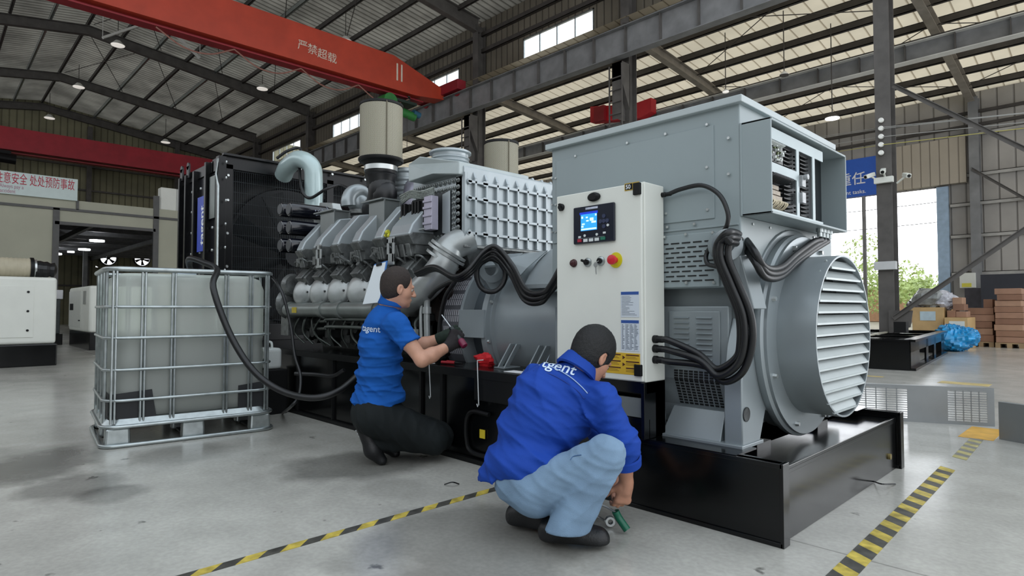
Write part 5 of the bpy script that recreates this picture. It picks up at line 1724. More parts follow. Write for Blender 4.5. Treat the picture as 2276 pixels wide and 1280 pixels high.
# jug on a battery box behind the tank
jx, jy = -5.85, 2.42
o = MB().box((jx - 0.16, jy - 0.1, 0), (jx + 0.16, jy + 0.12, 0.42)).build('battery_box', BLACKM, bevel=0.01); tag(o, 'black box on the floor under the white jug, behind the caged tank', 'box')
jg = thing('plastic_jug', 'white plastic jug standing on a black box behind the caged tank', 'jug', (jx, jy, 0.42))
mb = MB().box((jx - 0.12, jy - 0.08, 0.421), (jx + 0.12, jy + 0.08, 0.62)); mb.build('body', mat('jug_white', '#cfd4d2', 0.4, var=0.05), jg, bevel=0.03, seg=3)
MB().tube([(jx - 0.08, jy, 0.61), (jx - 0.06, jy, 0.67), (jx + 0.05, jy, 0.67), (jx + 0.07, jy, 0.61)], 0.012, 8).build('handle', mat('jug_white', '#cfd4d2'), jg, smooth=60)

# ---------------------------------------------------------------- left: other machines
g1 = thing('canopy_generator', 'large white enclosed generator on a black base at the left edge', 'generator', (-14.6, 0, 0))
MB().box((-16.5, -2.4, 0.38), (-13.28, 1.72, 1.54)).build('canopy', WHITE, g1, bevel=0.05, seg=3)
MB().box((-16.5, -2.42, 0), (-13.25, 1.74, 0.38)).build('base', BLACK, g1, bevel=0.02)
mb = MB().box((-13.285, -1.8, 0.5), (-13.27, 1.4, 1.38)); mb.build('side_door', WHITE, g1, bevel=0.004)
mb = MB()
for z in (0.62, 0.95, 1.28): mb.cyl((-13.275, 1.32, z), (-13.26, 1.32, z), 0.02, n=10)
mb.build('door_rivet', BLACKM, g1)
af = thing('spare_air_filter', 'ribbed tan air filter with black hose end lying on the white generator roof', 'filter', (-13.9, 0.5, 1.54))
FY = PX(66, 600, -13.7).y
prof = []
for k in range(22):
    prof += [(0.165, k * 0.06), (0.172, k * 0.06 + 0.015), (0.172, k * 0.06 + 0.03), (0.165, k * 0.06 + 0.045)]
MB().lathe(prof, (-13.7, FY - 1.3, 1.715), (0, 1, 0), 28).build('filter_body', mat('filter_tan', '#b0a892', 0.6, var=0.1), af, smooth=40)
MB().lathe([(0.175, 0), (0.185, 0.0), (0.185, 0.05), (0.15, 0.06)], (-13.7, FY, 1.715), (0, 1, 0), 28).build('end_ring', BLACKM, af, smooth=35)
MB().lathe([(0.152, 0), (0.155, 0.0), (0.155, 0.03)], (-13.7, FY + 0.06, 1.715), (0, 1, 0), 24).build('clamp', BOLTM, af, smooth=35)
MB().lathe([(0.15, 0), (0.155, 0.05), (0.14, 0.1), (0.15, 0.15), (0.12, 0.2), (0.14, 0.26), (0.05, 0.3)], (-13.7, FY + 0.09, 1.70), (0.1, 1, -0.05), 14).build('hose_end', RUBBER, af)
g2 = thing('canopy_generator', 'smaller white enclosed generator behind the caged tank, black control window on its side', 'generator', (-18.6, 3.4, 0))
MB().box((-20.0, 2.86, 0.42), (-17.3, 4.2, 1.54)).build('canopy', WHITE, g2, bevel=0.06, seg=3)
MB().box((-20.0, 2.88, 0.0), (-17.32, 4.18, 0.42)).build('base', BLACK, g2, bevel=0.01)
mb = MB().box((-19.8, 2.845, 0.95), (-19.3, 2.86, 1.12)); mb.build('control_window', BLACKM, g2)
mb = MB().box((-19.95, 2.848, 0.52), (-18.3, 2.862, 1.44)); mb.build('side_door', mat('door_white', '#c9cbc4', 0.4, var=0.03), g2)
MB().box((-17.95, 2.84, 1.1), (-17.7, 2.86, 1.42)).build('louvre', mat('louvre_grey', '#8b8d88', 0.5, var=0.1), g2)
MB().box((-18.55, 2.84, 0.68), (-18.35, 2.86, 0.71)).build('door_latch', BLACKM, g2)
g3 = thing('engine_unit', 'dark unit with white top standing between the two white generators', 'generator', (-21.5, 2.6, 0))
MB().box((-22.2, 2.0, 0.3), (-20.6, 2.75, 1.25)).build('body', mat('unit_dark_grey', '#3d4243', 0.5, var=0.4, scale=5), g3, bevel=0.02)
MB().box((-22.25, 1.95, 1.25), (-20.55, 2.8, 1.5)).build('top_box', mat('unit_white', '#c4c5c8', 0.5, var=0.1), g3, bevel=0.02)
MB().box((-22.3, 1.95, 0), (-20.5, 2.8, 0.3)).build('base', BLACK, g3)
ac = thing('air_conditioner', 'white outdoor air conditioner unit with two fans on top of the partition', 'air conditioner', (-24.6, 5.95, 4.5))
a0, a1 = PX(357, 468, -24.05), PX(393, 420, -24.05)
MB().box((-24.05, a0.y, 4.5), (-24.45, a1.y, a1.z)).build('housing', WHITE, ac, bevel=0.02)
a2 = PX(408, 420, -24.05)
MB().box((-24.05, a1.y, 4.5), (-24.40, a2.y + 0.5, a1.z)).build('fan_housing', mat('ac_grey_white', '#b9bbb8', 0.5, var=0.05), ac, bevel=0.02)
mb = MB()
for z in (4.72, 5.0): mb.cyl((-24.05, a1.y + 0.2, z), (-24.035, a1.y + 0.2, z), 0.11, n=20)
mb.build('fan_grille', BLACKM, ac)
# safety sign on the partition
s0 = PX(0, 385, -23.9); s1 = PX(172, 444, -23.9)
zt2, zb2 = 5.18, 4.50
sg = thing('safety_sign', 'long white safety sign with red Chinese lettering on top of the partition', 'sign', (-23.9, s1.y - 2.5, zb2))
MB().box((-23.93, s1.y - 6, zb2 - 0.02), (-23.9, s1.y, zt2)).build('board', mat('sign_board_pale', '#c7d6d4', 0.5, var=0.04), sg)
text('sign_lettering', '注意安全 处处预防事故', (-23.895, PX(166, 420, -23.9).y, zb2 + 0.335), (0, 1, 0), (0, 0, 1), 0.37, RLET, sg, 0.002, bold=0.0, align='RIGHT', squash=0.52)
text('sign_small_lettering', 'Always pay a', (-23.895, PX(52, 435, -23.9).y, zb2 + 0.17), (0, 1, 0), (0, 0, 1), 0.17, mat('sign_pink', '#b37f92', 0.6, var=0), sg, 0.002, align='RIGHT', squash=0.65)
text('sign_small_lettering', 'accident', (-23.895, PX(34, 440, -23.9).y, zb2 + 0.02), (0, 1, 0), (0, 0, 1), 0.17, mat('sign_pink', '#b37f92', 0.6, var=0), sg, 0.002, align='RIGHT', squash=0.65)

# ---------------------------------------------------------------- cranes
cr1 = thing('overhead_crane', 'orange-red overhead crane girder with white lettering, crossing the roof above the engine', 'crane', (-19.0, 4.0, 9.0))
mb = MB().prism([(-19.35, -6, 9.0), (-19.35, 13.2, 9.0), (-19.35, 14.5, 9.15), (-19.35, 14.5, 9.55), (-19.35, 12.2, 10.25), (-19.35, -6, 10.25)], (0.62, 0, 0))
gd1 = mb.build('girder', CRANE, cr1, bevel=0.01)
mb = MB().box((-19.25, -6, 8.86), (-18.85, 13.6, 8.9)).box((-19.06, -6, 8.9), (-19.04, 13.6, 9.0))
mb.build('lower_rail', CRANE_D, cr1)
mb = MB().box((-20.3, 14.35, 9.3), (-17.7, 14.75, 9.68)); mb.cyl((-20.0, 14.55, 9.33), (-20.0, 14.6, 9.33), 0.2, n=16).cyl((-18, 14.55, 9.33), (-18, 14.6, 9.33), 0.2, n=16)
mb.build('end_truck', CRANE_D, cr1, bevel=0.01)
for i_, (ch, px_, py_) in enumerate((('严', 661, 106), ('禁', 683, 115), ('超', 705, 125), ('载', 727, 134))):
    p = PX(px_, py_, -18.72)
    text('girder_lettering', ch, (-18.72, p.y, p.z), (0, 1, 0), (0, 0, 1), 0.36, mat('paint_pale', '#d9cdbd', 0.6, var=0.1), cr1, 0.003)
for px_ in (883, 893):
    p = PX(px_, 165, -18.72)
    MB().box((-18.73, p.y - 0.03, 9.35), (-18.715, p.y + 0.03, 9.98)).build('girder_stripe', mat('paint_pale', '#d9cdbd'), cr1)
mb = MB()
for k in range(4):
    y = 12.9 - k * 2.1
    mb.tube([(-18.8, y, 8.8), (-18.8, y - 0.7, 8.45), (-18.8, y - 1.4, 8.45), (-18.8, y - 2.1, 8.8)], 0.022, 6)
mb.build('festoon_cable', mat('cable_pale_red', '#9a6d62', 0.5, var=0.1), cr1, smooth=60)
hs = thing('crane_hoist', 'green electric hoist hanging under the end of the red crane', 'hoist', (-19.0, 12.6, 8.2))
GRN = mat('hoist_green', '#2f7a3a', 0.45, var=0.2, scale=8)
mb = MB().cyl((-19.3, 12.0, 8.5), (-18.6, 12.0, 8.5), 0.28, n=20).cyl((-19.0, 12.2, 8.42), (-19.0, 13.3, 8.25), 0.16, n=16); mb.build('drum', GRN, hs, smooth=40)
mb = MB().box((-19.3, 11.9, 8.6), (-18.7, 13.2, 8.7)).box((-19.2, 12.0, 8.7), (-19.1, 12.1, 8.95)).box((-18.95, 12.9, 8.7), (-18.85, 13.0, 8.95)); mb.build('trolley', mat('hoist_dark', '#24332b', 0.5, var=0.2), hs)
MB().cyl((-18.95, 13.2, 8.4), (-18.95, 13.5, 8.35), 0.12, n=14).build('motor', mat('hoist_blue', '#2b5f78', 0.5, var=0.1), hs, smooth=40)
MB().tube([(-18.9, 12.5, 8.3), (-18.9, 12.5, 7.2)], 0.02, 6, smooth=False).tube([(-18.9, 12.9, 8.3), (-18.9, 12.9, 6.9)], 0.012, 6, smooth=False).lathe([(0.03, 0), (0.07, -0.05), (0.04, -0.2)], (-18.9, 12.5, 7.2), (0, 0, 1), 10).build('chain_and_hook', STEEL_P, hs)
cr2 = thing('overhead_crane', 'darker red overhead crane girder in front of the far end wall', 'crane', (-40, 4, 9))
MB().prism([(-40.3, -6, 9.05), (-40.3, 13.6, 9.05), (-40.3, 14.5, 9.2), (-40.3, 14.5, 9.6), (-40.3, 13, 10.2), (-40.3, -6, 10.2)], (0.6, 0, 0)).build('girder', mat('crane_crimson', '#a32330', 0.45, var=0.15, scale=2), cr2)
MB().box((-40.25, -6, 8.9), (-39.8, 13.6, 8.95)).build('lower_rail', CRANE_D, cr2)
MB().box((-41.3, 14.35, 9.3), (-38.7, 14.75, 9.68)).build('end_truck', CRANE_D, cr2)
hs2 = MB().cyl((-39.6, 2.2, 8.6), (-39.6, 3.3, 8.55), 0.25, n=14).box((-39.9, 2.4, 8.7), (-39.5, 3.1, 8.95)).build('crane_hoist', BLACKM); tag(hs2, 'dark hoist under the far red crane at the left edge', 'hoist')
cr3 = thing('overhead_crane', 'bright red crane end seen in the lower bay behind the steel column', 'crane', (-12.6, 18.6, 7.0))
a, b = PY(1312, 272, 19.3), PY(1447, 217, 19.3)
RED3 = mat('crane_bright_red', '#b8202c', 0.45, var=0.15, scale=2)
MB().prism([(a.x, 19.3, a.z), (a.x, 19.3, a.z + 0.65), (b.x - 0.8, 19.3, b.z - 0.05), (b.x, 19.3, b.z), (b.x, 19.3, b.z - 0.52), (b.x - 0.5, 19.3, b.z - 0.65)], (0, 0.345, 0)).build('girder', RED3, cr3)
MB().box((a.x + 0.3, 19.15, a.z - 0.1), (a.x + 0.8, 19.3, a.z + 0.5)).build('buffer', CRANE_D, cr3)

# ---------------------------------------------------------------- hanging lamps
def high_bay(p, r, label, lit=False, rod=1.0):
    rod = (roofz(p[1]) if p[1] < 15 else r2(p[1]) + 0.45) - p[2] - r * 0.7
    t = thing('high_bay_lamp', label, 'lamp', p, 'high-bay lamps')
    p = Vector(p)
    MB().lathe([(r * 0.15, r * 0.75), (r * 0.35, r * 0.7), (r * 0.6, r * 0.4), (r * 1.0, 0.0), (r * 0.97, -0.01)], p, (0, 0, 1), 24, cap=False).build('shade', LAMPW if not lit else STEEL_P, t, smooth=40)
    MB().cyl(p + Vector((0, 0, 0.0)), p + Vector((0, 0, -0.03)), r * 0.93, n=20).build('diffuser', GLOW if lit else mat('lamp_dim_glow', '#ffffff', 0.5, var=0, emit='#fff8ee', estr=0.55), t)
    MB().tube([p + Vector((0, 0, r * 0.7)), p + Vector((0, 0, r * 0.7 + rod))], 0.015, 5, smooth=False).build('hanger', STEEL_P, t)
    return t


for px_, py_, X_, lb in ((262, 100, -30.2, 'white dome lamp under the roof, just left below the nearest red crane'), (175, 193, -37.6, 'white dome lamp under the second rafter at far left'), (110, 262, -44, 'small white dome lamp above the far red crane, farthest left'), (583, 197, -30.2, 'white dome lamp hanging between the first two rafters near the windows'), (768, 92, -21.5, 'white dome lamp above the red crane girder, top centre'), (368, 316, -42, 'small white dome lamp above the black radiator, far rafter')):
    high_bay(PX(px_, py_, X_), 0.27, lb, rod=0.5)
high_bay(PY(1850, 262, 19.0), 0.2, 'lit high-bay lamp glowing above the alternator terminal box', lit=True, rod=0.9)
high_bay(PY(1743, 166, 17.5), 0.13, 'dark unlit lamp on a long rod left of the tall right column', rod=1.4).children[0].data.materials[0] = STEEL_P
high_bay(PY(1613, 203, 17.6), 0.10, 'small pale lamp peeking over the alternator lid', rod=0.5)

for (p0_, p1_), lb in ((((228, 84), (318, 54)), 'white tube light fixture under the roof left of the red crane, left one'), (((387, 74), (444, 129)), 'white tube light fixture under the roof left of the red crane, right one')):
    a_, b2_ = PX(p0_[0], p0_[1], -27), PX(p1_[0], p1_[1], -27)
    mb = MB().beam(a_, b2_, 0.12, 0.08)
    for q in (a_, b2_): mb.beam(q, (q.x, q.y, roofz(q.y)), 0.02, 0.02)
    o = mb.build('tube_light', mat('fixture_white', '#c9c9c4', 0.5, var=0)); tag(o, lb, 'lamp')
# ---------------------------------------------------------------- far right
bn = thing('blue_banner', 'blue banner with white Chinese lettering over the open doorway', 'banner', (-9, 25.85, 5.4))
MB().box((-13.0, 25.83, 5.32), (-6.72, 26.01, 6.78)).build('cloth', BLUESIGN, bn)
p = PY(1925, 405, 25.82)
text('banner_lettering', '重任', (p.x, 25.82, p.z), (1, 0, 0), (0, 0, 1), 0.52, WLET, bn, 0.004, bold=0.006, align='RIGHT', squash=0.95)
p = PY(1925, 428, 25.82)
text('banner_small_lettering', 'important tasks.', (p.x, 25.82, p.z), (1, 0, 0), (0, 0, 1), 0.21, WLET, bn, 0.004, bold=0.005, align='RIGHT')
# cameras and fittings on the tall column
for i, (dx, dz, ya) in enumerate(((-0.28, 0.02, -0.5), (-0.02, 0.08, 0.15), (0.42, -0.08, 0.6))):
    lb = ('left one of three', 'middle one of three', 'right one of three')[i]
    p = PY(1965, 388, 14.9) + Vector((dx, 0, dz))
    t = thing('security_camera', 'white security camera on the tall right column, %s' % lb, 'camera', p, 'security cameras')
    d = Vector((ya, -0.9, -0.35)).normalized()
    MB().beam(p - d * 0.12, p + d * 0.12, 0.1, 0.09).build('housing', WHITE, t, bevel=0.015)
    MB().cyl(p + d * 0.12, p + d * 0.125, 0.035, n=12).build('lens', BLACKM, t)
    MB().beam(p, p + Vector((-dx * 0.5, 0.12, -0.12)), 0.03, 0.03).build('bracket', WHITE, t)
o = MB().box((-4.05, 14.9, 3.9), (-3.65, 15.0, 4.05)); 
p = PY(1966, 397, 14.9)
o = MB().box((p.x - 0.22, 14.93, p.z - 0.08), (p.x + 0.15, 15.02, p.z + 0.05)).build('camera_bracket', WHITE, bevel=0.01); tag(o, 'white bracket plate carrying the cameras on the tall column', 'bracket')
for i, y_ in enumerate((268, 286, 304, 322, 340)):
    p = PY(1959, y_, 15.03)
    o = MB().lathe([(0.02, 0), (0.055, 0.01), (0.055, 0.03), (0.035, 0.035), (0.055, 0.045), (0.045, 0.07)], (p.x, 15.03, p.z), (0, -1, 0), 14).build('insulator', LAMPW, smooth=40)
    tag(o, 'white porcelain insulator on the tall right column, %s from the top' % ('first', 'second', 'third', 'fourth', 'fifth')[i], 'insulator', 'insulators on the column')
for i, (y0, y1, c_) in enumerate(((283, 262, 0), (286, 262, 0), (322, 292, 1), (304, 282, 0))):
    a = PY(1959, y0, 14.97); b = PY(2276, y1, 14.97); c2 = PY(1700, y0 + 40, 19.5)
    o = MB().tube([c2, a, b + Vector((1, 0, 0))], 0.008, 5, smooth=False).build('wire', mat('wire_yellowish', '#b5ad5c', 0.5, var=0) if c_ else mat('wire_grey', '#9a9a96', 0.5, var=0))
    tag(o, ('yellow thin wire strung past the tall column at the fourth insulator', 'grey thin wire strung past the tall column, %s' % ('first', 'second', '', 'third')[i])[0 if c_ else 1], 'wire')
p = PY(1967, 590, 14.9)
o = MB().box((p.x - 0.22, 14.92, p.z - 0.09), (p.x + 0.2, 15.04, p.z + 0.09)).build('junction_box', mat('box_pale', '#c2c4c4', 0.5, var=0.05), bevel=0.01); tag(o, 'pale junction box on the tall column at door height', 'box')
# black base frame
C0, C1, C2 = PZ(2023, 824), PZ(2103, 782), PZ(1900, 812)
fu = (C1 - C0).normalized(); fv = Vector((-fu.y, fu.x, 0)); fL = 5.0
if fv.x > 0: fv = -fv
bf = thing('base_frame', 'empty black steel base frame lying on the floor by the doorway', 'base frame', C0 + fu * 2.5 + fv * 1.0)
FH = 0.5


def fp(u, v, z): return C0 + fu * u + fv * v + Vector((0, 0, z))


for v in (0.0, 1.9):
    mb = MB().beam(fp(0, v, FH - 0.02), fp(fL, v, FH - 0.02), 0.16, 0.04).beam(fp(0, v, 0.02), fp(fL, v, 0.02), 0.16, 0.04).beam(fp(0, v, FH / 2), fp(1.0, v, FH / 2), 0.03, FH - 0.05)
    mb.beam(fp(1.9, v, FH / 2), fp(2.2, v, FH / 2), 0.03, FH - 0.05).beam(fp(3.1, v, FH / 2), fp(3.4, v, FH / 2), 0.03, FH - 0.05).beam(fp(4.4, v, FH / 2), fp(fL, v, FH / 2), 0.03, FH - 0.05)
    mb.beam(fp(0, v, FH - 0.12), fp(fL, v, FH - 0.12), 0.03, 0.18)
    mb.build('long_beam', BLACK, bf)
for u in (0.0, fL):
    MB().beam(fp(u, 0, FH / 2), fp(u, 1.9, FH / 2), 0.03, FH).beam(fp(u, 0, FH - 0.02), fp(u, 1.9, FH - 0.02), 0.12, 0.03).build('end_plate', BLACK, bf)
for u in (1.1, 2.4, 3.7):
    MB().beam(fp(u, 0, FH - 0.1), fp(u, 1.9, FH - 0.1), 0.12, 0.14).build('cross_beam', BLACK, bf)
MB().beam(fp(0.6, 0.9, FH - 0.02), fp(4.2, 0.9, FH - 0.02), 0.06, 0.03).build('pale_strip', mat('strip_pale', '#a9a595', 0.5, var=0.1), bf)
MB().beam(fp(3.2, 0.55, FH), fp(3.2, 0.55, FH + 0.22), 0.22, 0.2, (0, 1, 0)).build('black_bracket', BLACKM, bf)
# crates, cartons, bags
PLY = mat('plywood_tan', '#c2a271', 0.6, var=0.12, scale=3)


def carton(p_px, q_px, Y_, dep, z0=None, z1=None, m_=None):
    a, b = PY(p_px[0], p_px[1], Y_), PY(q_px[0], q_px[1], Y_)
    return MB().box((a.x, Y_, a.z if z0 is None else z0), (b.x, Y_ + dep, b.z if z1 is None else z1))


cA = thing('wooden_crate', 'tan plywood crate with a pale blue label, heaped with bags', 'crate', (PY(2060, 760, 18.6).x, 19, 0))
cb = carton((2028, 730), (2097, 683), 18.6, 1.3, 0); cb.build('box', PLY, cA, bevel=0.01)
a, b = PY(2045, 712, 18.59), PY(2079, 692, 18.59)
MB().box((a.x, 18.585, a.z), (b.x, 18.6, b.z)).build('label', mat('label_pale_blue', '#b9ccd4', 0.5, var=0.1, scale=8), cA)
cB = thing('wooden_crate', 'small plywood crate with a white panel behind the blue plastic', 'crate', (PY(2124, 760, 18.4).x, 18.8, 0))
carton((2099, 730), (2151, 706), 18.4, 1.0, 0).build('box', PLY, cB, bevel=0.01)
a, b = PY(2110, 735, 18.39), PY(2144, 714, 18.39)
MB().box((a.x, 18.385, a.z), (b.x, 18.4, b.z)).build('panel', mat('panel_offwhite', '#d6dcd8', 0.5, var=0.05), cB)


def lump(name, c, r, m_, seed, amp=0.25, n=26, m=18, flat=True):
    rr = np.random.RandomState(seed)
    dirs = rr.normal(size=(26, 3)); dirs /= np.linalg.norm(dirs, axis=1)[:, None]
    amps = rr.uniform(-1, 1, 26)
    dirs3 = rr.normal(size=(9, 3)); amps3 = rr.uniform(-1, 1, 9)
    mb = MB().ball((0, 0, 0), 1.0, n, m)
    for v in mb.bm.verts:
        d = np.array(v.co)
        f = 1 + amp * float(np.sum(amps * np.exp(-((1 - dirs @ d) * 9)))) + amp * 1.3 * float(np.sum(amps3 * np.abs(dirs3 @ d * 7 % 2 - 1) ** 1.5)) / 3
        v.co = Vector((v.co.x * f * r[0], v.co.y * f * r[1], v.co.z * f * r[2])) + Vector(c)
        if flat and v.co.z < c[2] - r[2] * 0.8: v.co.z = c[2] - r[2] * 0.8
    return mb.build(name, m_, smooth=50 if amp < 0.2 else 28)


BAGS = [((2062, 664), 0.38, 0.30, '#8f9392', 'grey crumpled plastic bag on the plywood crate, largest in the middle'), ((2100, 672), 0.32, 0.26, '#c3c4cc', 'white scrunched plastic bag on the right end of the plywood crate'), ((2040, 674), 0.26, 0.2, '#5d5a5c', 'dark bag on the left end of the plywood crate'), ((2080, 657), 0.2, 0.18, '#9aa09d', 'small pale bag on top of the heap on the crate')]
for i, (pp, rx, rz_, c_, lb) in enumerate(BAGS):
    p = PY(pp[0], pp[1], 19.0)
    o = lump('plastic_bag', p, (rx, rx * 0.9, rz_), mat('bag_' + c_[1:], c_, 0.3, var=0.4, scale=9), 20 + i, 0.3); tag(o, lb, 'bag')
p = PY(2130, 752, 17.4)
BLU = mat('blue_plastic_sheet', '#1e93cf', 0.25, var=0.3, scale=9, coat=0.3)
o = lump('blue_plastic_bag', (p.x, 17.4, 0.30), (0.52, 0.5, 0.375), BLU, 5, 0.28, 60, 40); tag(o, 'bright blue crumpled plastic sheet heap on the floor by the crates', 'plastic sheet')
CARD = [mat('cardboard_%d' % i, c_, 0.75, var=0.12, scale=4) for i, c_ in enumerate(('#94705a', '#a07c66', '#8a6753', '#a9866e'))]
PALM = mat('pallet_wood', '#9a8262', 0.7, var=0.2, scale=6)
rr = random.Random(9)
ordn = ('lowest', 'second', 'third', 'fourth', 'fifth', 'sixth', 'seventh', 'eighth', 'ninth')
for si, (pa, pb, Y_, dep, nz, top, nm) in enumerate(((2152, 2209, 19.8, 1.0, 5, 684, 'left cardboard stack'), (2212, 2276, 19.6, 1.1, 9, 641, 'tall right cardboard stack'))):
    a, b = PY(pa, 760, Y_), PY(pb, 760, Y_)
    zt = PY(pa, top, Y_).z
    pl = thing('wooden_pallet', 'wooden pallet under the %s' % nm, 'pallet', ((a.x + b.x) / 2, Y_ + dep / 2, 0))
    mb = MB()
    for k in range(3): mb.box((a.x + (b.x - a.x - 0.1) * k / 2, Y_, 0), (a.x + (b.x - a.x - 0.1) * k / 2 + 0.1, Y_ + dep, 0.1))
    mb.build('runner', PALM, pl)
    MB().box((a.x, Y_, 0.1), (b.x, Y_ + dep, 0.13)).build('deck', PALM, pl)
    h = (zt - 0.13) / nz
    for k in range(nz):
        j = rr.uniform(-0.03, 0.03)
        j2 = 0.0 if k < nz * 0.6 else rr.uniform(0, 0.1)
        o = MB().box((a.x + j + j2, Y_ + rr.uniform(0, .06), 0.132 + k * h), (b.x + j - j2 * 0.5, Y_ + dep, 0.13 + (k + 1) * h - 0.004)).build('cardboard_box', CARD[(k * 3 + si) % 4], bevel=0.008)
        tag(o, 'flat brown cardboard box, %s from the floor in the %s' % (ordn[k], nm), 'box', 'cardboard boxes in the %s' % nm)
for i, (pa, pb, lb) in enumerate((((2105, 705), (2124, 690), 'small brown carton on the small crate, left'), ((2125, 705), (2148, 692), 'small brown carton on the small crate, right'), ((2118, 690), (2143, 676), 'brown carton in the second layer above the small crate'), ((2117, 676), (2138, 661), 'topmost brown carton above the small crate'), ((2186, 684), (2206, 665), 'greenish brown carton on top of the left cardboard stack'))):
    Y_ = 18.7 if i < 4 else 20.0
    zz = {0: 1.0, 1: 1.0}
    o = carton(pa, pb, Y_, 0.5).build('cardboard_box', CARD[i % 4], bevel=0.006); tag(o, lb, 'box', 'small cartons')
o = carton((2183, 760), (2290, 607), 23.2, 1.2, 0).build('dark_cabinet', mat('cabinet_navy', '#23262f', 0.5, var=0.1)); tag(o, 'big dark navy enclosure standing behind the cardboard stacks', 'enclosure')
eb = thing('electrical_box', 'white wall electrical box with yellow label right of the doorway', 'electrical box', (PY(2150, 640, 25.6).x, 25.6, 1.9))
carton((2133, 640), (2168, 606), 25.45, 0.3).build('box', WHITE, eb, bevel=0.01)
carton((2138, 638), (2159, 629), 25.44, 0.012).build('label', mat('label_bright_yellow', '#d8cf4a', 0.5, var=0.05), eb)
o = carton((2145, 690), (2182, 640), 24.2, 0.6, 0).build('equipment_rack', mat('rack_dark', '#3c3a41', 0.5, var=0.3, scale=6)); tag(o, 'dark equipment rack between the doorway and the navy enclosure', 'rack')
# perforated guard panels standing on edge
LP = mat('panel_galv_grey', '#8b8e8f', 0.42, metal=0.5, var=0.08, scale=4)


def guard_panel(q0, q1, h, label, slots):
    t = thing('perforated_panel', label, 'metal panel', q0)
    d = (q1 - q0); L = d.length; d.normalize(); n_ = Vector((d.y, -d.x, 0))
    mb = MB()

    def bar(u0, u1, z0_, z1_):
        a, b = q0 + d * u0, q0 + d * u1
        mb.prism([a + Vector((0, 0, z0_)), b + Vector((0, 0, z0_)), b + Vector((0, 0, z1_)), a + Vector((0, 0, z1_))], n_ * 0.006)
    u = 0
    mb2 = None
    bar(0, L, 0, 0.03); bar(0, L, h - 0.03, h)
    mb.prism([q0 + Vector((0, 0, h)), q1 + Vector((0, 0, h)), q1 + Vector((0, 0, h - 0.004)), q0 + Vector((0, 0, h - 0.004))], n_ * -0.05)
    for (a0, a1) in slots:
        if a0 > u: bar(u, a0, 0.03, h - 0.03)
        k = 0
        nrow = 13
        for r_ in range(nrow):
            z = 0.03 + (h - 0.06) * (r_ + 0.6) / nrow
            bar(a0, a1, z, z + (h - 0.06) / nrow * 0.3)
        for c_ in range(1, 5):
            x = a0 + (a1 - a0) * c_ / 5
            bar(x - 0.004, x + 0.004, 0.03, h - 0.03)
        u = a1
    if u < L: bar(u, L, 0.03, h - 0.03)
    mb.build('sheet', LP, t)
    return t


q1 = PZ(2211, 948); q0 = PZ(2008, 936); q0 = q1 + (q0 - q1).normalized() * 1.75
L_ = (q1 - q0).length
guard_panel(q0, q1, 0.32, 'long low perforated metal panel standing on the floor behind the black base', [(0.12, 0.42), (0.72, 1.12), (L_ - 0.33, L_ - 0.05)])
qa, qb = PZ(2222, 976), PZ(2276, 986)
guard_panel(qa, qa + (qb - qa).normalized() * 1.2, 0.285, 'plain grey metal panel at the right edge, nearer than the perforated one', [])

# ---------------------------------------------------------------- outside
LEAF = mat('leaf_green', '#b3c47c', 0.6, var=0.35, scale=2)
TRUNK = mat('trunk_brown', '#6b5a45', 0.8, var=0.2)


def bush(px_, py_, Y_, r, h, label, seed, nm='tree', dens=1500):
    p = PY(px_, py_, Y_); c = Vector((p.x, Y_, 0))
    t = thing(nm, label, nm, c)
    rr_ = np.random.RandomState(seed)
    mb = MB()
    blobs = [(rr_.uniform(-r, r), rr_.uniform(-r, r), rr_.uniform(h * .45, h * .9), rr_.uniform(r * .35, r * .6)) for _ in range(9)]
    for k in range(dens):
        bx_, by_, bz_, br = blobs[k % 9]
        d = rr_.normal(size=3); d /= np.linalg.norm(d)
        q = Vector((bx_, by_, bz_)) + Vector(d) * br * rr_.uniform(0.6, 1.0)
        if q.z < 0.1: q.z = 0.1
        q += c
        s_ = rr_.uniform(0.08, 0.2)
        a = Vector(rr_.normal(size=3)).normalized(); b = a.orthogonal().normalized()
        mb.quad(q - a * s_, q + b * s_ * 0.5, q + a * s_, q - b * s_ * 0.5)
    mb.build('foliage', LEAF, t)
    mb = MB()
    mb.tube([c, c + Vector((0.1, 0, h * 0.4)), c + Vector((0, 0, h * 0.7))], 0.12, 8)
    mb.build('trunk', TRUNK, t, smooth=60)
    return t


bush(1815, 600, 44, 3.2, 6.2, 'sunlit tree outside seen between the terminal box and the louvred outlet', 1)
bush(1892, 640, 52, 2.6, 4.6, 'sunlit green tree outside just left of the tall column', 2)
bush(2020, 640, 47, 2.2, 3.6, 'sunlit bush outside right of the tall column, beside the brace', 3)
bush(2090, 660, 40, 1.7, 2.6, 'low yellow-green bush outside at the doorway edge', 4, 'bush')
bl = MB().box((-16, 52, 0), (-9, 56, 2.6)).build('outdoor_shed', mat('shed_terracotta', '#b78d6f', 0.8, var=0.1)); tag(bl, 'low tan building outside beyond the trees', 'building')
pl_ = PY(1922, 560, 36)
pw = MB().tube([(pl_.x, 36, 0), (pl_.x, 36, 8.5)], 0.1, 8, smooth=False).build('utility_pole', STEEL); tag(pw, 'thin utility pole outside the doorway', 'pole')
for k in range(3):
    z = 5.2 + k * 1.0
    o = MB().tube([(pl_.x - 22, 36, z + 0.8), (pl_.x, 36, z), (pl_.x + 16, 36, z + 0.9)], 0.02, 5).build('power_line', STEEL)
    tag(o, 'thin power line outside the doorway, %s of three' % ('lowest', 'middle', 'highest')[k], 'power line')

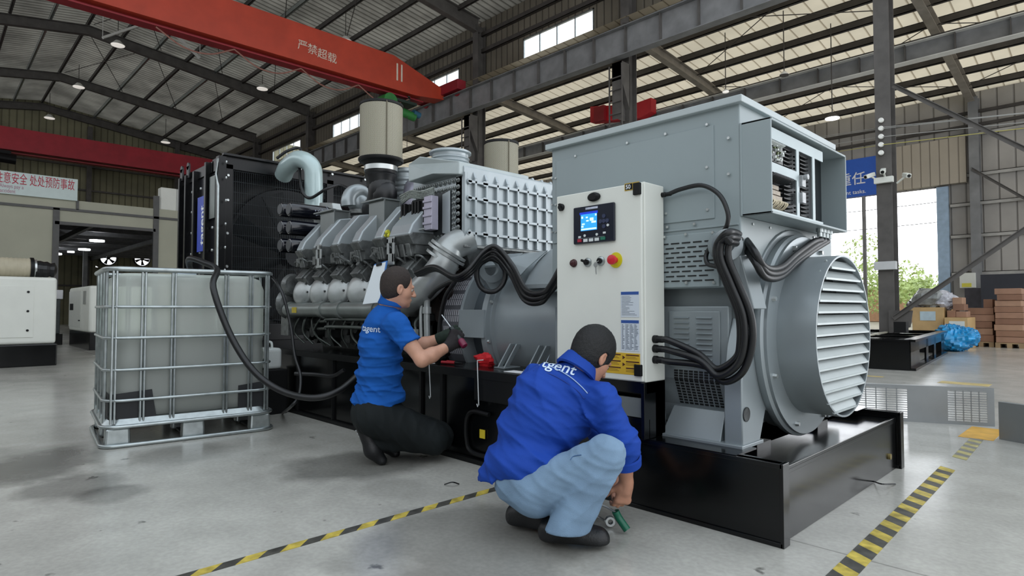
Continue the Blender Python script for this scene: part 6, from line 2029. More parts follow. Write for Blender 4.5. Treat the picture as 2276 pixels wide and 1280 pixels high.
# loose bits on the floor
for pts, lb in (([PZ(1942, 1072), PZ(1960, 1078, 0.03), PZ(1990, 1078)], 'bent black wire scrap on the floor beside the base end'), ([PZ(988, 1079), PZ(1005, 1074, 0.02), PZ(1020, 1078)], 'small black curled scrap on the floor between the two workers')):
    o = MB().tube([Vector((p.x, p.y, p.z + 0.006)) for p in pts], 0.004, 6).build('wire_scrap', RUBBER); tag(o, lb, 'scrap')
# red rag and tools on the tank top
p = PZ(1078, 800, 0.64)
o = lump('red_rag', (p.x, p.y, 0.635), (0.075, 0.05, 0.055), mat('rag_red', '#c5151f', 0.7, var=0.15), 8, 0.3, 24, 16); tag(o, 'crumpled bright red rag on the black tank top', 'rag')
p = PZ(1010, 805, 0.62)
tp_ = thing('pliers', 'red-handled pliers lying on the black tank edge', 'pliers', (p.x, p.y, 0.605))
MB().tube([p + Vector((-0.12, -0.02, -0.005)), p + Vector((-0.03, 0, -0.005)), p + Vector((0.0, 0.005, -0.005))], 0.011, 8).tube([p + Vector((-0.12, 0.03, -0.005)), p + Vector((-0.04, 0.022, -0.005)), p + Vector((0.0, 0.01, -0.005))], 0.011, 8).build('handle', mat('handle_red', '#a51e2a', 0.5, var=0.1), tp_, smooth=60)
MB().tube([p + Vector((0.0, 0.008, -0.005)), p + Vector((0.08, 0.008, -0.005))], 0.012, 8, r1=0.004).build('jaw', BLACKM, tp_, smooth=60)
# clipboard hung on the engine
cq = [PY(831, 590, 2.60), PY(857, 582, 2.60), PY(842, 672, 2.56), PY(806, 676, 2.56)]
cl = thing('clipboard', 'blue clipboard with white papers hanging on the engine beside the worker\'s head', 'clipboard', cq[3])
nrm_ = Vector((0, 1, 0))
MB().prism([cq[0] + Vector((0, .004, .01)), cq[1] + Vector((0.02, .004, .01)), cq[2] + Vector((0.02, .004, 0)), cq[3] + Vector((0, .004, 0))], nrm_ * 0.004).build('board', mat('clip_blue', '#2f6fb5', 0.4, var=0), cl)
MB().prism([cq[0], cq[1], cq[2], cq[3]], nrm_ * 0.003).build('paper', mat('sheet_white', '#dfe6ea', 0.7, var=0), cl)
mid = (cq[0] + cq[1]) / 2
MB().beam(mid + Vector((-0.035, -0.005, -0.01)), mid + Vector((0.035, -0.005, -0.003)), 0.012, 0.02).build('clip', BLACKM, cl)
# ---------------------------------------------------------------- people: smooth implicit bodies
from mathutils.bvhtree import BVHTree


class Field:
    def __init__(s, lo, hi, h):
        s.lo = np.array(lo, dtype=np.float64); s.h = h
        s.n = np.ceil((np.array(hi) - s.lo) / h).astype(int) + 1
        s.D = np.full(s.n, 9.0, dtype=np.float32)

    def sub(s, lo, hi):
        a = np.clip(np.floor((np.array(lo) - s.lo) / s.h).astype(int), 0, s.n - 1)
        b = np.clip(np.ceil((np.array(hi) - s.lo) / s.h).astype(int) + 1, 0, s.n)
        if np.any(b - a < 1): return None, None
        ax = [s.lo[i] + s.h * np.arange(a[i], b[i]) for i in range(3)]
        X, Y, Z = np.meshgrid(*ax, indexing='ij')
        return tuple(slice(a[i], b[i]) for i in range(3)), (X, Y, Z)

    def add(s, f, lo, hi, k, op='u'):
        m = k + 0.03
        sl, P = s.sub(np.array(lo) - m, np.array(hi) + m)
        if sl is None: return
        d = f(*P).astype(np.float32); A = s.D[sl]
        if op == 'u':
            h = np.clip(0.5 + 0.5 * (A - d) / k, 0, 1); s.D[sl] = A * (1 - h) + d * h - k * h * (1 - h)
        elif op == 's':
            h = np.clip(0.5 - 0.5 * (A + d) / k, 0, 1); s.D[sl] = A * (1 - h) - d * h + k * h * (1 - h)

    def cone(s, a, b, ra, rb, k=0.03, op='u', g=0.0):
        a, b = np.array(a, float), np.array(b, float); ra += g; rb += g
        ab = b - a; L2 = max(ab @ ab, 1e-9)

        def f(X, Y, Z):
            t = np.clip(((X - a[0]) * ab[0] + (Y - a[1]) * ab[1] + (Z - a[2]) * ab[2]) / L2, 0, 1)
            return np.sqrt((X - a[0] - t * ab[0]) ** 2 + (Y - a[1] - t * ab[1]) ** 2 + (Z - a[2] - t * ab[2]) ** 2) - (ra + (rb - ra) * t)
        r = max(ra, rb)
        s.add(f, np.minimum(a, b) - r, np.maximum(a, b) + r, k, op)
        return s

    def ell(s, c, r, M=None, k=0.03, op='u', g=0.0):
        """ellipsoid; rows of M are its own axes in the world"""
        c = np.array(c, float); r = np.array(r, float) + g
        M = np.eye(3) if M is None else np.array(M, float)

        def f(X, Y, Z):
            q = [(M[i][0] * (X - c[0]) + M[i][1] * (Y - c[1]) + M[i][2] * (Z - c[2])) / r[i] for i in range(3)]
            l = np.sqrt(q[0] ** 2 + q[1] ** 2 + q[2] ** 2)
            l2 = np.sqrt((q[0] / r[0]) ** 2 + (q[1] / r[1]) ** 2 + (q[2] / r[2]) ** 2) + 1e-6
            return l * (l - 1) / l2
        e = np.sqrt(sum((M[i] * r[i]) ** 2 for i in range(3)))
        s.add(f, c - e, c + e, k, op)
        return s

    def cut(s, p, nrm, k=0.008):
        """keep the side the normal points away from"""
        nrm = np.array(nrm, float); nrm /= np.linalg.norm(nrm); p = np.array(p, float)
        sl, (X, Y, Z) = s.sub(s.lo, s.lo + s.h * (s.n - 1))
        d = ((X - p[0]) * nrm[0] + (Y - p[1]) * nrm[1] + (Z - p[2]) * nrm[2]).astype(np.float32)
        A = s.D[sl]
        h = np.clip(0.5 - 0.5 * (d - A) / k, 0, 1)
        s.D[sl] = d * (1 - h) + A * h + k * h * (1 - h)
        return s

    def folds(s, fn):
        near = np.abs(s.D) < 0.06
        I = np.argwhere(near)
        P = s.lo + I * s.h
        s.D[near] += fn(P[:, 0], P[:, 1], P[:, 2]).astype(np.float32)
        return s

    def mesh(s, name, m, parent):
        D, h = s.D, s.h
        S = D < 0
        c = [S[i:S.shape[0] - 1 + i, j:S.shape[1] - 1 + j, k:S.shape[2] - 1 + k] for i in (0, 1) for j in (0, 1) for k in (0, 1)]
        su = sum(x.astype(np.int8) for x in c)
        act = (su > 0) & (su < 8)
        I = np.argwhere(act)
        idx = -np.ones(act.shape, dtype=np.int64); idx[act] = np.arange(len(I))
        acc = np.zeros((len(I), 3)); cnt = np.zeros(len(I))
        co = [(i, j, k) for i in (0, 1) for j in (0, 1) for k in (0, 1)]
        for p in co:
            for ax in range(3):
                if p[ax]: continue
                q = list(p); q[ax] = 1
                d0 = D[I[:, 0] + p[0], I[:, 1] + p[1], I[:, 2] + p[2]]; d1 = D[I[:, 0] + q[0], I[:, 1] + q[1], I[:, 2] + q[2]]
                x = (d0 < 0) != (d1 < 0)
                t = np.where(x, d0 / np.where(x, d0 - d1, 1), 0)
                pos = np.tile(np.array(p, float), (len(I), 1)); pos[:, ax] += t
                acc[x] += pos[x]; cnt[x] += 1
        V = s.lo + (I + acc / cnt[:, None]) * h
        F = []
        for ax in range(3):
            o = [a for a in range(3) if a != ax]
            A = np.take(S, range(S.shape[ax] - 1), axis=ax); B = np.take(S, range(1, S.shape[ax]), axis=ax)
            E_ = np.argwhere(A != B)
            E_ = E_[(E_[:, o[0]] > 0) & (E_[:, o[1]] > 0) & (E_[:, o[0]] < act.shape[o[0]]) & (E_[:, o[1]] < act.shape[o[1]])]
            u = np.zeros(3, int); u[o[0]] = 1
            v = np.zeros(3, int); v[o[1]] = 1
            q = [E_ - u - v, E_ - v, E_, E_ - u]
            ids = np.stack([idx[x[:, 0], x[:, 1], x[:, 2]] for x in q], 1)
            sg = S[E_[:, 0], E_[:, 1], E_[:, 2]]
            if ax == 1: sg = ~sg
            ids[~sg] = ids[~sg][:, ::-1]
            F.append(ids)
        F = np.concatenate(F)
        F = F[(F >= 0).all(1)]
        og = np.array(parent.location) if parent is not None else np.zeros(3)
        me = bpy.data.meshes.new(name)
        me.from_pydata((V - og).tolist(), [], F.tolist())
        me.polygons.foreach_set('use_smooth', [True] * len(me.polygons))
        me.materials.append(m)
        ob = bpy.data.objects.new(name, me); COL.objects.link(ob)
        if parent is not None: ob.parent = parent
        return ob


def wrinkle(seed, amp, freq, aniso, n=7):
    """sum of slanted waves; aniso = preferred direction the creases run across"""
    r_ = np.random.RandomState(seed); aniso = np.array(aniso, float); aniso /= np.linalg.norm(aniso)
    K = []
    for _ in range(n):
        d = aniso + r_.normal(size=3) * 0.35
        K.append((d / np.linalg.norm(d) * freq * r_.uniform(0.6, 1.6), r_.uniform(0, 6.28), r_.normal(size=3) * freq * 0.25, r_.uniform(0, 6.28)))

    def f(X, Y, Z):
        o = 0
        for k, ph, k2, ph2 in K:
            w = np.sin(X * k[0] + Y * k[1] + Z * k[2] + ph)
            g = 0.5 + 0.5 * np.sin(X * k2[0] + Y * k2[1] + Z * k2[2] + ph2)
            o = o + (1 - np.abs(w)) ** 2 * g
        return (o / n - 0.3) * -amp
    return f


def basis(fwd, up):
    f = np.array(fwd, float); f /= np.linalg.norm(f)
    u = np.array(up, float); u -= f * (u @ f); u /= np.linalg.norm(u)
    r_ = np.cross(f, u)
    return np.array([r_, f, u])      # right, forward, up


def add_head(F, c, B, k=0.012, sc=1.0):
    c = np.array(c)

    def L(x, y, z): return c + (B[0] * x + B[1] * y + B[2] * z) * sc
    def e(p, r, kk=k, op='u'): F.ell(L(*p), np.array(r) * sc, B, kk, op)
    e((0, -.015, .035), (.077, .097, .093), 0.02)
    e((0, .03, -.03), (.063, .064, .085), 0.03)
    e((0, .045, -.082), (.046, .045, .034), 0.03)
    e((.042, .045, -.025), (.024, .03, .03), 0.02); e((-.042, .045, -.025), (.024, .03, .03), 0.02)
    F.cone(L(-.032, .087, .022), L(.032, .087, .022), .010 * sc, .010 * sc, 0.015)
    for sx_ in (-1, 1):
        e((sx_ * .031, .104, .002), (.018, .014, .011), 0.01, 's')
    F.cone(L(0, .096, .008), L(0, .118, -.03), .008 * sc, .013 * sc, 0.012)
    for sx_ in (-1, 1):
        e((sx_ * .013, .106, -.034), (.009, .011, .008), 0.008)
    e((0, .094, -.060), (.025, .011, .006), 0.006); e((0, .091, -.071), (.022, .011, .007), 0.006)
    e((0, .078, -.098), (.022, .020, .018), 0.015)
    for sx_ in (-1, 1):
        e((sx_ * .080, -.008, -.004), (.010, .020, .032), 0.006)
        e((sx_ * .088, -.002, .002), (.006, .010, .016), 0.005, 's')
        e((sx_ * .080, -.002, -.030), (.008, .009, .010), 0.006)
    return L


def add_eyes(L, B, parent, sc=1.0):
    for sx_, nm in ((-1, 'left'), (1, 'right')):
        p = Vector(L(sx_ * .031, .081, .001)); d = Vector(B[1])
        MB().ball(p, .0115 * sc, 14, 10).build('eye', mat('eye_white', '#b3aaa0', 0.25, var=0), parent, smooth=60)
        MB().cyl(p + d * .0095 * sc, p + d * .0122 * sc, .0062 * sc, n=14).build('iris', mat('iris_dark', '#1d130d', 0.2, var=0), parent)


def hair(name, c, B, m, parent, h, cuts, sc=1.0, thick=0.010, seed=1, back=-0.06, lo_z=-.02):
    c = np.array(c)
    F = Field(c - 0.17, c + 0.17, h)

    def L(x, y, z): return c + (B[0] * x + B[1] * y + B[2] * z) * sc
    F.ell(L(0, -.015, .037), np.array((.077 + thick * .8, .097 + thick, .093 + thick * 1.3)) * sc, B, 0.02)
    F.ell(L(0, -.035, -.02), np.array((.068, .07, .07)) * sc, B, 0.03)
    for p, n_ in cuts:
        F.cut(L(*p), B[0] * n_[0] + B[1] * n_[1] + B[2] * n_[2], 0.01)
    for sx_ in (-1, 1):
        F.ell(L(sx_ * .088, .0, -.01), np.array((.022, .026, .036)) * sc, B, 0.008, 's')
    rs = np.random.RandomState(seed)

    def f(X, Y, Z):
        o = 0
        for _ in range(8):
            d = rs.normal(size=3) * 300; o = o + np.sin(X * d[0] + Y * d[1] + Z * d[2] + rs.uniform(0, 6)) * 0.0004
        return o
    F.folds(f)
    return F.mesh(name, m, parent)


def add_hand(F, w, dirn, palm_n, side, curl, sc=1.0, k=0.006, g=0.0):
    """w wrist, dirn along the hand, palm_n out of the palm; side +1/-1 puts the thumb; curl per finger joint (radians)"""
    d = Vector(dirn).normalized(); n_ = Vector(palm_n); n_ = (n_ - d * n_.dot(d)).normalized(); s_ = d.cross(n_) * side
    w = Vector(w)
    F.cone(w, w + d * .035 * sc, .027 * sc, .030 * sc, 0.02, g=g)
    for q in (-.026, -.009, .009, .026):
        F.cone(w + d * .02 * sc + s_ * q * .7 * sc, w + d * .088 * sc + s_ * q * sc, .016 * sc, .0125 * sc, 0.012, g=g)
    tips = []
    for i, (q, L_) in enumerate(((.031, .070), (.010, .078), (-.011, .073), (-.031, .058))):
        p = w + d * (.088 - abs(i - 1) * .004) * sc + s_ * q * sc
        a = 0.0
        for j, fr_ in enumerate((0.45, 0.31, 0.24)):
            a += curl[min(j, len(curl) - 1)] * (1 + 0.12 * (i - 1))
            v = d * math.cos(a) + n_ * math.sin(a)
            p2 = p + v * L_ * fr_ * sc
            F.cone(p, p2, (.0098 - j * .0009) * sc, (.0092 - j * .001) * sc, k, g=g)
            p = p2
        tips.append(p)
    p = w + d * .022 * sc + s_ * .026 * sc
    v = (d * .62 + s_ * .62 + n_ * .42).normalized(); p2 = p + v * .042 * sc
    F.cone(p, p2, .0150 * sc, .0118 * sc, 0.012, g=g)
    v = (d * .8 + s_ * .15 + n_ * .6).normalized(); p3 = p2 + v * .032 * sc
    F.cone(p2, p3, .0115 * sc, .0100 * sc, k, g=g)
    F.cone(p3, p3 + (d * .7 + n_ * .6 - s_ * .1).normalized() * .024 * sc, .0100 * sc, .0085 * sc, k, g=g)
    return tips


def bounds(pts, m):
    A = np.array([list(p) for p in pts]); return A.min(0) - m, A.max(0) + m


def project_text(name, body, tgt, origin, right, up, height, m, parent, shear=0.3, bold=0.01, n_dir=None, lift=0.003):
    """lettering laid onto a garment surface"""
    o = text(name, body, origin, right, up, height, m, None, 0.0, shear=shear, bold=bold)
    bm = bmesh.new(); bm.from_mesh(o.data)
    bmesh.ops.triangulate(bm, faces=bm.faces[:])
    bmesh.ops.subdivide_edges(bm, edges=[e for e in bm.edges if e.calc_length() > height * 0.15], cuts=2, use_grid_fill=False)
    nd = Vector(right).normalized().cross(Vector(up).normalized()) if n_dir is None else Vector(n_dir)
    me = tgt.data; bv = BVHTree.FromPolygons([v.co + Vector(tgt.parent.location) for v in me.vertices], [tuple(p.vertices) for p in me.polygons])
    for v in bm.verts:
        h = bv.ray_cast(v.co + nd * 0.3, -nd)
        if h[0] is not None: v.co = h[0] + h[1].normalized() * lift if h[1].dot(nd) > 0 else h[0] + nd * lift
    bm.transform(Matrix.Translation(-Vector(parent.location)))
    bm.to_mesh(o.data); bm.free()
    o.parent = parent
    return o


def on_surface(tgt, pts, eye=EYE, lift=0.003):
    me = tgt.data; bv = BVHTree.FromPolygons([v.co + Vector(tgt.parent.location) for v in me.vertices], [tuple(p.vertices) for p in me.polygons])
    out = []
    for p in pts:
        d = (Vector(p) - eye).normalized(); h = bv.ray_cast(eye, d)
        if h[0] is not None: out.append(h[0] - d * lift)
    return out


SK1 = mat('skin_tan', '#c09078', 0.5, var=0.10, scale=22, bump=0.06, bscale=90)
SK2 = mat('skin_brown', '#b5836a', 0.5, var=0.10, scale=22, bump=0.06, bscale=90)
POLO = mat('polo_blue', '#1b56a4', 0.85, var=0.08, scale=10, bump=0.12, bscale=260, spec=0.15)
JACK = mat('jacket_blue', '#17409a', 0.75, var=0.06, scale=8, bump=0.1, bscale=200, spec=0.25)
JEAN = mat('jeans_pale_blue', '#7891a9', 0.85, var=0.14, scale=9, bump=0.18, bscale=240, spec=0.2)
PANT = mat('trousers_black', '#161b1c', 0.8, var=0.15, scale=8, bump=0.1, bscale=200, spec=0.25)
HAIR1 = mat('hair_short_brown_black', '#2b211c', 0.7, var=0.3, scale=90, bump=0.5, bscale=260)
HAIR2 = mat('hair_black', '#0b0b0c', 0.6, var=0.3, scale=90, bump=0.5, bscale=260)
SHOE = mat('shoe_black', '#101113', 0.45, var=0.25, scale=20, bump=0.15, bscale=120)
SOLE = mat('sole_black', '#17181a', 0.7, var=0.2, scale=30)
THRD = mat('white_print', '#cfe0f2', 0.7, var=0)


def nd(v): return np.array(list(v), float)


# ================================================================= kneeling man in the polo shirt
DK = 3.86
loc = PZ(860, 1015)
man1 = thing('person', 'kneeling person in blue polo shirt and black trousers, working on the engine with gloved hands', 'person', (loc.x, loc.y, 0))
pel = at(838, 900, 3.98); wst = at(838, 858, 3.95); che = at(846, 760, 3.90); upc = at(858, 705, 3.88)
nek = at(868, 672, 3.86); hd = at(884, 640, 3.84)
shR = at(880, 722, 3.74); shL = at(868, 715, 4.06)
elR = at(938, 800, 3.70); wrR = at(1000, 768, 3.86)
elL = at(920, 772, 4.12); wrL = at(985, 749, 4.10)
hipR = at(832, 925, 3.88); hipL = at(840, 925, 4.08)
knR = at(962, 975, 3.98); knL = at(975, 970, 4.10)
anR = at(838, 985, 3.93); anL = at(852, 985, 4.12)
B1 = basis(RT * 0.86 + FW0 * 0.45 - UP0 * 0.16, UP0 + RT * 0.2)
F = Field(*bounds([pel, hd + UP0 * 0.16, hd + RT * 0.1, elR, wrR + RT * 0.05, wrL, knR, knL, anR, anL, shR, shL], 0.14), 0.0065)
F.ell(nd(che), (.125, .10, .17), np.array([nd(FW0), nd(RT), nd(UP0)]), 0.05)
F.ell(nd(wst), (.12, .10, .13), np.array([nd(FW0), nd(RT), nd(UP0)]), 0.05)
F.ell(nd(pel), (.13, .12, .12), np.array([nd(FW0), nd(RT), nd(UP0)]), 0.05)
F.cone(nd(shR), nd(shL), .06, .06, 0.05).cone(nd(upc), nd(nek), .07, .058, 0.04).cone(nd(nek), nd(hd) - B1[2] * .05 - B1[1] * .02, .058, .055, 0.03)
for a, b, c_, in ((shR, elR, wrR), (shL, elL, wrL)):
    F.cone(nd(a), nd(a + (b - a) * .5), .056, .050, 0.03).cone(nd(a + (b - a) * .4), nd(b), .050, .042, 0.02)
    F.cone(nd(b), nd(b + (c_ - b) * .35), .043, .045, 0.02).cone(nd(b + (c_ - b) * .3), nd(c_), .045, .029, 0.02)
for a, b, c_ in ((hipR, knR, anR), (hipL, knL, anL)):
    F.cone(nd(a), nd(b), .095, .062, 0.04).cone(nd(b), nd(c_), .06, .042, 0.03)
Lh = add_head(F, nd(hd), B1)
body1 = F.mesh('body', SK1, man1)
add_eyes(Lh, B1, man1)
hair('hair', nd(hd), B1, HAIR1, man1, 0.005, [((0, .068, .06), (0, 1, .35)), ((0, 0, -.055), (0, .5, -1)), ((0, .045, .0), (0, 1, -0.25))], thick=0.006)
# polo shirt
F = Field(*bounds([pel, shR, shL, elR, elL, nek, upc, wst + RT * .2, wst - RT * .2], 0.17), 0.0068)
AX = np.array([nd(FW0), nd(RT), nd(UP0)])
F.ell(nd(at(847, 765, 3.90)), (.165, .155, .20), AX, 0.05)
F.ell(nd(at(850, 715, 3.90)), (.165, .105, .10), AX, 0.05)
F.ell(nd(at(844, 830, 3.93)), (.16, .165, .15), AX, 0.06)
F.ell(nd(at(843, 885, 3.95)), (.17, .195, .13), AX, 0.06)
F.cone(nd(shR), nd(shL), .08, .08, 0.05).cone(nd(upc), nd(nek), .085, .068, 0.04)
for a, b in ((shR, elR), (shL, elL)):
    F.cone(nd(a), nd(a + (b - a) * .8), .078, .083, 0.045)
dS = nd(elR - shR); F2c = nd(shR + (elR - shR) * .60)
# trim: hem plane, sleeve plane, neck
sl, (X, Y, Z) = F.sub(F.lo, F.lo + F.h * (F.n - 1))
for a, b in ((shR, elR), (shL, elL)):
    d = nd((b - a).normalized()); p = nd(a + (b - a) * .60)
    dist = (X - p[0]) * d[0] + (Y - p[1]) * d[1] + (Z - p[2]) * d[2]
    rad = np.sqrt(np.maximum(0, (X - p[0]) ** 2 + (Y - p[1]) ** 2 + (Z - p[2]) ** 2 - dist ** 2))
    lim_ = (X - nd(che)[0]) * nd(RT)[0] + (Y - nd(che)[1]) * nd(RT)[1]
    msk = (rad < 0.14) & (dist > -0.02) & (lim_ > 0.11)
    F.D[sl] = np.where(msk, np.maximum(F.D, dist), F.D)
hz = float(at(840, 905, 3.9).z)
F.cut((pel.x, pel.y, hz), (0, 0, -1))
F.cut(nd(nek) + B1[2] * 0.012, B1[2] * 0.8 - B1[1] * 0.35, 0.006)
w1 = wrinkle(3, 0.07, 36, nd(UP0 + RT * 0.5)); w2 = wrinkle(8, 0.035, 22, nd(RT - UP0 * 0.3))


def polo_folds(X, Y, Z):
    k = np.clip((1.02 - Z) / 0.35, 0.15, 1.0)
    return w1(X, Y, Z) * k + w2(X, Y, Z) * 0.7


F.folds(polo_folds)
polo = F.mesh('polo_shirt', POLO, man1)
# collar
mb = MB(); ring_ = []
nc = Vector(nd(nek) + B1[2] * 0.01)
for k in range(28):
    a = 2 * PI * k / 28
    rr = .072 + .006 * math.sin(a)
    ring_.append([nc + Vector(B1[0]) * (rr * math.cos(a)) + Vector(B1[1]) * (rr * math.sin(a) * 1.05) + Vector(B1[2]) * z for z, q in ((-.02, 0),)][0])
prof = [(1.08, -.030), (1.14, -.022), (.97, .022), (.93, .020), (.98, -.02)]
rows = []
for s_, dz in prof:
    rows.append([mb.bm.verts.new(nc + (p - nc - Vector(B1[2]) * -.02) * s_ + Vector(B1[2]) * dz) for p in ring_])
for a, b in zip(rows, rows[1:] + rows[:1]): mb.bridge(a, b)
mb.build('collar', POLO, polo, smooth=50)
project_text('shirt_lettering', 'tagent', polo, at(783, 736, 3.7), RT * 0.96 + FW0 * 0.1 - UP0 * 0.06, UP0, 0.058, THRD, man1, n_dir=-FW0 - RT * 0.3)
# trousers
F = Field(*bounds([pel, hipR, hipL, knR, knL, anR, anL, pel - RT * .12], 0.15), 0.0072)
F.ell(nd(at(838, 915, 3.96)), (.165, .175, .14), AX, 0.05)
F.cone(nd(hipR), nd(knR), .135, .108, 0.05).cone(nd(hipL), nd(knL), .13, .105, 0.05)
F.cone(nd(knR + UP0 * .0), nd(anR), .092, .060, 0.04).cone(nd(knL), nd(anL), .09, .062, 0.04)
F.cut((0, 0, 0.012), (0, 0, -1)).cut((pel.x, pel.y, hz + 0.05), (0, 0, 1))
F.folds(wrinkle(5, 0.035, 26, nd(RT + UP0 * 0.4)))
F.mesh('trousers', PANT, man1)
# shoes: toes on the floor, heels up
for i, (tx, ty, dd, dep) in enumerate(((838, 1026, 0, 3.92), (868, 1018, 0, 4.12))):
    toe = at(tx, ty, dep); toe.z = 0.028
    heel = at(tx - 40, ty - 76, dep - 0.02)
    ball = toe + (heel - toe) * 0.32 + Vector((0, 0, 0.0)) - RT * 0.012
    F = Field(*bounds([toe, heel, toe + RT * .05], 0.09), 0.005)
    F.cone(nd(toe + RT * .03), nd(ball + RT * .02), .034, .052, 0.02).cone(nd(ball + RT * .025), nd(heel + RT * .03), .052, .046, 0.03)
    F.cone(nd(heel + RT * .03), nd(heel + RT * .07 - UP0 * .01), .038, .045, 0.02)
    F.cut((0, 0, 0.003), (0, 0, -1))
    sh = F.mesh('shoe', SHOE, man1)
    F = Field(*bounds([toe, heel], 0.07), 0.004)
    F.cone(nd(toe + RT * .010), nd(ball - RT * .008), .032, .052, 0.01).cone(nd(ball - RT * .008), nd(heel - RT * .006), .052, .042, 0.01)
    dv = nd((heel - toe).normalized()); nrm_s = nd(RT) - dv * (nd(RT) @ dv)
    F.cut(nd(ball + RT * .0), nrm_s, 0.004).cut(nd(ball - RT * .022), -nrm_s, 0.004).cut((0, 0, 0.002), (0, 0, -1))
    so = F.mesh('sole', SOLE, sh)
    if i == 0:
        nn = -Vector(nrm_s).normalized()
        mb = MB()
        for k in range(6):
            c = toe + (heel - toe) * (0.45 + 0.09 * k) - RT * .028
            mb.beam(c - FW0 * .012 + UP0 * .004, c + FW0 * .012 - UP0 * .004, 0.006, 0.006)
        mb.build('sole_print', mat('sole_mark_white', '#b9bcc0', 0.6, var=0.2), sh)
# gloves
GLV = mat('glove_dark', '#1c1719', 0.85, var=0.25, scale=30, bump=0.3, bscale=150)
dR = (wrR - elR).normalized(); dL = (wrL - elL).normalized()
F = Field(*bounds([wrR, wrR + dR * .2, wrR + UP0 * .1], 0.09), 0.0042)
F.cone(nd(wrR - dR * .03), nd(wrR + dR * .02), .036, .034, 0.02)
add_hand(F, wrR, dR * .7 + UP0 * .5, (-RT * .2 + FW0 * 1.0 + UP0 * .1), -1, (0.7, 0.9, 0.7), 1.08, 0.007, g=0.004)
g_ = F.mesh('glove', GLV, man1)
F = Field(*bounds([wrL, wrL + dL * .2], 0.09), 0.0042)
F.cone(nd(wrL - dL * .03), nd(wrL + dL * .02), .038, .034, 0.02)
add_hand(F, wrL, dL, (-FW0 * .8 + UP0 * .1), 1, (0.6, 0.8, 0.6), 1.08, 0.007, g=0.004)
F.mesh('glove', mat('glove_dark_green', '#1b2a20', 0.85, var=0.25, scale=30, bump=0.3), man1)
# screwdriver / cutter in the glove
gp = wrR + (dR * .7 + UP0 * .5).normalized() * 0.085
tl = thing('hand_tool', 'tool with maroon and black grip and thin shaft held in the kneeling person\'s glove', 'tool', gp)
tip = at(982, 700, 3.98)
ax_ = (tip - gp).normalized()
MB().tube([gp - ax_ * .05, gp, gp + ax_ * .07], .017, 12).build('grip', mat('grip_black', '#15201f', 0.4, var=0.3), tl, smooth=60)
MB().lathe([(.012, -.10), (.022, -.095), (.024, -.05), (.019, -.04)], gp, ax_, 14).build('grip_end', mat('grip_maroon', '#6d1738', 0.4, var=0.1), tl, smooth=60)
MB().tube([gp + ax_ * .07, tip], .004, 8, smooth=False).build('shaft', BOLTM, tl, smooth=60)

# ================================================================= crouching man in the jacket
loc = PZ(1240, 1190)
man2 = thing('person', 'crouching person in blue work jacket and pale jeans, seen from behind, working near the floor', 'person', (loc.x, loc.y, 0))
pel = at(1182, 1085, 2.70); wst = at(1170, 1010, 2.72); che = at(1225, 905, 2.74); upc = at(1262, 850, 2.76)
nek = at(1285, 815, 2.76); hd = at(1316, 792, 2.78)
shR = at(1332, 893, 2.66); shL = at(1190, 850, 2.92)
elR = at(1385, 985, 2.64); wrR = at(1392, 1072, 2.70)
elL = at(1335, 960, 3.02); wrL = at(1372, 1060, 2.90)
hipR = at(1195, 1092, 2.62); hipL = at(1185, 1092, 2.80)
knR = at(1345, 1012, 2.50); knL = at(1325, 1030, 2.98)
anR = at(1262, 1172, 2.56); anL = at(1185, 1140, 2.84)
B2 = basis(RT * 0.62 + FW0 * 0.50 - UP0 * 0.62, UP0 + RT * 0.6 + FW0 * 0.35)
F = Field(*bounds([pel, hd + UP0 * .15, hd + RT * .1, elR, wrR - UP0 * .12, wrL, knR, knL, anR, anL, shR, shL], 0.12), 0.006)
AXB = basis(nd(che - pel), nd(UP0))    # rows: right, along spine, other
F.cone(nd(pel), nd(wst), .085, .10, 0.05).cone(nd(wst), nd(che), .10, .095, 0.05).cone(nd(che), nd(upc), .095, .07, 0.05)
F.cone(nd(shR), nd(shL), .06, .06, 0.05).cone(nd(upc), nd(nek), .07, .056, 0.04).cone(nd(nek), nd(hd) - B2[2] * .05 - B2[1] * .025, .056, .054, 0.03)
for a, b, c_ in ((shR, elR, wrR), (shL, elL, wrL)):
    F.cone(nd(a), nd(b), .054, .042, 0.03).cone(nd(b), nd(b + (c_ - b) * .35), .042, .044, 0.02).cone(nd(b + (c_ - b) * .3), nd(c_), .044, .028, 0.02)
for a, b, c_ in ((hipR, knR, anR), (hipL, knL, anL)):
    F.cone(nd(a), nd(b), .09, .06, 0.04).cone(nd(b), nd(c_), .06, .04, 0.03)
Lh = add_head(F, nd(hd), B2, sc=0.98)
add_hand(F, wrR, (at(1376, 1150, 2.72) - wrR), (FW0 * .9 - RT * .2), -1, (0.55, 0.8, 0.6), 1.0)
add_hand(F, wrL, (at(1380, 1140, 2.80) - wrL), (-FW0 * .9), 1, (0.6, 0.8, 0.6), 1.0)
body2 = F.mesh('body', SK2, man2)
add_eyes(Lh, B2, man2, 0.98)
hair('hair', nd(hd), B2, HAIR2, man2, 0.005, [((0, .085, .06), (0, 1, .25)), ((0, 0, -.075), (0, .4, -1)), ((0, .05, -.02), (0, 1, -0.3))], sc=0.98, thick=0.016, seed=4)
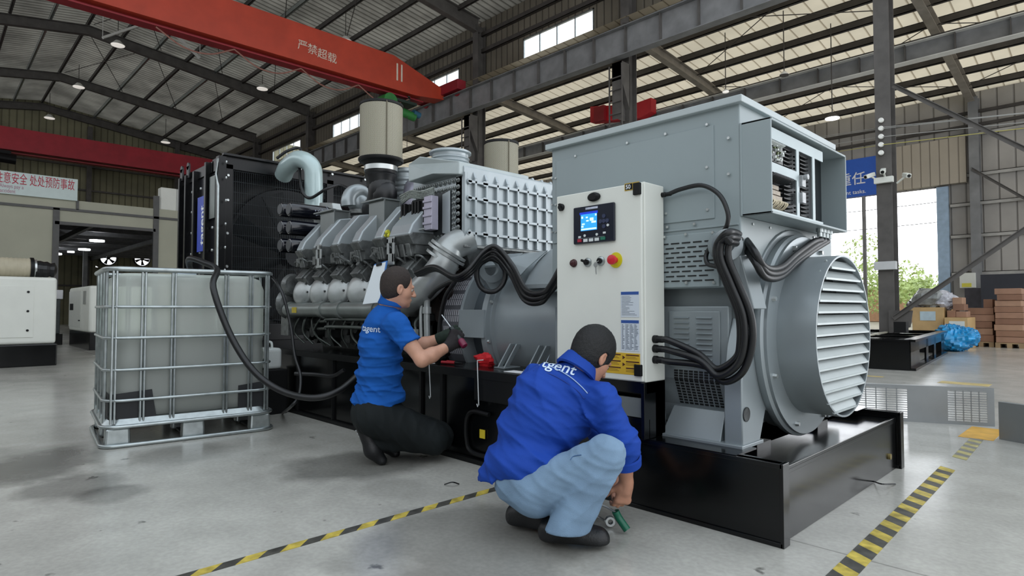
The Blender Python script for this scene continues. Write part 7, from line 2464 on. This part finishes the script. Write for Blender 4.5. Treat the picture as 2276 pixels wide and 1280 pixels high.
# jacket
F = Field(*bounds([pel, shR, shL, elR, elL, nek, wst - RT * .22, wst + FW0 * .15, pel - UP0 * .1], 0.17), 0.0068)
S3 = np.array([nd(RT), nd(FW0), nd(UP0)])
A1 = basis(nd(at(1262, 850, 2.8) - at(1150, 1050, 2.75)), nd(-FW0))
F.ell(nd(at(1232, 885, 2.78)), (.215, .165, .165), S3, 0.06)
F.ell(nd(at(1205, 950, 2.76)), (.225, .175, .16), S3, 0.06)
F.ell(nd(at(1165, 1025, 2.74)), (.205, .20, .14), S3, 0.06)
F.cone(nd(at(1085, 1066, 2.74)), nd(at(1225, 1050, 2.62)), .055, .095, 0.06)
F.cone(nd(at(1090, 1062, 2.78)), nd(at(1200, 1062, 2.86)), .06, .09, 0.06)
F.cone(nd(shR), nd(shL), .088, .085, 0.06).cone(nd(upc), nd(nek), .09, .072, 0.04)
F.cone(nd(shR), nd(elR), .088, .074, 0.04).cone(nd(elR), nd(elR + (wrR - elR) * .36), .074, .070, 0.03)
F.cone(nd(shL), nd(elL), .085, .07, 0.04).cone(nd(elL), nd(elL + (wrL - elL) * .5), .07, .062, 0.03)
F.cut(nd(nek) + B2[2] * 0.02 + B2[1] * 0.015, B2[2] * 0.9 + B2[1] * 0.15, 0.006)
# open hem: slanting plane rising towards the knee
ha, hb = at(1060, 1082, 2.74), at(1262, 1050, 2.6)
hn = (hb - ha).cross(FW0).normalized()
if hn.z > 0: hn = -hn
sl, (X, Y, Z) = F.sub(F.lo, F.lo + F.h * (F.n - 1))
dist = (X - ha.x) * hn.x + (Y - ha.y) * hn.y + (Z - ha.z) * hn.z
scr = (X * RT.x + Y * RT.y)
lim_ = scr < (hb.dot(RT) + 0.06)
F.D[sl] = np.where(lim_, np.maximum(F.D, dist), F.D)
w1 = wrinkle(13, 0.085, 22, nd(UP0 + RT * 0.75)); w2 = wrinkle(18, 0.045, 46, nd(UP0 + RT * 0.3)); w3 = wrinkle(21, 0.04, 50, nd(elR - shR))


def jacket_folds(X, Y, Z):
    k = np.clip((0.86 - Z) / 0.25, 0.1, 1.0)
    sr = X * RT.x + Y * RT.y
    arm = np.clip((sr - shR.dot(RT) + 0.03) / 0.05, 0, 1)
    return (w1(X, Y, Z) + w2(X, Y, Z) * 0.6) * k * (1 - arm) + w3(X, Y, Z) * arm


F.folds(jacket_folds)
jack = F.mesh('work_jacket', JACK, man2)
# collar
mb = MB(); nc = Vector(nd(nek) + B2[2] * 0.015)
prof = [(.084, -.045), (.096, -.040), (.078, .022), (.072, .020), (.074, -.02)]
rows = []
for r_, dz in prof:
    rows.append([mb.bm.verts.new(nc + Vector(B2[0]) * (r_ * math.cos(2 * PI * k / 28)) + Vector(B2[1]) * (r_ * 1.05 * math.sin(2 * PI * k / 28)) + Vector(B2[2]) * dz) for k in range(28)])
for a, b in zip(rows, rows[1:] + rows[:1]): mb.bridge(a, b)
mb.build('collar', JACK, jack, smooth=50)
# cuff
mb = MB(); cc_ = elR + (wrR - elR) * .42; cd_ = (wrR - elR).normalized()
mb.lathe([(.066, -.02), (.074, -.015), (.072, .02), (.058, .022), (.056, -.01)], cc_, cd_, 28, cap=False)
mb.build('cuff', JACK, jack, smooth=50)
project_text('jacket_lettering', 'tgent', jack, at(1205, 803, 2.6), RT * 0.94 - UP0 * 0.33, UP0 * .94 + RT * .33, 0.072, THRD, man2, n_dir=-FW0 + UP0 * .25, shear=0.2)
pts = on_surface(jack, [at(x, y, 2.6) for x, y in ((1164, 817), (1198, 811), (1230, 817), (1265, 836), (1290, 857), (1306, 874))])
if len(pts) > 2: MB().tube(pts, .0022, 6).build('piping', mat('piping_pale', '#9db6d8', 0.6, var=0), man2, smooth=60)
pts = on_surface(jack, [at(x, y, 2.6) for x, y in ((1152, 828), (1185, 824), (1222, 831), (1258, 850), (1285, 870), (1299, 886), (1310, 870))], lift=0.001)
if len(pts) > 2: MB().tube(pts, .0016, 6).build('yoke_seam', mat('seam_dark_blue', '#142f7c', 0.8, var=0), man2, smooth=60)
pts = on_surface(jack, [at(x, y, 2.6) for x, y in ((1190, 1060), (1200, 1045), (1230, 1038), (1252, 1030))], lift=0.001)
if len(pts) > 2: MB().tube(pts, .0018, 6).build('hem_tab_seam', mat('seam_dark_blue', '#142f7c'), man2, smooth=60)
pts = on_surface(jack, [at(1203, 1064, 2.6)], lift=0.0)
if pts: MB().ball(pts[0], (.007, .007, .007)).build('button', mat('button_blue', '#1b3a92', 0.3, var=0), man2, smooth=60)
# jeans
F = Field(*bounds([pel, hipR, hipL, knR, knL, anR, anL, pel - RT * .08], 0.14), 0.0068)
F.ell(nd(at(1178, 1072, 2.71)), (.165, .155, .108), S3, 0.05)
F.cone(nd(hipR), nd(knR), .112, .086, 0.05).cone(nd(hipL), nd(knL), .11, .09, 0.05)
F.cone(nd(knR), nd(at(1266, 1165, 2.53)), .088, .086, 0.014).cone(nd(at(1266, 1165, 2.53)), nd(at(1258, 1195, 2.53)), .086, .094, 0.02)
F.cone(nd(knL), nd(anL), .088, .08, 0.03)
ah = at(1262, 1185, 2.56)
F.cut((0, 0, 0.085), (0, 0, -1))
w1 = wrinkle(31, 0.036, 30, nd(RT * 0.7 + UP0)); F.folds(lambda X, Y, Z: w1(X, Y, Z) * np.clip((Z - 0.02) / 0.2, 0.35, 1))
je = F.mesh('jeans', JEAN, man2)
pts = on_surface(je, [at(x, y, 2.5) for x, y in ((1268, 1022), (1275, 1014), (1292, 1011))], lift=0.001)
if len(pts) > 2: MB().tube(pts, .002, 6).build('pocket_seam', mat('jean_seam', '#41638c', 0.8, var=0), man2, smooth=60)
# shoes
for i, (hx, hy, tx, ty) in enumerate(((1212, 1196, 1330, 1206), (1140, 1158, 1205, 1172))):
    hp_ = PZ(hx, hy + 14); tp2 = PZ(tx, ty + 12); fwd = (tp2 - hp_).normalized(); L_ = 0.27
    a = hp_ + UP0 * .045 + fwd * .02; b = hp_ + fwd * (L_ - .05) + UP0 * .038
    F = Field(*bounds([a, b, hp_ + UP0 * .12, (anR, anL)[i]], 0.09), 0.005)
    F.cone(nd(a), nd(b), .044, .046, 0.02).cone(nd(a + UP0 * .02), nd(a + fwd * .06 + UP0 * .05), .046, .05, 0.03)
    F.cone(nd(a + fwd * .06 + UP0 * .04), nd(b), .045, .04, 0.03)
    F.cone(nd(a + fwd * .02 + UP0 * .02), nd((anR, anL)[i] + UP0 * (0.0 if i == 0 else 0.04)), .048, .052, 0.03)
    F.cut((0, 0, 0.022), (0, 0, -1))
    sh = F.mesh('shoe', SHOE, man2)
    F = Field(*bounds([a, b], 0.09), 0.005)
    F.cone(nd(a - UP0 * .02), nd(b - UP0 * .014), .050, .054, 0.01)
    F.cut((0, 0, 0.001), (0, 0, -1)).cut((0, 0, 0.03), (0, 0, 1))
    F.mesh('sole', SOLE, sh)
# green tool in the hand and a ratchet on the floor
gp = at(1375, 1150, 2.74)
tl = thing('hand_tool', 'green-handled tool in the crouching person\'s hand just above the floor', 'tool', gp)
MB().tube([at(1368, 1136, 2.74), at(1376, 1152, 2.74), at(1394, 1178, 2.72)], .017, 12).build('handle', mat('tool_green', '#136048', 0.4, var=0.2), tl, smooth=60)
MB().tube([at(1368, 1138, 2.74), at(1350, 1128, 2.76), at(1336, 1122, 2.77)], .005, 8, smooth=False).build('shaft', BOLTM, tl, smooth=60)
c = PZ(1356, 1158, 0.03)
t_ = thing('ratchet_wrench', 'small silver ratchet wrench on the floor left of the green tool', 'tool', (c.x, c.y, 0))
MB().lathe([(.012, -.012), (.022, -.012), (.022, .012), (.012, .012), (.012, -.012)], c, -FW0, 20, cap=False).build('head', BOLTM, t_, smooth=40)
MB().tube([c - RT * .02, PZ(1332, 1150, 0.012), PZ(1318, 1146, 0.012)], .006, 8, smooth=False).build('handle', BOLTM, t_, smooth=60)

# ---------------------------------------------------------------- each bolt, bar and lug becomes a part of its own
def explode(o):
    me = o.data
    n = len(me.vertices)
    par = list(range(n))

    def fd(a):
        while par[a] != a:
            par[a] = par[par[a]]; a = par[a]
        return a
    for e in me.edges:
        a, b = fd(e.vertices[0]), fd(e.vertices[1])
        if a != b: par[a] = b
    gr_ = {}
    for p in me.polygons: gr_.setdefault(fd(p.vertices[0]), []).append(p)
    if len(gr_) < 2: return
    for ps in gr_.values():
        ids = sorted({v for p in ps for v in p.vertices}); ix = {v: i for i, v in enumerate(ids)}
        m2 = bpy.data.meshes.new(me.name)
        m2.from_pydata([me.vertices[v].co[:] for v in ids], [], [[ix[v] for v in p.vertices] for p in ps])
        m2.materials.append(me.materials[0])
        if ps[0].use_smooth:
            m2.polygons.foreach_set('use_smooth', [True] * len(m2.polygons)); m2.set_sharp_from_angle(angle=R(40))
        c = bpy.data.objects.new(o.name.split('.')[0], m2); COL.objects.link(c); c.parent = o.parent
    bpy.data.objects.remove(o)


for o in list(SC.objects):
    if o.type == 'MESH' and not o.children and o.name.split('.')[0] in ('panel_screw', 'flange_bolt', 'drum_bolt', 'cage_upright', 'slotted_trunking', 'relay', 'filter_end_cap', 'post_bolt', 'guard_bolt', 'cable_gland', 'fan_blade', 'foot_bolt', 'door_rivet', 'side_rib', 'pipe_clamp', 'sticker', 'lifting_lug', 'plug', 'yellow_connector', 'badge_text', 'fan_grille', 'arrow_key', 'white_button'):
        explode(o)
